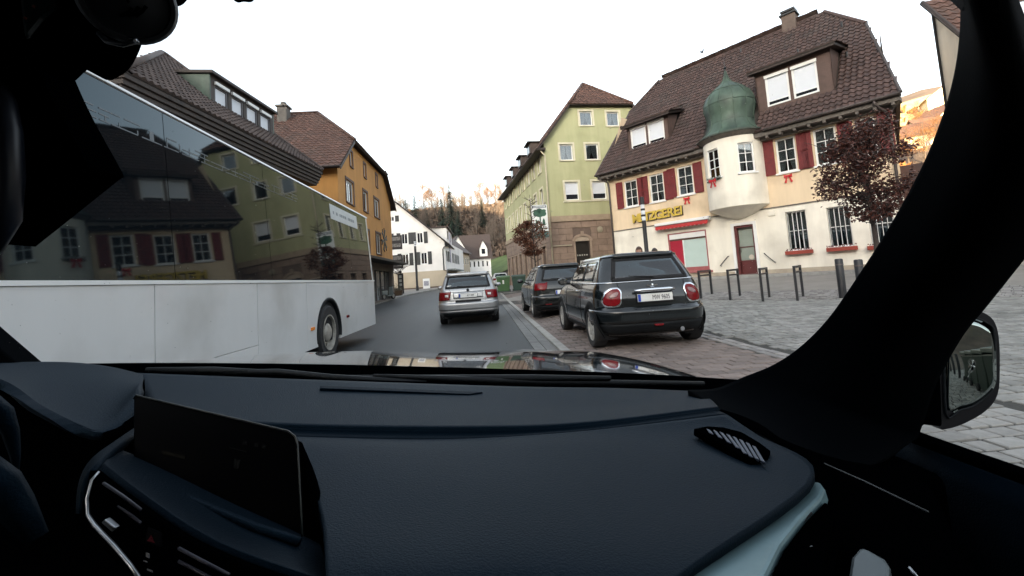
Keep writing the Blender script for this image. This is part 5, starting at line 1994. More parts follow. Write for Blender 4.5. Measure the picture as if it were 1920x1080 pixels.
def cabin(parent, sh, rear, front, ys, zb=1.0):
    """seats, shelf and dashboard behind the car's glass, seals round the rear window"""
    mb = MB(); mb.box(-.62, .62, .45, 2.6, .35, .42); mb.build('cabin_floor', CABIN, parent)
    mb = MB(); mb.box(-.6, .6, .3, .62, zb - .16, zb - .12); mb.build('parcel_shelf', CABIN, parent)
    mb = MB(); mb.box(-.64, .64, 2.3, 2.75, .6, zb - .02); mb.build('dashboard', CABIN, parent, bevel=.04)
    for y, xs in ((.82, (-.3, .3)), (1.75, (-.34, .34))):
        for x in xs:
            mb = MB(); mb.loops([[(x - .24, y + .12, .55), (x + .24, y + .12, .55), (x + .24, y + .24, .55), (x - .24, y + .24, .55)], [(x - .2, y - .06, zb + .02), (x + .2, y - .06, zb + .02), (x + .2, y + .04, zb + .02), (x - .2, y + .04, zb + .02)]])
            st = mb.build('seat_back', CABIN, parent, bevel=.04)
            mb = MB(); mb.box(x - .12, x + .12, y - .09, y, zb + .05, zb + .21); mb.build('headrest', CABIN, st, bevel=.035)
    mb = MB(); mb.lathe([(.17, -.012), (.185, 0), (.17, .012), (.155, 0), (.17, -.012)], 20, T=lambda a, b, c: Vector((-.34 + a, 2.2 + c + b * .3, .93 + b))); mb.build('steering_wheel', CABIN, parent, smooth=True)
    t1, z0, z1 = rear
    for a, b in ((z0 - .035, z0 + .018), (z1 - .018, z1 + .035)):
        sh.patch('window_seal', parent, SEAM, 0, t1 + .006, a, b, .009, cross=True, nt=14, nz=2)
    sh.patch('window_seal', parent, SEAM, t1 - .012, t1 + .010, z0, z1, .009, nt=3, nz=6)
    f0, f1, f2 = front
    sh.patch('windscreen', parent, TGLASS, f0 - .01, 1, f1 - .03, f2 + .03, .006, nt=10, nz=6)

def plate(parent, txt, y, z, x0=0.0, w=.52, h=.11, tx=.0, size=.095, tilt=0.0):
    mb = MB(); mb.box(x0 - w / 2, x0 + w / 2, y - .012, y, z, z + h)
    p = mb.build('number_plate', PLATE, parent, bevel=.004)
    mb = MB(); mb.box(x0 - w / 2 + .004, x0 - w / 2 + .045, y - .0145, y - .012, z + .005, z + h - .005); mb.build('plate_band', PBLUE, p)
    M = Matrix(((.68, 0, 0, x0 + tx), (0, 0, -1, y - .0135), (0, 1, 0, z + .022), (0, 0, 0, 1)))
    if txt:
        text(txt, size, PTEXT, p, M, 'plate_lettering', .0012, .0)
    mb = MB(); mb.box(x0 - w / 2 - .008, x0 + w / 2 + .008, y - .006, y + .004, z - .008, z + h + .008); mb.build('plate_frame', SEAM, p)
    return p

def underside(parent, x, y0, y1):
    mb = MB(); mb.box(-x, x, y0, y1, .2, .34); mb.build('underbody', UNDER, parent)

# ------------------------------------------------------------------ small black three-door hatchback, parked nearest
MP = mat('paint_black_blue', (.0035, .0058, .0068), .16, spec=.5, var=.15, vscale=1.5, coat=.6, dirt=((.010, .010, .011), 3, .25))
MC = thing('parked_car', 'black three-door hatchback with chrome-rimmed oval tail lamps parked nearest', 'car', (2.44, 6.18, .065), R(.5), 'cars parked in the bay')
cs = CarShape([(.20, .16, 3.56, .74, .26, .3, .05), (.28, .06, 3.64, .80, .32, .35, .06), (.40, .00, 3.68, .835, .34, .4, .08), (.55, .0, 3.68, .845, .34, .42, .08), (.595, .02, 3.67, .845, .33, .42, .08), (.62, .065, 3.66, .840, .30, .42, .07), (.75, .08, 3.62, .834, .28, .42, .07), (.86, .11, 3.48, .815, .26, .5, .07), (.93, .145, 3.25, .79, .23, .55, .06), (.965, .16, 2.9, .77, .21, .5, .06), (1.0, .175, 2.72, .755, .2, .3, .06), (1.15, .26, 2.45, .70, .19, .25, .06), (1.3, .36, 2.18, .64, .18, .22, .06), (1.355, .385, 2.08, .615, .18, .22, .06), (1.375, .365, 2.03, .61, .18, .22, .06), (1.40, .39, 1.98, .58, .2, .25, .06), (1.42, .50, 1.85, .49, .22, .3, .05), (1.43, .78, 1.6, .32, .25, .3, .03)])
wl = [(.63, .30), (3.06, .30)]
body = cs.body(MC, MP, wl, .345, rear=(.25, 1.035, 1.30), side=(((.64, 1.2, 0), (1.29, 2.3, .5)), 0, 1.025, 1.305), front=(.87, 1.03, 1.33))
cabin(MC, cs, (.255, 1.025, 1.31), (.87, 1.03, 1.33), 0)
for wy, wz in wl:
    for sd in (1, -1):
        wheel(MC, sd * .745, wy, .30, .2, sd, ALLOY, 7)
arches(MC, cs, wl, .345, BPLAST, .075)
underside(MC, .7, .3, 3.3)
cs.patch('rear_window', MC, TGLASS, 0, .255, 1.02, 1.315, .006, cross=True, nt=12, nz=8)
cs.patch('roof_spoiler', MC, MP, 0, .27, 1.345, 1.385, .026, cross=True, nt=10, nz=3, thick=.02)
for nm, ya, yb in (('rear_side_window', .62, 1.22), ('door_window', 1.27, 2.25)):
    def shp(ta, z, a, b, ya=ya, yb=yb):
        return cs.tside(ya + (yb - ya) * a - (z - 1.0) * (.15 if a > .5 and ya > 1 else 0) * 3.0, z), z
    cs.patch(nm, MC, TGLASS, .3, .7, 1.015, 1.31, .006, shape=shp, nt=10, nz=6)
cs.patch('belt_trim', MC, CHROME, .0, .70, .972, .988, .006, nt=40, nz=1)
cs.patch('rear_bumper', MC, MP, 0, .40, .40, .585, .012, cross=True, nt=24, nz=5, thick=.012)
cs.patch('bumper_skirt', MC, BPLAST, 0, .395, .235, .385, .006, cross=True, nt=24, nz=4, thick=.01)
cs.patch('sill_trim', MC, BPLAST, .43, .66, .22, .31, .006, nt=14, nz=3, thick=.01)
oval = lambda c, hw, zc, hz: (lambda ta, z, a, b: (c + hw * (2 * a - 1) * math.sqrt(max(.12, 1 - abs(2 * b - 1) ** 3.2)) - .012 * (2 * b - 1), zc + hz * (2 * b - 1)))
for nm, m_, k_, of in (('tail_lamp_ring', CHROME, 1.0, .008), ('tail_lamp', REDL, .80, .016)):
    cs.patch(nm, MC, m_, 0, 1, 0, 1, of, shape=oval(.262, .043 * k_, .765, .145 * (k_ * .9 + .1 if k_ < 1 else 1)), nt=10, nz=14)
cs.patch('lamp_reversing', MC, mat('lamp_rose', (.22, .12, .12), .15, var=.3, vscale=20), 0, 1, 0, 1, .021, shape=oval(.258, .014, .80, .04), nt=6, nz=6)
plate(MC, 'MW 9605', .055, .685, .0, tx=-.045)
mb = MB(); mb.box(-.27, .27, .05, .09, .66, .815); mb.build('plate_recess', MP, MC, bevel=.015)
mb = MB(); mb.tube([(-.30, .075, .835), (-.29, .04, .845), (-.2, .025, .85), (.2, .025, .85), (.29, .04, .845), (.30, .075, .835)], [.008, .02, .026, .026, .02, .008], 8); mb.build('tailgate_handle', CHROME, MC, smooth=True)
mb = MB()
mb.lathe([(.001, 0), (.028, 0), (.03, .01), (.001, .014)], 16, T=lambda x, y, z: Vector((x, .128 - z, .905 + y * .9)))
for s in (-1, 1):
    mb.loops([[(s * .03, .125, .895), (s * .03, .125, .918), (s * .03, .118, .918), (s * .03, .118, .895)], [(s * .085, .13, .905), (s * .075, .13, .922), (s * .075, .124, .922), (s * .085, .124, .905)]])
mb.build('winged_emblem', CHROME, MC)
mb = MB(); mb.box(-.065, .065, -.03, .02, .335, .365); mb.build('fog_lamp', REDL, MC, bevel=.01)
mb = MB(); mb.tube([(0.02, .165, 1.02), (.05, .16, 1.035), (-.33, .17, 1.065)], [.016, .012, .006], 6); mb.build('rear_wiper', SEAM, MC)
mb = MB(); mb.lathe([(.001, .0), (.032, 0), (.032, -.1)], 12, T=lambda x, y, z: Vector((.35 + x, .02 - z, .265 + y))); mb.build('exhaust_tip', CHROME, MC)
cs.line('door_gap', MC, SEAM, [(cs.tside(1.22, z), z) for z in [.32 + .065 * i for i in range(11)]], .005)
cs.line('door_gap', MC, SEAM, [(cs.tside(2.45, z), z) for z in [.32 + .065 * i for i in range(10)]], .004)
cs.line('tailgate_gap', MC, SEAM, [(.222, .63), (.224, .7), (.222, .8), (.225, .9), (.23, .96), (.245, 1.02), (.265, 1.2), (.27, 1.34)], .004, .004)
for sd in (1, -1):
    mb = MB(); mb.tube([(sd * .845, 1.32, .86), (sd * .865, 1.33, .862), (sd * .865, 1.45, .862), (sd * .842, 1.46, .86)], .012, 6); mb.build('door_handle', CHROME, MC)
    mb = MB()
    mb.lathe([(.001, -.085), (.05, -.08), (.085, -.04), (.09, .0), (.08, .05), (.04, .085), (.001, .09)], 14, T=lambda x, y, z: Vector((sd * (.93 + x * 1.05), 2.22 + z * .8, 1.02 + y * .8)))
    mm = mb.build('wing_mirror', MP, MC, smooth=True)
    mb = MB(); mb.lathe([(.001, 0), (.075, 0)], 14, T=lambda x, y, z: Vector((sd * (.93 + x), 2.145, 1.02 + y * .75))); mb.build('mirror_glass', CHROME, mm)
    mb = MB(); mb.tube([(sd * .78, 2.25, .97), (sd * .88, 2.23, .99)], .022, 6); mb.build('mirror_stem', SEAM, mm)
for sx in (-.38, .38):                                   # headrests seen through the rear window
    pass

# ------------------------------------------------------------------ black five-door hatchback in front of it
PP = mat('paint_black_green', (.007, .009, .009), .2, spec=.5, var=.2, vscale=1.2, coat=.6, dirt=((.014, .014, .013), 3, .25))
PC = thing('parked_car', 'black five-door hatchback with red tail lamps parked in front of the small hatchback', 'car', (2.14, 11.75, .075), R(1.2), 'cars parked in the bay')
cp = CarShape([(.20, .16, 3.8, .74, .26, .3, .06), (.28, .06, 3.9, .80, .26, .35, .06), (.42, .00, 3.96, .835, .26, .45, .07), (.58, .0, 3.96, .84, .26, .45, .07), (.62, .04, 3.95, .84, .25, .45, .06), (.80, .06, 3.88, .835, .24, .5, .06), (.90, .09, 3.6, .82, .23, .55, .06), (.95, .12, 3.2, .80, .2, .5, .06), (1.0, .15, 2.95, .775, .2, .3, .06), (1.15, .24, 2.62, .72, .19, .25, .06), (1.32, .36, 2.25, .65, .18, .22, .06), (1.37, .40, 2.12, .625, .18, .22, .06), (1.40, .37, 2.05, .615, .18, .22, .06), (1.435, .41, 2.0, .58, .2, .25, .06), (1.455, .56, 1.85, .48, .22, .3, .05), (1.465, .85, 1.6, .3, .25, .25, .02)])
wp = [(.66, .30), (3.13, .30)]
cp.body(PC, PP, wp, .345, rear=(.25, 1.045, 1.315), side=(((.64, .84, 0), (.92, 1.56, 0), (1.65, 2.55, .5)), 0, 1.03, 1.32), front=(.87, 1.04, 1.34))
cabin(PC, cp, (.255, 1.035, 1.325), (.87, 1.04, 1.34), 0, 1.02)
for wy, wz in wp:
    for sd in (1, -1):
        wheel(PC, sd * .745, wy, .30, .2, sd, ALLOY, 5)
arches(PC, cp, wp, .345, PP, .03)
underside(PC, .7, .3, 3.5)
cp.patch('rear_window', PC, TGLASS, 0, .255, 1.03, 1.33, .006, cross=True, nt=12, nz=8)
cp.patch('roof_spoiler', PC, PP, 0, .3, 1.385, 1.425, .03, cross=True, nt=10, nz=3, thick=.02)
for nm, ya, yb in (('quarter_window', .62, .85), ('rear_side_window', .9, 1.58), ('front_side_window', 1.63, 2.5)):
    def shp(ta, z, a, b, ya=ya, yb=yb):
        return cp.tside(ya + (yb - ya) * a - (z - 1.0) * (.3 if a > .5 and ya > 1.6 else 0) * 2.0, z), z
    cp.patch(nm, PC, TGLASS, .3, .7, 1.02, 1.33, .006, shape=shp, nt=10, nz=6)
cp.patch('tail_lamp', PC, REDL, .19, .325, .76, .94, .014, nt=10, nz=8, thick=.012, shape=lambda ta, z, a, b: (ta + (.02 * (1 - a) * (1 - b)), z + (.02 if a < .2 else 0)))
cp.patch('rear_bumper', PC, PP, 0, .39, .36, .6, .014, cross=True, nt=24, nz=5, thick=.012)
cp.patch('bumper_skirt', PC, BPLAST, 0, .385, .23, .345, .008, cross=True, nt=24, nz=3, thick=.01)
cp.patch('reflector', PC, REDL, .17, .25, .37, .40, .026, nt=5, nz=1)
cp.patch('sill_trim', PC, CHROME, .44, .66, .27, .295, .01, nt=14, nz=1, thick=.01)
plate(PC, '', .0, .63, .0)
cp.line('door_gap', PC, SEAM, [(cp.tside(1.6, z), z) for z in [.34 + .065 * i for i in range(11)]], .004)
cp.line('door_gap', PC, SEAM, [(cp.tside(.98, z), z) for z in [.62 + .05 * i for i in range(8)]], .004)
mb = MB(); mb.lathe([(.001, 0), (.05, 0), (.055, .01), (.001, .012)], 18, T=lambda x, y, z: Vector((x, .095 - z, .86 + y))); mb.build('round_badge', CHROME, PC)
mb = MB(); mb.tube([(0.0, .14, 1.02), (.05, .135, 1.035), (-.3, .16, 1.06)], [.016, .012, .006], 6); mb.build('rear_wiper', SEAM, PC)
for sd in (1, -1):
    for y in (1.15, 1.72):
        mb = MB(); mb.tube([(sd * .825, y, .90), (sd * .85, y + .02, .905), (sd * .85, y + .16, .905), (sd * .825, y + .18, .9)], .012, 6); mb.build('door_handle', PP, PC)
    mb = MB()
    mb.lathe([(.001, -.085), (.05, -.08), (.085, -.04), (.09, .0), (.08, .05), (.04, .085), (.001, .09)], 14, T=lambda x, y, z: Vector((sd * (.95 + x * 1.05), 2.5 + z * .8, 1.02 + y * .75)))
    mm = mb.build('wing_mirror', PP, PC, smooth=True)
    mb = MB(); mb.tube([(sd * .78, 2.52, .97), (sd * .88, 2.5, .99)], .022, 6); mb.build('mirror_stem', SEAM, mm)

# ------------------------------------------------------------------ silver hatchback driving ahead
SP = mat('paint_silver', (.40, .405, .41), .3, metal=.55, spec=.5, var=.06, vscale=2, coat=.6, dirt=((.17, .165, .16), 3, .3))
FC = thing('moving_car', 'silver five-door hatchback driving ahead on the road', 'car', (-.50, 12.45, .012), R(.6))
cf = CarShape([(.20, .18, 3.8, .75, .28, .3, .06), (.28, .08, 3.9, .81, .27, .35, .06), (.40, .00, 3.98, .85, .26, .45, .07), (.60, .0, 3.98, .86, .25, .45, .07), (.63, .03, 3.97, .86, .25, .45, .06), (.72, .04, 3.95, .86, .24, .45, .06), (.90, .07, 3.65, .84, .22, .55, .06), (.985, .1, 3.2, .81, .2, .5, .06), (1.03, .14, 2.95, .79, .18, .3, .05), (1.18, .25, 2.6, .74, .16, .25, .05), (1.34, .38, 2.25, .68, .15, .22, .05), (1.39, .41, 2.12, .66, .15, .22, .05), (1.41, .38, 2.05, .655, .15, .22, .05), (1.44, .42, 2.0, .63, .18, .25, .05), (1.46, .55, 1.85, .53, .2, .3, .05), (1.47, .85, 1.6, .3, .25, .25, .02)])
wf = [(.70, .30), (3.17, .30)]
cf.body(FC, SP, wf, .345, rear=(.255, 1.06, 1.34), side=(((.72, 1.56, 0), (1.65, 2.55, .5)), 0, 1.06, 1.34), front=(.87, 1.06, 1.36))
cabin(FC, cf, (.26, 1.05, 1.35), (.87, 1.06, 1.36), 0, 1.04)
for wy, wz in wf:
    for sd in (1, -1):
        wheel(FC, sd * .755, wy, .30, .2, sd, ALLOY, 5)
arches(FC, cf, wf, .345, SP, .03)
underside(FC, .72, .2, 3.5)
cf.patch('rear_window', FC, TGLASS, 0, .26, 1.045, 1.355, .006, cross=True, nt=12, nz=8)
cf.patch('roof_spoiler', FC, SP, 0, .3, 1.395, 1.43, .03, cross=True, nt=10, nz=3, thick=.02)
for nm, ya, yb in (('rear_side_window', .7, 1.58), ('front_side_window', 1.63, 2.5)):
    def shp(ta, z, a, b, ya=ya, yb=yb):
        return cf.tside(ya + (yb - ya) * a - (z - 1.0) * (.3 if a > .5 and ya > 1.6 else 0) * 2.0, z), z
    cf.patch(nm, FC, TGLASS, .3, .7, 1.05, 1.35, .006, shape=shp, nt=10, nz=6)
cshape = lambda ta, z, a, b: (ta + .022 * (1 - b) * (1 - a), z)
cf.patch('tail_lamp', FC, REDL, .195, .335, .70, .93, .012, nt=10, nz=8, thick=.012, shape=cshape)
cf.patch('lamp_reversing', FC, WHITEL, .228, .262, .79, .85, .02, nt=5, nz=4)
cf.patch('tailgate_lower', FC, SP, 0, .172, .735, .905, .009, cross=True, nt=12, nz=4)
cf.patch('tailgate_crease', FC, SEAM, 0, .19, .905, .918, .004, cross=True, nt=12, nz=1)
cf.patch('rear_bumper', FC, SP, 0, .39, .42, .615, .016, cross=True, nt=24, nz=5, thick=.012)
cf.patch('bumper_recess', FC, SEAM, 0, .15, .60, .69, .012, cross=True, nt=12, nz=3)
cf.patch('bumper_step', FC, mat('paint_silver_light', (.42, .42, .42), .3, metal=.6, var=.05, coat=.5), 0, .33, .345, .40, .02, cross=True, nt=16, nz=2, thick=.012)
cf.patch('bumper_skirt', FC, BPLAST, 0, .30, .22, .335, .012, cross=True, nt=16, nz=3, thick=.01)
pl = plate(FC, 'AT 999', .015, .755, .0, tx=-.03)
mb = MB(); mb.lathe([(.001, 0), (.036, 0), (.04, .01), (.001, .014)], 18, T=lambda x, y, z: Vector((x, .058 - z, .965 + y))); mb.build('round_badge', mat('badge_dark', (.05, .055, .06), .25, metal=.6), FC)
mb = MB(); mb.tube([(0.02, .13, 1.045), (.05, .125, 1.06), (-.3, .16, 1.08)], [.014, .01, .006], 6); mb.build('rear_wiper', SEAM, FC)
for nm, x, z, w_, h_ in (('round_sticker', -.53, 1.1, .06, .045), ('top_sticker', .46, 1.33, .07, .02)):
    mb = MB(); y = cf.par(z)[0] + .02
    yy = cf.S(.2, z).y - .012
    mb.box(x - w_, x + w_, yy - .004, yy, z - h_ / 2, z + h_ / 2); mb.build(nm, PLATE, FC)
for sd in (1, -1):
    mb = MB()
    mb.lathe([(.001, -.085), (.05, -.08), (.085, -.04), (.09, .0), (.08, .05), (.04, .085), (.001, .09)], 14, T=lambda x, y, z: Vector((sd * (.97 + x * 1.1), 2.5 + z * .8, 1.04 + y * .7)))
    mm = mb.build('wing_mirror', SP, FC, smooth=True)
    mb = MB(); mb.tube([(sd * .8, 2.52, .99), (sd * .9, 2.5, 1.01)], .022, 6); mb.build('mirror_stem', SEAM, mm)
    cf.line('tailgate_gap', FC, SEAM, [(.2, .64), (.205, .8), (.2, .93), (.22, 1.0), (.255, 1.1), (.275, 1.25), (.28, 1.39)], .004, .004, sides=(sd,))

# ------------------------------------------------------------------ pale car beyond the bins
QP = mat('paint_white', (.55, .56, .56), .3, var=.06, coat=.5)
QC = thing('parked_car', 'distant pale car beyond the green bins', 'car', (1.75, 47.5, rz(47.5)), R(2), 'cars parked in the bay')
cf.body(QC, QP, wf, .345)
for wy, wz in wf:
    for sd in (1, -1):
        wheel(QC, sd * .755, wy, .30, .2, sd, ALLOY, 5)
underside(QC, .72, .2, 3.5)
cf.patch('rear_window', QC, CGLASS, 0, .268, 1.045, 1.355, .006, cross=True, nt=12, nz=8)
cf.patch('tail_lamp', QC, REDL, .22, .335, .70, .93, .012, nt=6, nz=4)
cf.patch('side_window', QC, CGLASS, .42, .66, 1.05, 1.34, .006)

# ------------------------------------------------------------------ white city bus on the left
BX, BY0, BY1, BTOP, BBOT, BWIN = -2.75, -1.2, 11.15, 3.0, .33, 1.405
BUS = thing('city_bus', 'white bus with dark mirror-like windows passing on the left', 'bus', (BX, BY1, 0), R(90))
# local frame: x runs with the street (0 = rear end, negative towards us), y = into the bus, z up
BW = mat('bus_white', (.66, .66, .65), .32, spec=.5, var=.06, vscale=.8, coat=.25, dirt=((.40, .39, .36), 1.1, .55), streak=.35)
BG = mat('bus_glass', (.004, .006, .008), .03, spec=.40, var=0, tint=(.55, .84, 1.0))
Lb = BY1 - BY0
FBs = Face((-Lb, 0), 0, BUS)                              # side facing us: u from the front end to the rear
wu = Lb - (BY1 - 7.92)
wz, war = .5, .58
# lower side in separate panels with open joints
cuts = [0, 2.6, 5.05, 6.7, wu - .95, Lb - .04]
def lower_panel(u0, u1, z0, z1):
    m2 = MB()
    pts = [(u0, z0)]
    if u0 < wu < u1:
        a0 = math.asin((z0 - wz) / war)
        k0, k1 = math.pi - a0, a0
        pts.append((wu + war * math.cos(k0), z0))
        for k in range(1, 24):
            a = k0 + (k1 - k0) * k / 24
            pts.append((wu + war * math.cos(a), wz + war * math.sin(a)))
        pts.append((wu + war * math.cos(k1), z0))
    pts += [(u1, z0), (u1, z1), (u0, z1)]
    m2.prism([FBs.pt(u, 0, z) for u, z in pts], -FBs.n * .04)
    return m2.build('side_panel', BW, BUS, bevel=.004)
for a, b in zip(cuts, cuts[1:]):
    if a == 0:
        lower_panel(a + .006, b - .006, BBOT, .78)
        lower_panel(a + .006, b - .006, .80, BWIN - .03)
    elif abs(b - 5.05) < .01 or abs(b - 6.7) < .01:
        lower_panel(a + .005, b - .005, BBOT, .62 if b < 6 else BBOT + .0 + .3)
        lower_panel(a + .005, b - .005, .635 if b < 6 else BBOT + .305, BWIN - .03)
    else:
        lower_panel(a + .005, b - .005, BBOT, BWIN - .03)
m2 = MB(); FBs.box(m2, 0, Lb - .04, -.06, -.045, BBOT + .02, BWIN); m2.build('panel_backing', UNDER, BUS)
m2 = MB(); FBs.box(m2, 0, Lb - .03, -.05, .012, BWIN - .028, BWIN + .004); m2.build('waist_rail', FRAME, BUS)
# windows: glass panes edge to edge
BT = lambda u, d, z: FBs.pt(u, d - .066 * max(0, z - BWIN), z)
wc = [0, 1.7, 3.5, 5.3, 7.1, 8.9, 10.6, Lb - .2]
for a, b in zip(wc, wc[1:]):
    m2 = MB(); m2.box(a + .004, b - .004, -.03, .0, BWIN + .006, BTOP - .05, T=BT); m2.build('side_window', BG, BUS)
m2 = MB(); m2.box(0, Lb - .1, -.06, -.032, BWIN, BTOP - .05, T=BT); m2.build('window_backing', UNDER, BUS)
# roof edge and rear corner post, rounded
m2 = MB()
prof = [(.0, BTOP - .046), (.010, BTOP - .036), (.004, BTOP - .015), (-.05, BTOP + .02), (-.25, BTOP + .07), (-1.25, BTOP + .1), (-2.5, BTOP + .05), (-2.55, BTOP - .1)]
m2.loops([[FBs.pt(u, d - .1, z) for d, z in prof] for u in (0, Lb - .06)], True, True, True)
m2.build('roof', BW, BUS, auto=50)
m2 = MB()
ring = [(Lb - .2, .0), (Lb - .1, .002), (Lb - .03, -.03), (Lb, -.1), (Lb, -.2), (Lb - .2, -.2)]
m2.loops([[BT(u, d, z) for u, d in ring] for z in (BBOT, BWIN, BTOP - .05)])
m2.build('rear_corner_post', BW, BUS, auto=50)
m2 = MB(); FBs.box(m2, Lb - .12, Lb + .01, -2.5, -.2, BBOT + .1, BTOP); m2.build('rear_wall', BW, BUS)
m2 = MB(); FBs.box(m2, 0, .1, -2.5, -.03, BBOT + .1, BTOP); m2.build('front_wall', BG, BUS)
m2 = MB(); FBs.box(m2, 0, Lb, -2.55, -2.5, BBOT, BTOP); m2.build('far_side', BW, BUS)
m2 = MB(); FBs.box(m2, .3, Lb - .3, -2.4, -.3, .3, .5); m2.build('underbody', UNDER, BUS)
# wheel in its arch
m2 = MB(); m2.lathe([(.001, 0), (war + .02, 0), (war + .02, .3)], 28, T=lambda a, b, c: FBs.pt(wu + a, -.36 + c, max(.2, wz + b))); m2.build('wheel_well', UNDER, BUS)
m2 = MB()
ring = []
for k in range(29):
    a = -.2 + (math.pi + .4) * k / 28
    ring.append([FBs.pt(wu + r_ * math.cos(a), d, max(BBOT, wz + r_ * math.sin(a))) for r_, d in ((war - .03, -.06), (war - .03, .012), (war + .025, .012), (war + .025, -.002))])
m2.loops(ring, False, False, False); m2.build('wheel_arch', BPLAST, BUS, smooth=True)
T = lambda a, b, c: FBs.pt(wu + a, -.15 + c, wz + b)
wr = .485
m2 = MB(); m2.lathe([(.3, -.14), (.44, -.15), (wr, -.1), (wr, .1), (.445, .15), (.32, .145), (.3, .12)], 36, T=T); tw = m2.build('wheel', RUBBER, BUS, auto=35)
BRIM = mat('bus_rim', (.36, .34, .30), .55, metal=.3, var=.35, vscale=8)
m2 = MB(); m2.lathe([(.3, .13), (.31, .15), (.285, .15), (.27, .06), (.2, .03), (.17, .06), (.15, .12), (.1, .15), (.001, .155)], 32, T=T); rm = m2.build('rim', BRIM, tw, auto=35)
for k in range(10):
    a = 2 * math.pi * k / 10
    m2 = MB(); m2.lathe([(.017, .03), (.017, .075), (.001, .078)], 6, T=lambda x, y, z: T(.215 * math.cos(a) + x, .215 * math.sin(a) + y, z)); m2.build('wheel_nut', BRIM, rm)
for k in range(8):
    a = 2 * math.pi * k / 8 + .2
    m2 = MB(); m2.lathe([(.001, .064), (.026, .064)], 10, T=lambda x, y, z: T(.245 * math.cos(a) + x, .245 * math.sin(a) + y, z + .0)); m2.build('rim_hole', UNDER, rm)
ORL = mat('lamp_orange', (.75, .22, .02), .3)
for u, z, m_ in ((wu - .78, .62, ORL), (wu + 1.0, .67, REDL), (2.2, .62, ORL)):
    m2 = MB(); FBs.box(m2, u - .06, u + .06, -.01, .022, z, z + .05); m2.build('marker_lamp', m_, BUS, bevel=.006)
# faint pale lettering on the glass and the white strip near the rear
PALE = mat('bus_lettering', (.06, .075, .086), .3, var=.1)
m2 = MB()
rb = random.Random(4)
zt = BTOP - .37                                          # blurred pale band, its letters too smeared to read
for z_, dens in ((.0, .85), (.047, .5), (.092, .8)):
    u = 3.95
    while u < 8.05:
        w_ = rb.uniform(.05, .28)
        if rb.random() < dens:
            m2.box(u, u + w_, .0, .003, zt + z_, zt + z_ + .010, T=BT)
        u += w_ + rb.uniform(.01, .05)
u = 3.98
while u < 8.0:
    m2.box(u, u + rb.choice((.008, .012, .05)), .0, .002, zt + .012, zt + rb.choice((.045, .09)), T=BT)
    u += rb.uniform(.12, .34)
m2.build('lettering', PALE, BUS)['kind'] = 'stuff'
m2 = MB(); m2.box(9.6, 11.35, .002, .006, BTOP - .42, BTOP - .13, T=BT); stp = m2.build('white_strip', mat('strip_white', (.55, .58, .6), .4, var=.08), BUS)
m2 = MB()
u = 9.75
while u < 11.2:
    w_ = rb.uniform(.05, .12)
    m2.box(u, u + w_, .006, .008, BTOP - .31, BTOP - .25, T=BT)
    u += w_ + rb.choice((.03, .03, .12))
m2.build('strip_lettering', mat('strip_text', (.22, .25, .27), .5), stp)['kind'] = 'stuff'
# ================================================================== SMALL THINGS IN THE STREET
POST = mat('post_black', (.016, .017, .02), .45, var=.2, vscale=6)
# ------------------------------------------------------------------ cycle stands
stand_px = [((1315, 563), (1342, 557)), ((1370, 565), (1395, 558)), ((1431, 567), (1451, 558)), ((1496, 566), (1511, 558))]
names = ['cycle stand nearest the parked black hatchback', 'cycle stand second from the parked black hatchback', 'cycle stand third from the parked black hatchback', 'cycle stand fourth from the parked black hatchback']
for (a, b), nm in zip(stand_px, names):
    p, q = G(*a, .12), G(*b, .12)
    d = (q - p).normalized()
    q = p + d * .95
    t = thing('cycle_stand', 'black metal hoop ' + nm, 'cycle stand', (p.x, p.y, gz(p.x, p.y)), math.atan2(d.y, d.x), 'cycle stands on the sett band')
    L = .95
    for x in (0, L):
        m2 = MB(); m2.box(x - .035, x + .035, -.028, .028, -.1, .88); m2.build('leg', POST, t, bevel=.004)
    m2 = MB(); m2.box(.035, L - .035, -.027, .027, .82, .878); m2.build('top_bar', POST, t, bevel=.004)
    m2 = MB(); m2.box(.035, L - .035, -.018, .018, .69, .735); m2.build('cross_bar', POST, t, bevel=.004)
# ------------------------------------------------------------------ bollards
def bollard(x, y, r, h, label, z=None, cap=True):
    t = thing('bollard', label, 'bollard', (x, y, gz(x, y) if z is None else z), 0, 'dark bollards round the square')
    m2 = MB(); m2.lathe([(.001, -.1), (r, -.1), (r, h - .03), (r * .9, h - .008), (r * .5, h), (.001, h)], 20); m2.build('post', POST, t, auto=40)
    m2 = MB(); m2.lathe([(r * 1.5, -.02), (r * 1.5, .012), (r * 1.05, .02)], 20); m2.build('foot_ring', M_CONC, t, auto=40)
    m2 = MB(); m2.lathe([(r + .002, h - .16), (r + .004, h - .155), (r + .004, h - .13), (r + .002, h - .125)], 20); m2.build('band', ZINC, t)
    return t
p = G(1580, 549, .3)
bollard(p.x, p.y, .085, .98, 'thick dark bollard right of the cycle stands')
p = G(1617, 552, .3)
bollard(p.x, p.y, .085, .95, 'dark bollard half hidden by the windscreen pillar')
for k in range(5):
    bollard(2.25 + .03 * k, -5.4 - 1.4 * k, .06, .98, ['dark bollard first in the wing mirror row', 'dark bollard second in the wing mirror row', 'dark bollard third in the wing mirror row', 'dark bollard fourth in the wing mirror row', 'dark bollard farthest in the wing mirror row'][k])
BINM = mat('bin_dark_green', (.02, .035, .025), .5, var=.15)
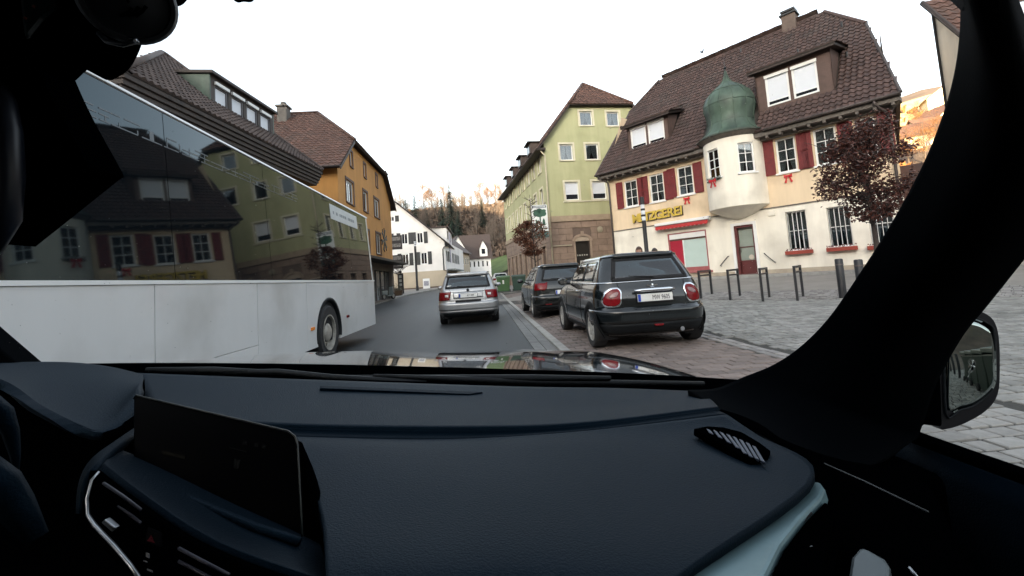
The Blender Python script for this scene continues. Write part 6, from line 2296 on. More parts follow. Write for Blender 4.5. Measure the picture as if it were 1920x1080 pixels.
def wheelie(x, y, z, rzz, w, d, h, m, lab, group, mat_lid=None, sticker=True):
    t = thing('waste_bin', lab, 'bin', (x, y, z), rzz, group)
    m2 = MB()
    m2.loops([[(-w * .42, -d * .42, .06), (w * .42, -d * .42, .06), (w * .42, d * .42, .06), (-w * .42, d * .42, .06)], [(-w * .5, -d * .5, h * .86), (w * .5, -d * .5, h * .86), (w * .5, d * .5, h * .86), (-w * .5, d * .5, h * .86)]])
    m2.build('bin_body', m, t, bevel=.03)
    m2 = MB()
    m2.loops([[(-w * .54, -d * .56, h * .86), (w * .54, -d * .56, h * .86), (w * .54, d * .52, h * .9), (-w * .54, d * .52, h * .9)], [(-w * .5, -d * .5, h * .95), (w * .5, -d * .5, h * .95), (w * .5, d * .5, h), (-w * .5, d * .5, h)]])
    m2.build('lid', mat_lid or m, t, bevel=.02)
    for sx in (-1, 1):
        m2 = MB(); m2.lathe([(.001, -.03), (.1, -.03), (.1, .03), (.001, .03)], 16, T=lambda a, b, c: Vector((sx * w * .46 + c, d * .42 + a, .1 + b))); m2.build('wheel', RUBBER, t)
    m2 = MB(); m2.tube([(-w * .4, d * .56, h * .9), (w * .4, d * .56, h * .9)], .018, 6); m2.build('handle', m, t)
    if sticker:
        m2 = MB(); m2.box(-.06, .06, -d * .49 - .012, -d * .48, h * .5, h * .72); m2.build('sticker', PLATE, t)
    return t
for k in range(4):
    wheelie(2.42 + .03 * k, -1.9 - .74 * k, gz(2.4, -2.3), R(180), .58, .68, 1.07, BINM, ['dark green bin first of the row seen in the wing mirror', 'dark green bin second of the row seen in the wing mirror', 'dark green bin third of the row seen in the wing mirror', 'dark green bin last of the row seen in the wing mirror'][k], 'bins behind us')
LIME = mat('bin_green', (.05, .115, .042), .5, var=.12)
TEAL = mat('bin_teal', (.022, .055, .04), .5, var=.12)
p = K(945, 545, 33)
wheelie(p.x, 33, rz(33) + .06, R(-4), 1.0, .9, 1.25, LIME, 'bright green waste container beside the silver car', 'waste containers ahead')
p = K(973, 545, 33)
wheelie(p.x + .05, 33.1, rz(33) + .06, R(-4), 1.05, .9, 1.25, TEAL, 'dark green waste container next to the bright one', 'waste containers ahead', sticker=False)

# ------------------------------------------------------------------ lamp posts
def lamp(px_foot, Y, ztop, label, r=.065, z0=None):
    x = K(*px_foot, Y).x
    z = gz(x, Y) if z0 is None else z0
    t = thing('street_lamp', label, 'street lamp', (x, Y, z), 0, 'slim column street lamps')
    h = ztop - z
    m2 = MB(); m2.lathe([(.001, -.1), (r * 1.2, -.1), (r * 1.2, .5), (r, .55), (r, h - .62), (.001, h - .62)], 14); m2.build('column', POST, t, auto=40)
    for k in range(3):
        m2 = MB(); m2.lathe([(r * .95, h - .62 + .2 * k), (r * .98, h - .62 + .2 * k + .13), (r * .6, h - .62 + .2 * k + .14)], 14); m2.build('light_ring', mat('lamp_opal', (.7, .72, .74), .4), t, smooth=True)
        m2 = MB(); m2.lathe([(.001, h - .49 + .2 * k), (r * 1.05, h - .485 + .2 * k), (r * 1.05, h - .42 + .2 * k), (.001, h - .415 + .2 * k)], 14); m2.build('louvre', POST, t, auto=40)
    m2 = MB(); m2.lathe([(r * 1.05, h - .03), (r * 1.05, h + .16), (.001, h + .18)], 14); m2.build('cap', POST, t, auto=40)
lamp((1211, 455), 14, 3.42, 'slim dark street lamp rising behind the small hatchback')
lamp((783, 549), 50, 6.2, 'tall dark street lamp on the left pavement by the white house', .13, rz(50) + .1)
lamp((829, 540), 72, 6.0, 'farther dark street lamp in front of the white house shop', .13, rz(72) + .1)
# ------------------------------------------------------------------ A-board, pylon, planter, scooter on the left pavement
def at(px, Y):
    return K(px, 540, Y).x
AB = thing('pavement_sign', 'white folding pavement sign outside the white house shop', 'sign', (at(800, 56), 56, rz(56) + .11), R(5))
for s in (-1, 1):
    m2 = MB(); m2.loops([[(-.42, s * .35, 0), (.42, s * .35, 0), (.42, s * .31, 0), (-.42, s * .31, 0)], [(-.42, s * .03, 1.25), (.42, s * .03, 1.25), (.42, -s * .0, 1.25), (-.42, -s * .0, 1.25)]]); m2.build('board', FRAME, AB)
m2 = MB(); m2.loops([[(-.3, -.27, .35), (.3, -.27, .35), (.3, -.29, .35), (-.3, -.29, .35)], [(-.3, -.12, .95), (.3, -.12, .95), (.3, -.14, .95), (-.3, -.14, .95)]]); m2.build('poster', mat('poster_grey', (.3, .3, .34), .7, var=.6, vscale=8), AB)
PY = thing('price_pylon', 'slim dark price pylon with pale panels before the white house', 'sign', (at(752, 44), 44, rz(44) + .11), 0)
m2 = MB(); m2.box(-.28, .28, -.08, .08, 0, 2.0); m2.build('pylon', POST, PY, bevel=.02)
for k in range(4):
    m2 = MB(); m2.box(-.2, .12, -.09, -.08, .35 + .4 * k, .6 + .4 * k); m2.build('panel', mat('panel_pale', (.25, .27, .25), .6), PY)
m2 = MB(); m2.lathe([(.001, 2.0), (.14, 2.06), (.15, 2.2), (.001, 2.3)], 12); m2.build('top_lamp', IRON, PY)
PLN = thing('planter', 'low planter with dry shrubs before the orange house shop', 'planter', (at(738, 40), 40, rz(40) + .11), 0)
m2 = MB(); m2.loops([[(-.7, -.3, 0), (.7, -.3, 0), (.7, .3, 0), (-.7, .3, 0)], [(-.8, -.35, .45), (.8, -.35, .45), (.8, .35, .45), (-.8, .35, .45)]]); m2.build('trough', mat('planter_wood', (.09, .065, .045), .8, var=.3), PLN, bevel=.02)
m2 = MB()
for k in range(700):
    c = Vector((random.uniform(-.75, .75), random.uniform(-.3, .3), .45 + abs(random.gauss(0, .22))))
    d = Vector((random.uniform(-1, 1), random.uniform(-1, 1), random.uniform(-.5, 1))) * .09
    e = Vector((random.uniform(-1, 1), random.uniform(-1, 1), random.uniform(-1, 1))) * .04
    m2.add([c - d, c + e, c + d], [(0, 1, 2)])
m2.build('shrub', leaf_mat('dry_leaf', (.075, .075, .05), .5), PLN, fixn=False)
SCO = thing('motor_scooter', 'pale grey motor scooter parked on the left pavement behind the bus', 'scooter', (at(719, 33), 33.0, rz(33) + .11), R(70))
GREYP = mat('scooter_grey', (.28, .31, .30), .35, var=.15, coat=.4)
for x in (0, 1.25):
    m2 = MB(); m2.lathe([(.16, -.05), (.24, -.06), (.26, 0), (.24, .06), (.16, .05)], 20, T=lambda a, b, c: Vector((x + a, c, .26 + b))); w_ = m2.build('wheel', RUBBER, SCO, smooth=True)
    m2 = MB(); m2.lathe([(.001, -.03), (.17, -.03), (.17, .03), (.001, .03)], 16, T=lambda a, b, c: Vector((x + a, c, .26 + b))); m2.build('rim', ALLOY, w_)
m2 = MB(); m2.loops([[(-.25, -s, .35), (.35, -s, .3), (.45, s - .0, .3), (-.25, s, .35)] if False else [(-.3, -.14, .4), (.3, -.16, .32), (.3, .16, .32), (-.3, .14, .4)] for s in (.1,)] + [[(-.4, -.15, .7), (.35, -.17, .7), (.35, .17, .7), (-.4, .15, .7)]]); m2.build('rear_body', GREYP, SCO, bevel=.06)
m2 = MB(); m2.loops([[(-.35, -.14, .7), (.4, -.13, .7), (.4, .13, .7), (-.35, .14, .7)], [(-.33, -.12, .8), (.38, -.1, .78), (.38, .1, .78), (-.33, .12, .8)]]); m2.build('seat', BPLAST, SCO, bevel=.03)
m2 = MB(); m2.loops([[(.3, -.16, .28), (.95, -.16, .28), (.95, .16, .28), (.3, .16, .28)], [(.3, -.15, .33), (.95, -.15, .33), (.95, .15, .33), (.3, .15, .33)]]); m2.build('footboard', GREYP, SCO)
m2 = MB(); m2.loops([[(.92, -.2, .3), (1.0, -.2, .3), (1.0, .2, .3), (.92, .2, .3)], [(.98, -.18, .95), (1.12, -.12, .95), (1.12, .12, .95), (.98, .18, .95)]]); m2.build('leg_shield', GREYP, SCO, bevel=.04)
m2 = MB(); m2.tube([(1.25, 0, .26), (1.05, 0, .95)], .03, 8); m2.tube([(1.0, -.32, 1.05), (1.04, 0, .98), (1.0, .32, 1.05)], .02, 8); m2.build('handlebar', IRON, SCO)

# ------------------------------------------------------------------ trees
def leafy_tree(name, label, loc, H, crown_fn, nleaf, lm, bark, seed, leaf=(.05, .035), group=None, trunk_h=None, r0=.07):
    rnd = random.Random(seed)
    t = thing(name, label, 'tree', loc, 0, group)
    tr = MB()
    th = trunk_h
    pts = [Vector((0, 0, -.1))]
    for i in range(6):
        pts.append(Vector((rnd.uniform(-.03, .03), rnd.uniform(-.03, .03), H * .85 * (i + 1) / 6)))
    tr.tube(pts, [r0 * (1 - .14 * i) for i in range(7)], 10)
    br = tr
    tips = []
    n_b = 34
    for i in range(n_b):
        z = th + (H * .84 - th) * (i / n_b) ** .9
        a = rnd.uniform(0, 6.28)
        Rz = max(crown_fn(z), .45)
        d = Vector((math.cos(a), math.sin(a), rnd.uniform(.25, .6))).normalized()
        branch(br, Vector((0, 0, z * .97)), d, Rz * rnd.uniform(.7, .95), .02, 1, tips, rnd, 4, .5, 3, (3, 5))
    br.build('trunk', bark, t, fixn=False, smooth=True)
    lv = MB()
    k = 0
    segs = tips
    while k < nleaf:
        q, dd = rnd.choice(segs)
        c = q + Vector((rnd.gauss(0, .12), rnd.gauss(0, .12), rnd.gauss(0, .1)))
        rr = math.hypot(c.x, c.y)
        Rz = crown_fn(c.z)
        if Rz <= 0 or rr > Rz * (1 + rnd.uniform(-.1, .1)):
            continue
        a = Vector((rnd.uniform(-1, 1), rnd.uniform(-1, 1), rnd.uniform(-.8, .3))).normalized()
        b = a.cross(Vector((rnd.uniform(-1, 1), rnd.uniform(-1, 1), rnd.uniform(-1, 1)))).normalized()
        s = rnd.uniform(.7, 1.3)
        l, w = leaf[0] * s, leaf[1] * s
        n = a.cross(b) * w * .3
        lv.add([c, c + a * l * .5 + b * w * .5 + n, c + a * l, c + a * l * .5 - b * w * .5 + n], [(0, 1, 2, 3)])
        k += 1
    lv.build('crown', lm, t, fixn=False)
    return t
pc = K(1622, 300, 10.4)
zb = gz(pc.x, 10.4)
ztop, zlow = K(1578, 188, 10.4).z - zb, K(1640, 412, 10.4).z - zb
def crown1(z):
    t = (z - zlow) / (ztop - zlow)
    if t < 0 or t > 1.04:
        return 0
    return 1.22 * min(1, (t + .06) / .2) ** .5 * (1 - .72 * max(0, (t - .3) / .7) ** 1.25)
PL = leaf_mat('leaf_purple', (.075, .026, .018), .65, .25)
PL.node_tree.nodes['Principled BSDF'].inputs['Roughness'].default_value = .38
leafy_tree('purple_leaf_tree', 'small dark purple-leaved tree in front of the butcher house', (pc.x, 10.4, zb), ztop, crown1, 8000, PL, M_BARK2, 21, (.095, .05), trunk_h=zlow - .1)
pc = K(1000, 455, 24)
def crown2(z):
    t = (z - 2.2) / 2.0
    return 1.15 * math.sqrt(max(0, 1 - (2 * t - 1) ** 2)) if 0 < t < 1 else 0
leafy_tree('brown_leaf_tree', 'small street tree with withered brown leaves before the green house', (pc.x, 24, gz(pc.x, 24)), 6.6, crown2, 2600, leaf_mat('leaf_brown', (.12, .045, .022), .5, .3), M_BARK2, 23, (.11, .07), trunk_h=1.9, r0=.06)
# bare shrub by the orange house canopy
pc = K(752, 490, 43)
sh = thing('bare_shrub', 'thin bare shrub beside the orange house canopy', 'shrub', (pc.x - .3, 43, rz(43) + .1), 0)
m2 = MB(); tp = []
rr_ = random.Random(5)
m2.tube([(0, 0, -.1), (0, 0, 2.2)], [.05, .03], 6)
for k in range(16):
    a = rr_.uniform(0, 6.28)
    branch(m2, Vector((0, 0, 1.8 + .04 * k)), Vector((math.cos(a) * .9, math.sin(a) * .9, .35)).normalized(), 1.5, .025, 1, tp, rr_, 3, .5, 3, (4, 6))
m2.build('twigs', M_BARK2, sh, fixn=False)

# ------------------------------------------------------------------ two people behind the small hatchback
def person(loc, rzz, label, coat_m, hair_m, hgt, seed):
    t = thing('person', label, 'person', loc, rzz, None)
    s = hgt / 1.75
    V, E, Rr = [], [], []
    def v(p, r, par=None):
        V.append(Vector(p) * s)
        Rr.append((r[0] * s, r[1] * s) if isinstance(r, tuple) else (r * s, r * s))
        if par is not None:
            E.append((par, len(V) - 1))
        return len(V) - 1
    pel = v((0, 0, .95), (.16, .115))
    w = v((0, 0, 1.12), (.145, .105), pel)
    ch = v((0, .0, 1.30), (.17, .12), w)
    sh_ = v((0, .0, 1.43), (.13, .09), ch)
    nk = v((0, .01, 1.50), .058, sh_)
    hd = v((0, .015, 1.58), .07, nk)
    for sd in (-1, 1):
        hp = v((sd * .09, 0, .9), .09, pel)
        kn = v((sd * .1, .02, .5), .062, hp)
        an = v((sd * .1, -.01, .1), .045, kn)
        v((sd * .11, .13, .045), .04, an)
        so = v((sd * .19, 0, 1.41), .062, sh_)
        el = v((sd * .25, -.03, 1.13), .047, so)
        wr = v((sd * .23, .1, .9), .034, el)
        v((sd * .22, .14, .84), .036, wr)
    me = bpy.data.meshes.new('body')
    me.from_pydata([tuple(p) for p in V], E, [])
    o = bpy.data.objects.new('body', me)
    COL.objects.link(o)
    o.parent = t
    md = o.modifiers.new('skin', 'SKIN')
    for i, r in enumerate(Rr):
        me.skin_vertices[0].data[i].radius = r
    me.skin_vertices[0].data[0].use_root = True
    o.modifiers.new('sub', 'SUBSURF').levels = 2
    o.modifiers['sub'].render_levels = 2
    me.materials.append(coat_m)
    skin = mat('skin', (.42, .24, .17), .5, var=.08)
    hm = MB()
    def head(a, b):
        th, ph = 2 * math.pi * a, math.pi * b
        x, y, z = math.sin(ph) * math.sin(th), math.sin(ph) * math.cos(th), math.cos(ph)
        y *= 1.12
        r = .098
        q = Vector((x * r * .86, y * r, z * r * 1.22))
        if y > .5:
            q.y += .012 * math.exp(-((x / .18) ** 2 + ((z + .12) / .22) ** 2)) * 1.8
            q.y -= .006 * (math.exp(-(((abs(x) - .33) / .16) ** 2 + ((z - .08) / .12) ** 2)))
        if z < -.4:
            q.x *= 1 - .3 * (-z - .4)
        return (q + Vector((0, .02, 1.645))) * s
    hm.grid(head, 28, 20)
    hd_ = hm.build('head', skin, t, smooth=True)
    hr = MB()
    def hair(a, b):
        p = Vector(head(a, b * .62))
        c = Vector((0, .02, 1.645)) * s
        d = p - c
        if d.y > .05 * s and d.z < .045 * s:
            return c + d * .93
        return c + d * (1.2 + .03 * math.sin(a * 60 + b * 9))
    hr.grid(hair, 36, 14)
    hr.build('hair', hair_m, t, smooth=True)
    for sd in (-1, 1):
        em = MB(); em.lathe([(.001, -.011), (.008, -.008), (.011, 0), (.008, .008), (.001, .011)], 10, T=lambda x, y, z: (Vector((sd * .031, .109, 1.655)) + Vector((x, y, z))) * s)
        em.build('eye', mat('eye_dark', (.02, .015, .012), .2), hd_)
    return t
for px, Y, lab, cm, hm_, hg in ((1197, 12.6, 'person with brown hair standing behind the parked small hatchback, left of the lamp', mat('coat_dark', (.03, .03, .04), .8), mat('hair_brown', (.07, .035, .02), .6), 1.72), (1226, 13.2, 'shorter person with dark hair right of the lamp behind the hatchback', mat('coat_blue', (.05, .06, .09), .8), mat('hair_dark', (.03, .02, .016), .6), 1.66)):
    x = K(px, 455, Y).x
    person((x, Y, gz(x, Y)), R(150), lab, cm, hm_, hg, 1)
# a bird above the ridge
p = K(1315, 98, 22)
BD_ = thing('bird', 'small dark bird flying above the butcher roof', 'bird', p, R(30))
m2 = MB(); m2.tube([(-.16, 0, 0), (-.1, 0, .01), (0, 0, .015), (.1, 0, .01), (.15, 0, .02), (.19, 0, .015)], [.008, .025, .045, .04, .028, .006], 8)
for s in (-1, 1):
    m2.loops([[(.08, s * .03, .02), (-.04, s * .03, .02), (-.04, s * .03, .01), (.08, s * .03, .01)], [(.03, s * .16, .08), (-.05, s * .16, .08), (-.05, s * .16, .075), (.03, s * .16, .075)], [(-.04, s * .3, .05), (-.07, s * .3, .05), (-.07, s * .3, .048), (-.04, s * .3, .048)]])
m2.build('bird_body', IRON, BD_, smooth=True)
# ================================================================== OUR OWN CAR, SEEN FROM INSIDE
CAR = thing('own_car', 'dark car we sit in: dashboard, display, windscreen pillar, wing mirror and bonnet', 'car', (0, 0, 0))
DASH = mat('dash_navy', (.0025, .0058, .0095), .62, spec=.18, tint=(.2, .48, .8), var=.10, vscale=14, bump=.22, bscale=420)
DASH2 = mat('dash_dark', (.0008, .0026, .0046), .65, spec=.14, tint=(.15, .45, .8), var=.1, vscale=14, bump=.2, bscale=420)
BLK = mat('interior_black', (.0003, .0004, .0006), .9, spec=0.0, var=.1)
PIL = mat('pillar_trim', (.0006, .0011, .0017), .9, spec=.02, var=.1, bump=.1, bscale=500)
SCR = mat('screen_black', (.0006, .0006, .0008), .3, spec=.04, var=0)
ALU = mat('brushed_trim', (.15, .24, .26), .42, metal=.2, var=.08, vscale=30, streak=.1)
CHR = mat('satin_chrome', (.42, .44, .46), .3, metal=.9, var=.05)
HOOD = mat('bonnet_paint', (.022, .025, .03), .08, spec=.75, var=.08, vscale=2, coat=1.0)

def curve(pts, a):
    """smooth curve through points, a in 0..1"""
    n = len(pts) - 1
    q = min(max(a, 0), 1) * n
    i = min(int(q), n - 1)
    t = q - i
    g = lambda k: Vector(pts[min(max(k, 0), n)])
    p0, p1, p2, p3 = g(i - 1), g(i), g(i + 1), g(i + 2)
    return .5 * ((2 * p1) + (p2 - p0) * t + (2 * p0 - 5 * p1 + 4 * p2 - p3) * t * t + (3 * p1 - p0 - 3 * p2 + p3) * t ** 3)

def row(px):
    """a row of (x, y, depth) photo points as a smooth 3D curve"""
    return [K(x, y, Y) for x, y, Y in px]

def sheet(name, rows, m, nu=24, nv=12, solid=.012, parent=CAR, fn=None):
    mb = MB()
    R_ = [row(r) for r in rows]
    def f(a, b):
        p = curve([curve(r, a) for r in R_], b)
        return p + fn(a, b) if fn else p
    mb.grid(f, nu, nv)
    o = mb.build(name, m, parent, smooth=True, fixn=False)
    md = o.modifiers.new('solid', 'SOLIDIFY')
    md.thickness = solid
    md.offset = 0
    return o

def onplane(x, y, p0, n):
    w = wray(x, y)
    return EYE + w * (n.dot(p0 - EYE) / n.dot(w))

def slab(name, px, p3, m, thick, parent=CAR, bevel=.004, lift=0.0):
    """outline of photo points on the plane through three points, with real thickness away from us"""
    a, b, c = p3
    n = (b - a).cross(c - a).normalized()
    if n.dot(EYE - a) < 0:
        n = -n
    pts = [onplane(x, y, a, n) + n * lift for x, y in px]
    mb = MB()
    mb.prism(pts, -n * thick)
    return mb.build(name, m, parent, bevel=bevel)

def flatY(name, px, Y, m, thick, parent=CAR, bevel=.004, smooth=False):
    mb = MB()
    n_ = 4 * len(px)
    cl = list(px) + list(px[:1])
    if smooth:
        q_ = [Vector((x, y, 0)) for x, y in px]
        cl = [px[-1]] + list(px) + [px[0], px[1]]
        out = []
        for i in range(1, len(px) + 1):
            for k in range(5):
                t = k / 5
                p0, p1, p2, p3 = (Vector((*cl[j], 0)) for j in (i - 1, i, i + 1, i + 2))
                v_ = .5 * ((2 * p1) + (p2 - p0) * t + (2 * p0 - 5 * p1 + 4 * p2 - p3) * t * t + (3 * p1 - p0 - 3 * p2 + p3) * t ** 3)
                out.append((v_.x, v_.y))
        px = out
    mb.prism([K(x, y, Y) for x, y in px], (0, -thick, 0))
    return mb.build(name, m, parent, bevel=bevel)

# ---- bonnet
RL, RRr, FL, FRr = K(105, 684, 1.25), K(1398, 714, 1.25), K(560, 660, 2.35), K(1150, 656, 2.35)
def bonnet(a, b):
    bb = min(b / .86, 1.0)
    u = 2 * a - 1
    wS = 1 - abs(u) ** 3 * .0
    e = .5 + .5 * (abs(u) ** .9) * (1 if u > 0 else -1)
    p = RL.lerp(RRr, a).lerp(FL.lerp(FRr, a), bb)
    p = p + Vector((0, 0, .018 * (1 - u * u) * (1 - bb) + .012 * math.sin(math.pi * bb) - .03 * abs(u) ** 8))
    p.z += .009 * math.exp(-((u - .38) / .13) ** 2) * bb + .008 * math.exp(-((u + .42) / .13) ** 2) * bb - .004 * math.exp(-(u / .2) ** 2) * bb
    if b > .86:
        q = (b - .86) / .14
        p = p + Vector((0, .12 * q, -.22 * q * q - .02 * q))
    return p
mb = MB(); mb.grid(bonnet, 60, 40)
bon = mb.build('bonnet', HOOD, CAR, smooth=True)
for s_ in (0, 1):                                        # wings beside the bonnet
    mb = MB()
    mb.grid(lambda a, b: Vector(bonnet(s_, b * .86)) + Vector(((1 if s_ else -1) * (.004 + .1 * a), 0, -.006 - .22 * a * a)), 6, 14)
    mb.build('front_wing', HOOD, CAR, smooth=True)
# ---- cowl and wipers
sheet('cowl', [[(95, 687, 1.245), (300, 684, 1.245), (600, 686, 1.245), (960, 695, 1.245), (1200, 704, 1.245), (1405, 717, 1.245)], [(90, 694, 1.2), (300, 700, 1.2), (600, 708, 1.2), (960, 718, 1.2), (1200, 722, 1.2), (1405, 724, 1.2)], [(80, 700, 1.12), (263, 712, 1.12), (600, 724, 1.12), (960, 736, 1.12), (1200, 740, 1.12), (1405, 742, 1.12)]], BLK, 30, 6)
def wiper(name, pts, r, m=BPLAST):
    mb = MB(); mb.tube([K(x, y, Y) for x, y, Y in pts], r, 6)
    return mb.build(name, m, CAR, smooth=True)
wa = wiper('wiper', [(275, 693, 1.2), (400, 694, 1.19), (545, 699, 1.18)], [.006, .009, .005])
wiper('wiper_arm', [(395, 698, 1.19), (520, 697, 1.18), (620, 707, 1.18), (800, 718, 1.18)], [.005, .008, .008, .008])
wiper('wiper', [(575, 707, 1.2), (860, 708, 1.19), (1000, 709, 1.18), (1145, 709, 1.17)], [.005, .008, .010, .006])
wiper('wiper_arm', [(700, 704, 1.19), (820, 709, 1.18), (1000, 716, 1.18), (1320, 719, 1.17)], [.004, .008, .009, .006])
# ---- dashboard
far = [(255, 704, 1.10), (600, 717, 1.10), (960, 729, 1.10), (1150, 732, 1.09), (1300, 738, 1.07)]
su = [(290, 790, .80), (600, 805, .80), (930, 807, .80), (1120, 797, .80), (1348, 769, .83)]
sl_ = [(290, 815, .775), (600, 827, .775), (850, 830, .775), (1100, 814, .78), (1362, 782, .81)]
sheet('dash_top', [far, [(270, 745, .95), (600, 758, .95), (940, 766, .95), (1140, 765, .95), (1330, 752, .95)], su], DASH, 40, 14)
sheet('dash_lip', [[(x, y - 1, Y) for x, y, Y in su], [(x, (y + y2) / 2, Y - .006) for (x, y, Y), (x2, y2, Y2) in zip(su, sl_)], sl_], DASH2, 40, 4)
pad = sheet('dash_pad', [sl_, [(545, 848, .715), (650, 850, .71), (900, 853, .71), (1150, 838, .72), (1420, 822, .75)], [(597, 955, .555), (740, 958, .55), (1000, 952, .55), (1300, 930, .57), (1528, 896, .60)], [(612, 1092, .435), (780, 1092, .43), (960, 1092, .43), (1120, 1092, .425), (1270, 1092, .42)], [(618, 1200, .40), (780, 1210, .40), (960, 1220, .40), (1100, 1220, .395), (1190, 1200, .39)]], DASH, 48, 28)
slab('airbag_seam', [(600, 726), (905, 738), (880, 742), (600, 731)], (K(600, 728, 1.03), K(900, 740, 1.03), K(700, 760, .95)), DASH2, .01, lift=.004, bevel=.001)
# demister at the right end
p3 = (K(1303, 812, .735), K(1442, 852, .668), K(1400, 872, .632))
vent = slab('side_demister', [(1300, 811), (1325, 806), (1355, 808), (1390, 817), (1425, 838), (1444, 853), (1440, 862), (1420, 871), (1405, 870), (1370, 851), (1330, 828)], p3, BLK, .012, lift=.007, bevel=.002)
for k in range(8):
    t = (k + .5) / 9
    xt, yt = 1318 + 110 * t, 812 + 43 * t ** 1.5
    xb, yb = 1322 + 100 * t + 6, 824 + 44 * t
    xb, yb = xt + 4 + 22 * min(1, 2.2 * t) * (1 - .45 * t), yt + 5 + 28 * min(1, 1.9 * t) * (1 - .5 * max(0, t - .6))
    slab('slat', [(xt, yt), (xt + 7, yt + 3), (xb + 7, yb + 3), (xb - 1, yb)], p3, mat('slat_grey', (.05, .06, .085), .5), .004, vent, .0006, lift=.0085)
# silver trim blade
p3 = (K(1530, 915, .60), K(1300, 1085, .43), K(1440, 1050, .44))
slab('trim_blade', [(1522, 903), (1538, 903), (1546, 914), (1538, 933), (1500, 972), (1462, 1020), (1425, 1095), (1262, 1095), (1400, 1000)], p3, ALU, .02, bevel=.004)
lv_ = slab('side_air_vent', [(1546, 930), (1560, 960), (1530, 1095), (1428, 1095), (1465, 1022), (1502, 975)], p3, BLK, .03, lift=-.004)
wiper('vent_rim', [(1428, 1092, .44), (1445, 1050, .46), (1470, 1015, .49), (1520, 962, .54)], .0022, BPLAST)
for k in range(3):
    wiper('vent_slat', [(1468 + 12 * k, 1075 - 22 * k, .445 + .02 * k), (1515 + 8 * k, 1030 - 22 * k, .47 + .02 * k)], .0012, mat('slat_dim', (.012, .012, .022), .5))
wiper('vent_slider', [(1497, 1046, .45), (1523, 1026, .46)], .0016, CHR)
# door: card, sill rubber, grab handle
def KX(x, y, X):
    w = wray(x, y)
    return EYE + w * (X / w.x)
mb = MB()
top = [KX(1640, 802, .76), KX(1705, 829, .76), KX(1800, 865, .76), KX(1935, 915, .76), KX(2400, 1085, .76)]
mb.grid(lambda a, b: curve(top, a) + Vector((-.05 * math.sin(b * math.pi * .5) + (.05 * max(0, b - .4)), 0, -.45 * b)), 20, 12)
dc = mb.build('door_card', DASH2, CAR, smooth=True, solid=.012)
mb = MB()
for k in range(3):
    mb.tube([p + Vector((.008 + .014 * k, 0, .006 - .002 * k)) for p in top], .008, 6)
mb.build('window_seal', BLK, CAR, smooth=True)
wiper('door_trim_line', [(1520, 858, .72), (1620, 902, .62), (1740, 960, .5)], .0013, mat('trim_dim', (.02, .023, .024), .5))
p3 = (K(1600, 1030, .50), K(1660, 1060, .47), K(1595, 1090, .46))
slab('grab_handle', [(1612, 1026), (1625, 1028), (1660, 1048), (1669, 1062), (1668, 1095), (1588, 1095), (1596, 1045)], p3, mat('handle_grey', (.10, .12, .125), .4, metal=.3), .03, bevel=.006)
wiper('handle_chrome', [(1704, 1063, .42), (1728, 1092, .41)], .0014, CHR)  # thin chrome line beside the grab handle
# ---- windscreen pillar on the right
Lp = [(1290, 739, 1.0), (1345, 735, .98), (1400, 711, .96), (1455, 687, .92), (1505, 653, .87), (1560, 597, .80), (1620, 515, .72), (1680, 425, .64), (1740, 320, .56), (1780, 230, .50), (1810, 140, .44), (1826, 50, .39), (1829, -40, .35)]
Rp = [(1525, 902, .66), (1620, 885, .70), (1702, 832, .75), (1722, 790, .75), (1747, 712, .73), (1790, 630, .70), (1835, 572, .64), (1885, 507, .58), (1942, 428, .52), (1985, 325, .46), (1962, 205, .42), (1912, 90, .38), (1858, -40, .34)]
rows_ = []
for l, r in zip(Lp, Rp):
    rw_ = []
    for k in range(7):
        s = k / 6
        bulge = .045 * math.sin(math.pi * s)
        rw_.append((l[0] + (r[0] - l[0]) * s, l[1] + (r[1] - l[1]) * s, l[2] + (r[2] - l[2]) * s - bulge))
    rows_.append(rw_)
sheet('windscreen_pillar', rows_, PIL, 26, 60, solid=.02)
# filler between dashboard end and pillar foot, door corner
sheet('dash_end_cap', [[(1340, 770, .86), (1420, 815, .78), (1480, 850, .72), (1560, 900, .66)], [(1420, 800, .84), (1560, 840, .76), (1640, 870, .72), (1720, 900, .68)], [(1520, 905, .64), (1600, 950, .6), (1680, 990, .56), (1800, 1040, .52)], [(1500, 1095, .5), (1600, 1095, .48), (1700, 1095, .46), (1850, 1095, .44)]], BLK, 14, 14)
# pillar foot on the left
flatY('left_pillar', [(-160, 470), (-20, 592), (86, 683), (40, 700), (-160, 700)], 1.06, PIL, .05)
# ---- wing mirror outside
mc = K(1812, 688, .86)
nrm = Vector((-.275, -.958, .07)).normalized()
def onm(x, y, lift=0):
    return onplane(x, y, mc, nrm) + nrm * lift
def rounded(px):
    cl = [px[-1]] + list(px) + [px[0], px[1]]
    out = []
    for i in range(1, len(px) + 1):
        for k in range(4):
            t = k / 4
            p0, p1, p2, p3_ = (Vector((*cl[j], 0)) for j in (i - 1, i, i + 1, i + 2))
            v_ = .5 * ((2 * p1) + (p2 - p0) * t + (2 * p0 - 5 * p1 + 4 * p2 - p3_) * t * t + (3 * p1 - p0 - 3 * p2 + p3_) * t ** 3)
            out.append((v_.x, v_.y))
    return out
hous = [(1750, 655), (1760, 622), (1785, 592), (1809, 579), (1835, 584), (1858, 600), (1868, 632), (1870, 690), (1866, 738), (1845, 768), (1805, 792), (1770, 803), (1757, 797), (1748, 740)]
hous = rounded(hous)
mb = MB()
cx_, cy_ = 1812, 688
lps = [[onm(x, y, .006) for x, y in hous], [onm(x, y, -.02) for x, y in hous], [onm(cx_ + (x - cx_) * .93, cy_ + (y - cy_) * .93, -.07) for x, y in hous], [onm(cx_ + (x - cx_) * .6, cy_ + (y - cy_) * .62, -.11) for x, y in hous]]
mb.loops(lps)
mir = mb.build('wing_mirror', mat('mirror_housing', (.006, .006, .008), .35, spec=.4, var=0), CAR, auto=40)
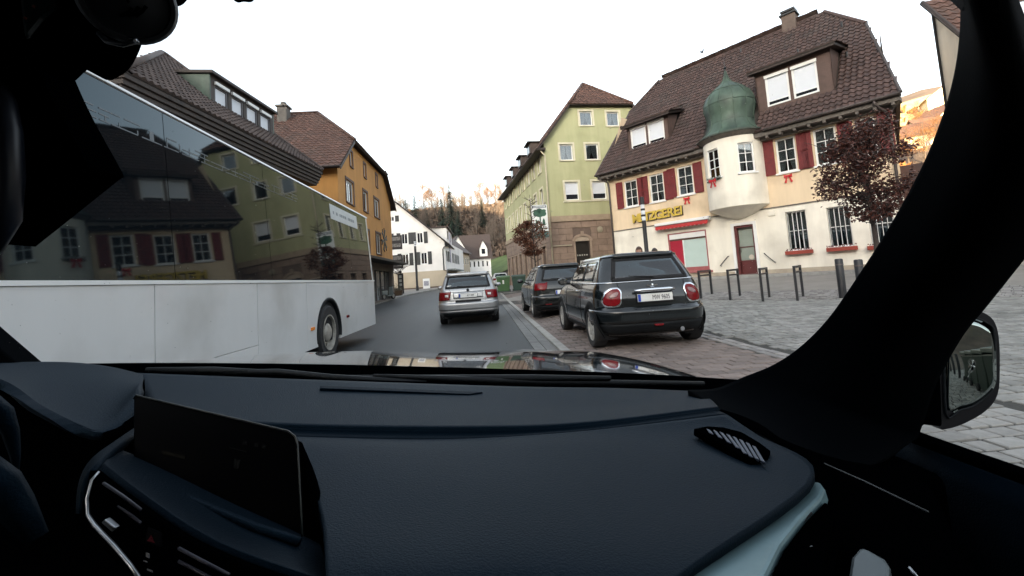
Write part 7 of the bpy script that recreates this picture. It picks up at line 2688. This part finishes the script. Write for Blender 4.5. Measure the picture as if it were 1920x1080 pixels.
gl = [(1766, 655), (1768, 628), (1785, 605), (1803, 594), (1826, 597), (1843, 605), (1857, 621), (1859, 680), (1856, 724), (1825, 756), (1795, 767), (1768, 775)]
gl = rounded(gl)
mb = MB()
cen = onm(1813, 684, 0)
for fr in range(7):
    for x, y in gl:
        q = cen.lerp(onm(x, y, 0), fr / 6)
        mb.v.append(tuple(q + nrm * (.0125 - (q - cen).length ** 2 / 1.5)))
ng = len(gl)
for fr in range(6):
    for k in range(ng):
        mb.f.append((fr * ng + k, fr * ng + (k + 1) % ng, (fr + 1) * ng + (k + 1) % ng, (fr + 1) * ng + k))
mb.build('mirror_glass', mat('mirror_silver', (.33, .37, .35), .015, metal=1.0, var=0), mir, smooth=True, solid=.001)
mb = MB(); mb.tube([onm(x, y, .009) for x, y in gl + gl[:1]], .0022, 6); mb.build('mirror_rim', BPLAST, mir, smooth=True)
slab('mirror_sail', [(1740, 640), (1762, 640), (1768, 800), (1735, 797), (1722, 806), (1704, 830), (1690, 822), (1700, 700)], (K(1740, 640, .80), K(1768, 800, .80), K(1700, 830, .77)), BLK, .02)
# ---- interior mirror with its camera pod, top left
flatY('interior_mirror', [(-60, -60), (75, -60), (128, 110), (143, 155), (178, 230), (229, 323), (228, 334), (214, 345), (80, 452), (68, 459), (44, 454), (30, 434), (22, 385), (24, 330), (20, 230), (0, 180), (-60, 150)], .40, BLK, .035, bevel=.003, smooth=True)
mb = MB(); mb.tube([K(x, y, Y) for x, y, Y in ((-20, 150, .36), (4, 190, .355), (15, 250, .352), (19, 330, .352), (14, 410, .355), (-20, 470, .36))], [.008, .008, .0085, .0085, .008, .007], 10); mb.build('mirror_edge', mat('edge_blue', (.012, .016, .026), .4), CAR, smooth=True)
pod = flatY('camera_pod', [(25, -60), (305, -60), (300, 12), (292, 40), (270, 62), (268, 88), (248, 128), (222, 148), (206, 153), (188, 143), (172, 130), (140, 156), (120, 150), (85, 120), (50, 60)], .37, BLK, .05, bevel=.003, smooth=True)
pc_ = K(240, 2, .316)
ax = (EYE - pc_).normalized()
e1 = ax.cross(Vector((0, 0, 1))).normalized()
e2 = ax.cross(e1)
Tp = lambda x, y, z: pc_ + e1 * x + e2 * y + ax * z
mb = MB(); mb.lathe([(.029, -.03), (.029, 0), (.027, .003), (.0245, .003), (.0238, .0), (.022, .0), (.012, .004), (.001, .005)], 36, T=Tp)
cap_ = mb.build('pod_cap', mat('pod_grey', (.006, .009, .013), .6), pod, auto=35)
for k in range(3):
    mb = MB(); mb.tube([pc_ + e1 * (-.010 + .004 * k) * 1 + e2 * (.0 + .002 * k) + ax * .0055, pc_ + e1 * (-.008 + .004 * k) + e2 * (.004 + .002 * k) + ax * .0055, pc_ + e1 * (-.004 + .004 * k) + e2 * (.009 + .001 * k) + ax * .005], .0011, 6); mb.build('speaker_slot', BLK, cap_)
wiper('pod_rim', [(185, 62, .317), (200, 78, .316), (230, 84, .316), (258, 76, .316)], .0018, mat('pod_rim', (.03, .04, .055), .4))
wiper('pod_glint', [(253, 72, .313), (254, 78, .313)], .0010, CHR)
slab('pod_screen', [(28, -60), (112, -60), (104, 10), (75, 32), (42, 72)], (K(28, -30, .315), K(110, -30, .318), K(42, 72, .312)), mat('pod_screen', (.015, .03, .033), .3), .006)
for x, y in ((62, 14), (46, 36)):
    wiper('pod_led', [(x, y, .308), (x + 3, y - 4, .308)], .0009, mat('led_red', (.25, .06, .04), .4))
flatY('mirror_arm', [(240, -60), (372, -60), (352, 4), (322, 17), (300, 17), (280, 10)], .42, BLK, .03, bevel=.003, smooth=True)
flatY('sensor_foot', [(425, -60), (495, -60), (480, 0), (458, 6), (440, 1)], .45, BLK, .03, bevel=.003, smooth=True)
# ---- centre display
p3 = (K(252, 742, .64), K(548, 812, .605), K(249, 875, .585))
disp = slab('display', [(250, 748), (254, 741), (262, 741), (540, 808), (552, 816), (557, 830), (567, 1006), (562, 1013), (249, 877)], p3, SCR, .014, bevel=.003)
wiper('display_edge', [(251, 748, .6385), (255, 741, .639), (400, 775, .62), (540, 808, .604), (553, 818, .601), (558, 835, .596), (567, 1006, .527)], .0012, mat('edge_dim', (.02, .024, .022), .4))
wiper('display_ledge', [(248, 881, .575), (300, 912, .56), (400, 957, .54), (480, 990, .525), (562, 1016, .515)], [.0045, .005, .005, .005, .0045], DASH)
TXT = mat('screen_dim', (.0035, .0035, .003), .6, spec=.05)
slab('screen_mark', [(430, 838), (462, 846), (462, 848), (430, 840)], p3, TXT, .001, disp, 0, lift=.001)
slab('screen_mark', [(305, 845), (348, 855), (347, 861), (304, 851)], p3, mat('screen_amber', (.004, .0032, .0015), .6, spec=.05), .001, disp, 0, lift=.001)
slab('screen_mark', [(440, 860), (452, 863), (448, 880), (438, 877)], p3, mat('screen_dim2', (.003, .003, .0026), .6, spec=.05), .001, disp, 0, lift=.001)
for x in (456, 478, 492):
    slab('screen_icon', [(x, 826 + (x - 456) * .2), (x + 7, 828 + (x - 456) * .2), (x + 6, 835 + (x - 456) * .2), (x - 1, 833 + (x - 456) * .2)], p3, TXT, .001, disp, 0, lift=.001)
# ---- centre console with air vents
sheet('console_top', [[(215, 850, .60), (330, 895, .585), (450, 955, .56), (560, 1012, .535), (620, 1040, .52)], [(196, 866, .56), (290, 925, .54), (420, 1000, .515), (540, 1045, .50), (622, 1085, .49)], [(186, 880, .53), (250, 930, .505), (350, 1000, .48), (450, 1050, .465), (625, 1110, .45)]], DASH2, 24, 10)
sheet('console_side', [[(556, 826, .612), (566, 900, .585), (572, 1000, .55), (566, 1095, .50)], [(562, 830, .613), (590, 905, .58), (607, 1000, .535), (613, 1095, .48)], [(564, 832, .63), (593, 905, .60), (610, 1000, .555), (616, 1095, .50)]], BLK, 12, 4, solid=.004)
cv = sheet('console_face', [[(180, 882, .525), (250, 934, .50), (350, 1004, .475), (470, 1058, .46), (640, 1115, .445)], [(170, 930, .515), (220, 990, .49), (300, 1050, .47), (420, 1100, .455), (560, 1160, .44)], [(160, 975, .51), (205, 1025, .485), (265, 1090, .465), (330, 1140, .45), (420, 1200, .44)]], BLK, 16, 10)
wiper('console_trim', [(186, 884, .518), (172, 900, .512), (163, 935, .505), (165, 966, .498), (178, 985, .49), (215, 1024, .475), (245, 1060, .462), (272, 1100, .452)], [.0012, .0014, .0016, .0019, .0022, .0022, .0020, .0018], CHR)
for k in range(4):
    wiper('vent_slat', [(194 + 2 * k, 906 + 24 * k, .505), (230, 930 + 24 * k, .492), (264, 956 + 25 * k, .48)], .0016, mat('slat_dim', (.012, .012, .022), .5))
for k in range(2):
    wiper('vent_slat', [(335, 1028 + 24 * k, .462), (380, 1052 + 24 * k, .455), (430, 1078 + 24 * k, .448)], .0016, MATS['slat_dim'])
slab('vent_slider', [(189, 980), (196, 974), (216, 990), (209, 998)], (K(190, 978, .487), K(216, 992, .48), K(205, 1000, .483)), CHR, .005, bevel=.001)
p3h = (K(270, 990, .476), K(305, 1010, .468), K(270, 1030, .466))
hz = slab('hazard_button', [(276, 988), (300, 998), (298, 1026), (272, 1016)], p3h, mat('button_dark', (.0015, .0015, .002), .7, spec=.02), .006, bevel=.001)
slab('hazard_triangle', [(284, 1004), (290, 1018), (277, 1014)], p3h, mat('hazard_red', (.045, .003, .006), .6, spec=.05), .0008, hz, 0, lift=.0008)
for x, y, w_, h_ in ((278, 1036, 6, 8), (273, 1050, 7, 2), (280, 1066, 10, 3)):
    slab('button_icon', [(x, y), (x + w_, y + w_ * .4), (x + w_, y + w_ * .4 + h_), (x, y + h_)], p3h, mat('icon_white', (.05, .05, .055), .6), .001, CAR, 0, lift=.003)
sheet('console_rim', [[(262, 800, .66), (215, 835, .60), (178, 865, .555), (160, 905, .53), (156, 960, .515)], [(252, 822, .63), (222, 845, .585), (192, 872, .54), (170, 905, .52), (163, 960, .508)]], DASH2, 14, 3)
# ---- instrument hood, dials, wheel at the far left
sheet('instrument_hood', [[(-120, 690, 1.0), (0, 685, 1.02), (120, 684, 1.02), (200, 692, 1.0), (266, 708, .98)], [(-120, 690, .9), (0, 698, .88), (100, 715, .86), (200, 725, .85), (267, 722, .88)], [(-120, 688, .78), (0, 716, .76), (75, 764, .72), (190, 800, .70), (264, 735, .78)], [(-120, 690, .76), (0, 720, .74), (80, 772, .70), (190, 819, .675), (258, 770, .75)]], DASH, 24, 18)
sheet('hood_cheek', [[(264, 712, .97), (262, 745, .80), (240, 797, .70), (195, 818, .672)], [(262, 730, .985), (262, 770, .84), (246, 815, .74), (205, 840, .70)]], BLK, 10, 4)
flatY('instrument_panel', [(-160, 680), (0, 712), (60, 752), (185, 812), (262, 770), (262, 850), (165, 900), (160, 1000), (300, 1150), (-160, 1150)], .80, BLK, .02, bevel=0)
for c, r_ in (((92, 775), 55), ((150, 805), 72)):
    wiper('dial_ring', [(c[0] + r_ * .5 * math.cos(a), c[1] + r_ * .95 * math.sin(a), .79) for a in [.35 + .25 * k for k in range(10)]], .0011, mat('dial_rim', (.09, .085, .07), .4))
wiper('wheel_spoke', [(-30, 745, .45), (5, 775, .45), (20, 810, .455), (28, 850, .46), (31, 885, .46)], [.008, .008, .006, .004, .002], DASH2)
wiper('steering_wheel', [(-60, 880, .42), (0, 915, .43), (30, 950, .44), (70, 1010, .44)], [.018, .016, .013, .008], DASH2)
# ---- cabin lining round and behind us
mb = MB()
mb.box(-1.05, .62, -1.6, .30, 1.60, 1.64)
mb.build('roof_lining', DASH2, CAR)
mb = MB(); mb.box(-1.05, .7, -1.66, -1.6, .3, 1.62); mb.build('rear_shelf', DASH2, CAR)
mb = MB(); mb.box(-1.12, -1.06, -1.6, 1.0, .3, .98); mb.build('driver_door', DASH2, CAR)
mb = MB(); mb.box(.78, .84, -1.6, .45, .3, .93); mb.build('passenger_door', DASH2, CAR)
mb = MB(); mb.box(-1.05, .76, -1.6, 1.0, .28, .32); mb.build('cabin_floor', BLK, CAR)
for sx in (-.62, .30):
    mb = MB(); mb.loops([[(sx - .26, -.55, .5), (sx + .26, -.55, .5), (sx + .26, -.40, .5), (sx - .26, -.40, .5)], [(sx - .24, -.78, 1.15), (sx + .24, -.78, 1.15), (sx + .24, -.66, 1.15), (sx - .24, -.66, 1.15)]]); st_ = mb.build('seat_back', DASH2, CAR, bevel=.05)
    mb = MB(); mb.box(sx - .13, sx + .13, -.82, -.72, 1.18, 1.40); mb.build('headrest', DASH2, st_, bevel=.03)
# door post and roof rail on the right (behind the pillar)
mb = MB(); mb.tube([K(1858, -40, .34), K(1905, -160, .28), Vector((.62, -.1, 1.6)), Vector((.64, -1.5, 1.6))], .03, 8); mb.build('roof_rail', DASH2, CAR, smooth=True)
# ---- glass: windscreen and passenger window
CLEAR = clear_mat('clear_glass', (.965, .975, .97))
WS = [[K(-160, 705, 1.15), K(600, 712, 1.17), K(1395, 716, 1.13)], None]
def screen(a, b):
    base = curve([Vector((-1.12, 1.05, 1.03)), Vector((-.2, 1.17, .99)), Vector((.64, 1.04, .90))], a)
    top_ = curve([Vector((-.86, .32, 1.60)), Vector((-.2, .36, 1.62)), Vector((.46, .33, 1.60))], a)
    return base.lerp(top_, b) + Vector((0, .03 * math.sin(math.pi * b), .03 * math.sin(math.pi * b)))
mb = MB(); mb.grid(screen, 16, 10)
ws = mb.build('windscreen', CLEAR, CAR, smooth=True)
mb = MB()
rd = random.Random(9)
for k in range(420):
    a, b = rd.uniform(.05, .95), rd.uniform(.02, .75)
    c = screen(a, b)
    r_ = rd.choice((.0004, .0005, .0006, .0009))
    d1 = (screen(a + .01, b) - screen(a - .01, b)).normalized() * r_
    d2 = (screen(a, b + .01) - screen(a, b - .01)).normalized() * r_
    nn = d1.cross(d2).normalized() * .002
    mb.add([c - d1 - nn, c + d2 - nn, c + d1 - nn, c - d2 - nn], [(0, 1, 2, 3)])
sp_ = mb.build('dust_specks', mat('dust', (.35, .36, .36), .9, var=0), ws, fixn=False)
sp_['kind'] = 'stuff'
mb = MB()
mb.grid(lambda a, b: Vector((.775 - .16 * b, .80 - .35 * b + (-1.9 + .2 * b) * a, .965 - .06 * (1 - a) * 0 + .6 * b)), 6, 4)
mb.build('passenger_window', CLEAR, CAR, smooth=True)
# ---- what joins it all up: mirror stalk, left pillar, header, dashboard body
mb = MB(); mb.tube([K(120, -30, .385), K(230, -55, .39), K(300, -90, .40), Vector((-.30, .39, 1.605))], [.02, .022, .022, .03], 10); mb.build('mirror_stalk', BLK, CAR, smooth=True)
mb = MB(); mb.tube([K(-110, 610, 1.05), K(-150, 545, 1.03), Vector((-1.06, .78, 1.28)), Vector((-.92, .36, 1.60))], [.05, .05, .045, .05], 10); mb.build('driver_side_pillar', PIL, CAR, smooth=True)
mb = MB(); mb.box(-.95, .55, .30, .37, 1.585, 1.63); mb.build('windscreen_header', DASH2, CAR, bevel=.01)
mb = MB(); mb.box(-1.04, .70, .66, 1.10, .40, .87); mb.build('dash_body', BLK, CAR, bevel=.02)
mb = MB(); mb.box(-.42, -.10, .10, .62, .40, .78); mb.build('centre_tunnel', BLK, CAR, bevel=.03)
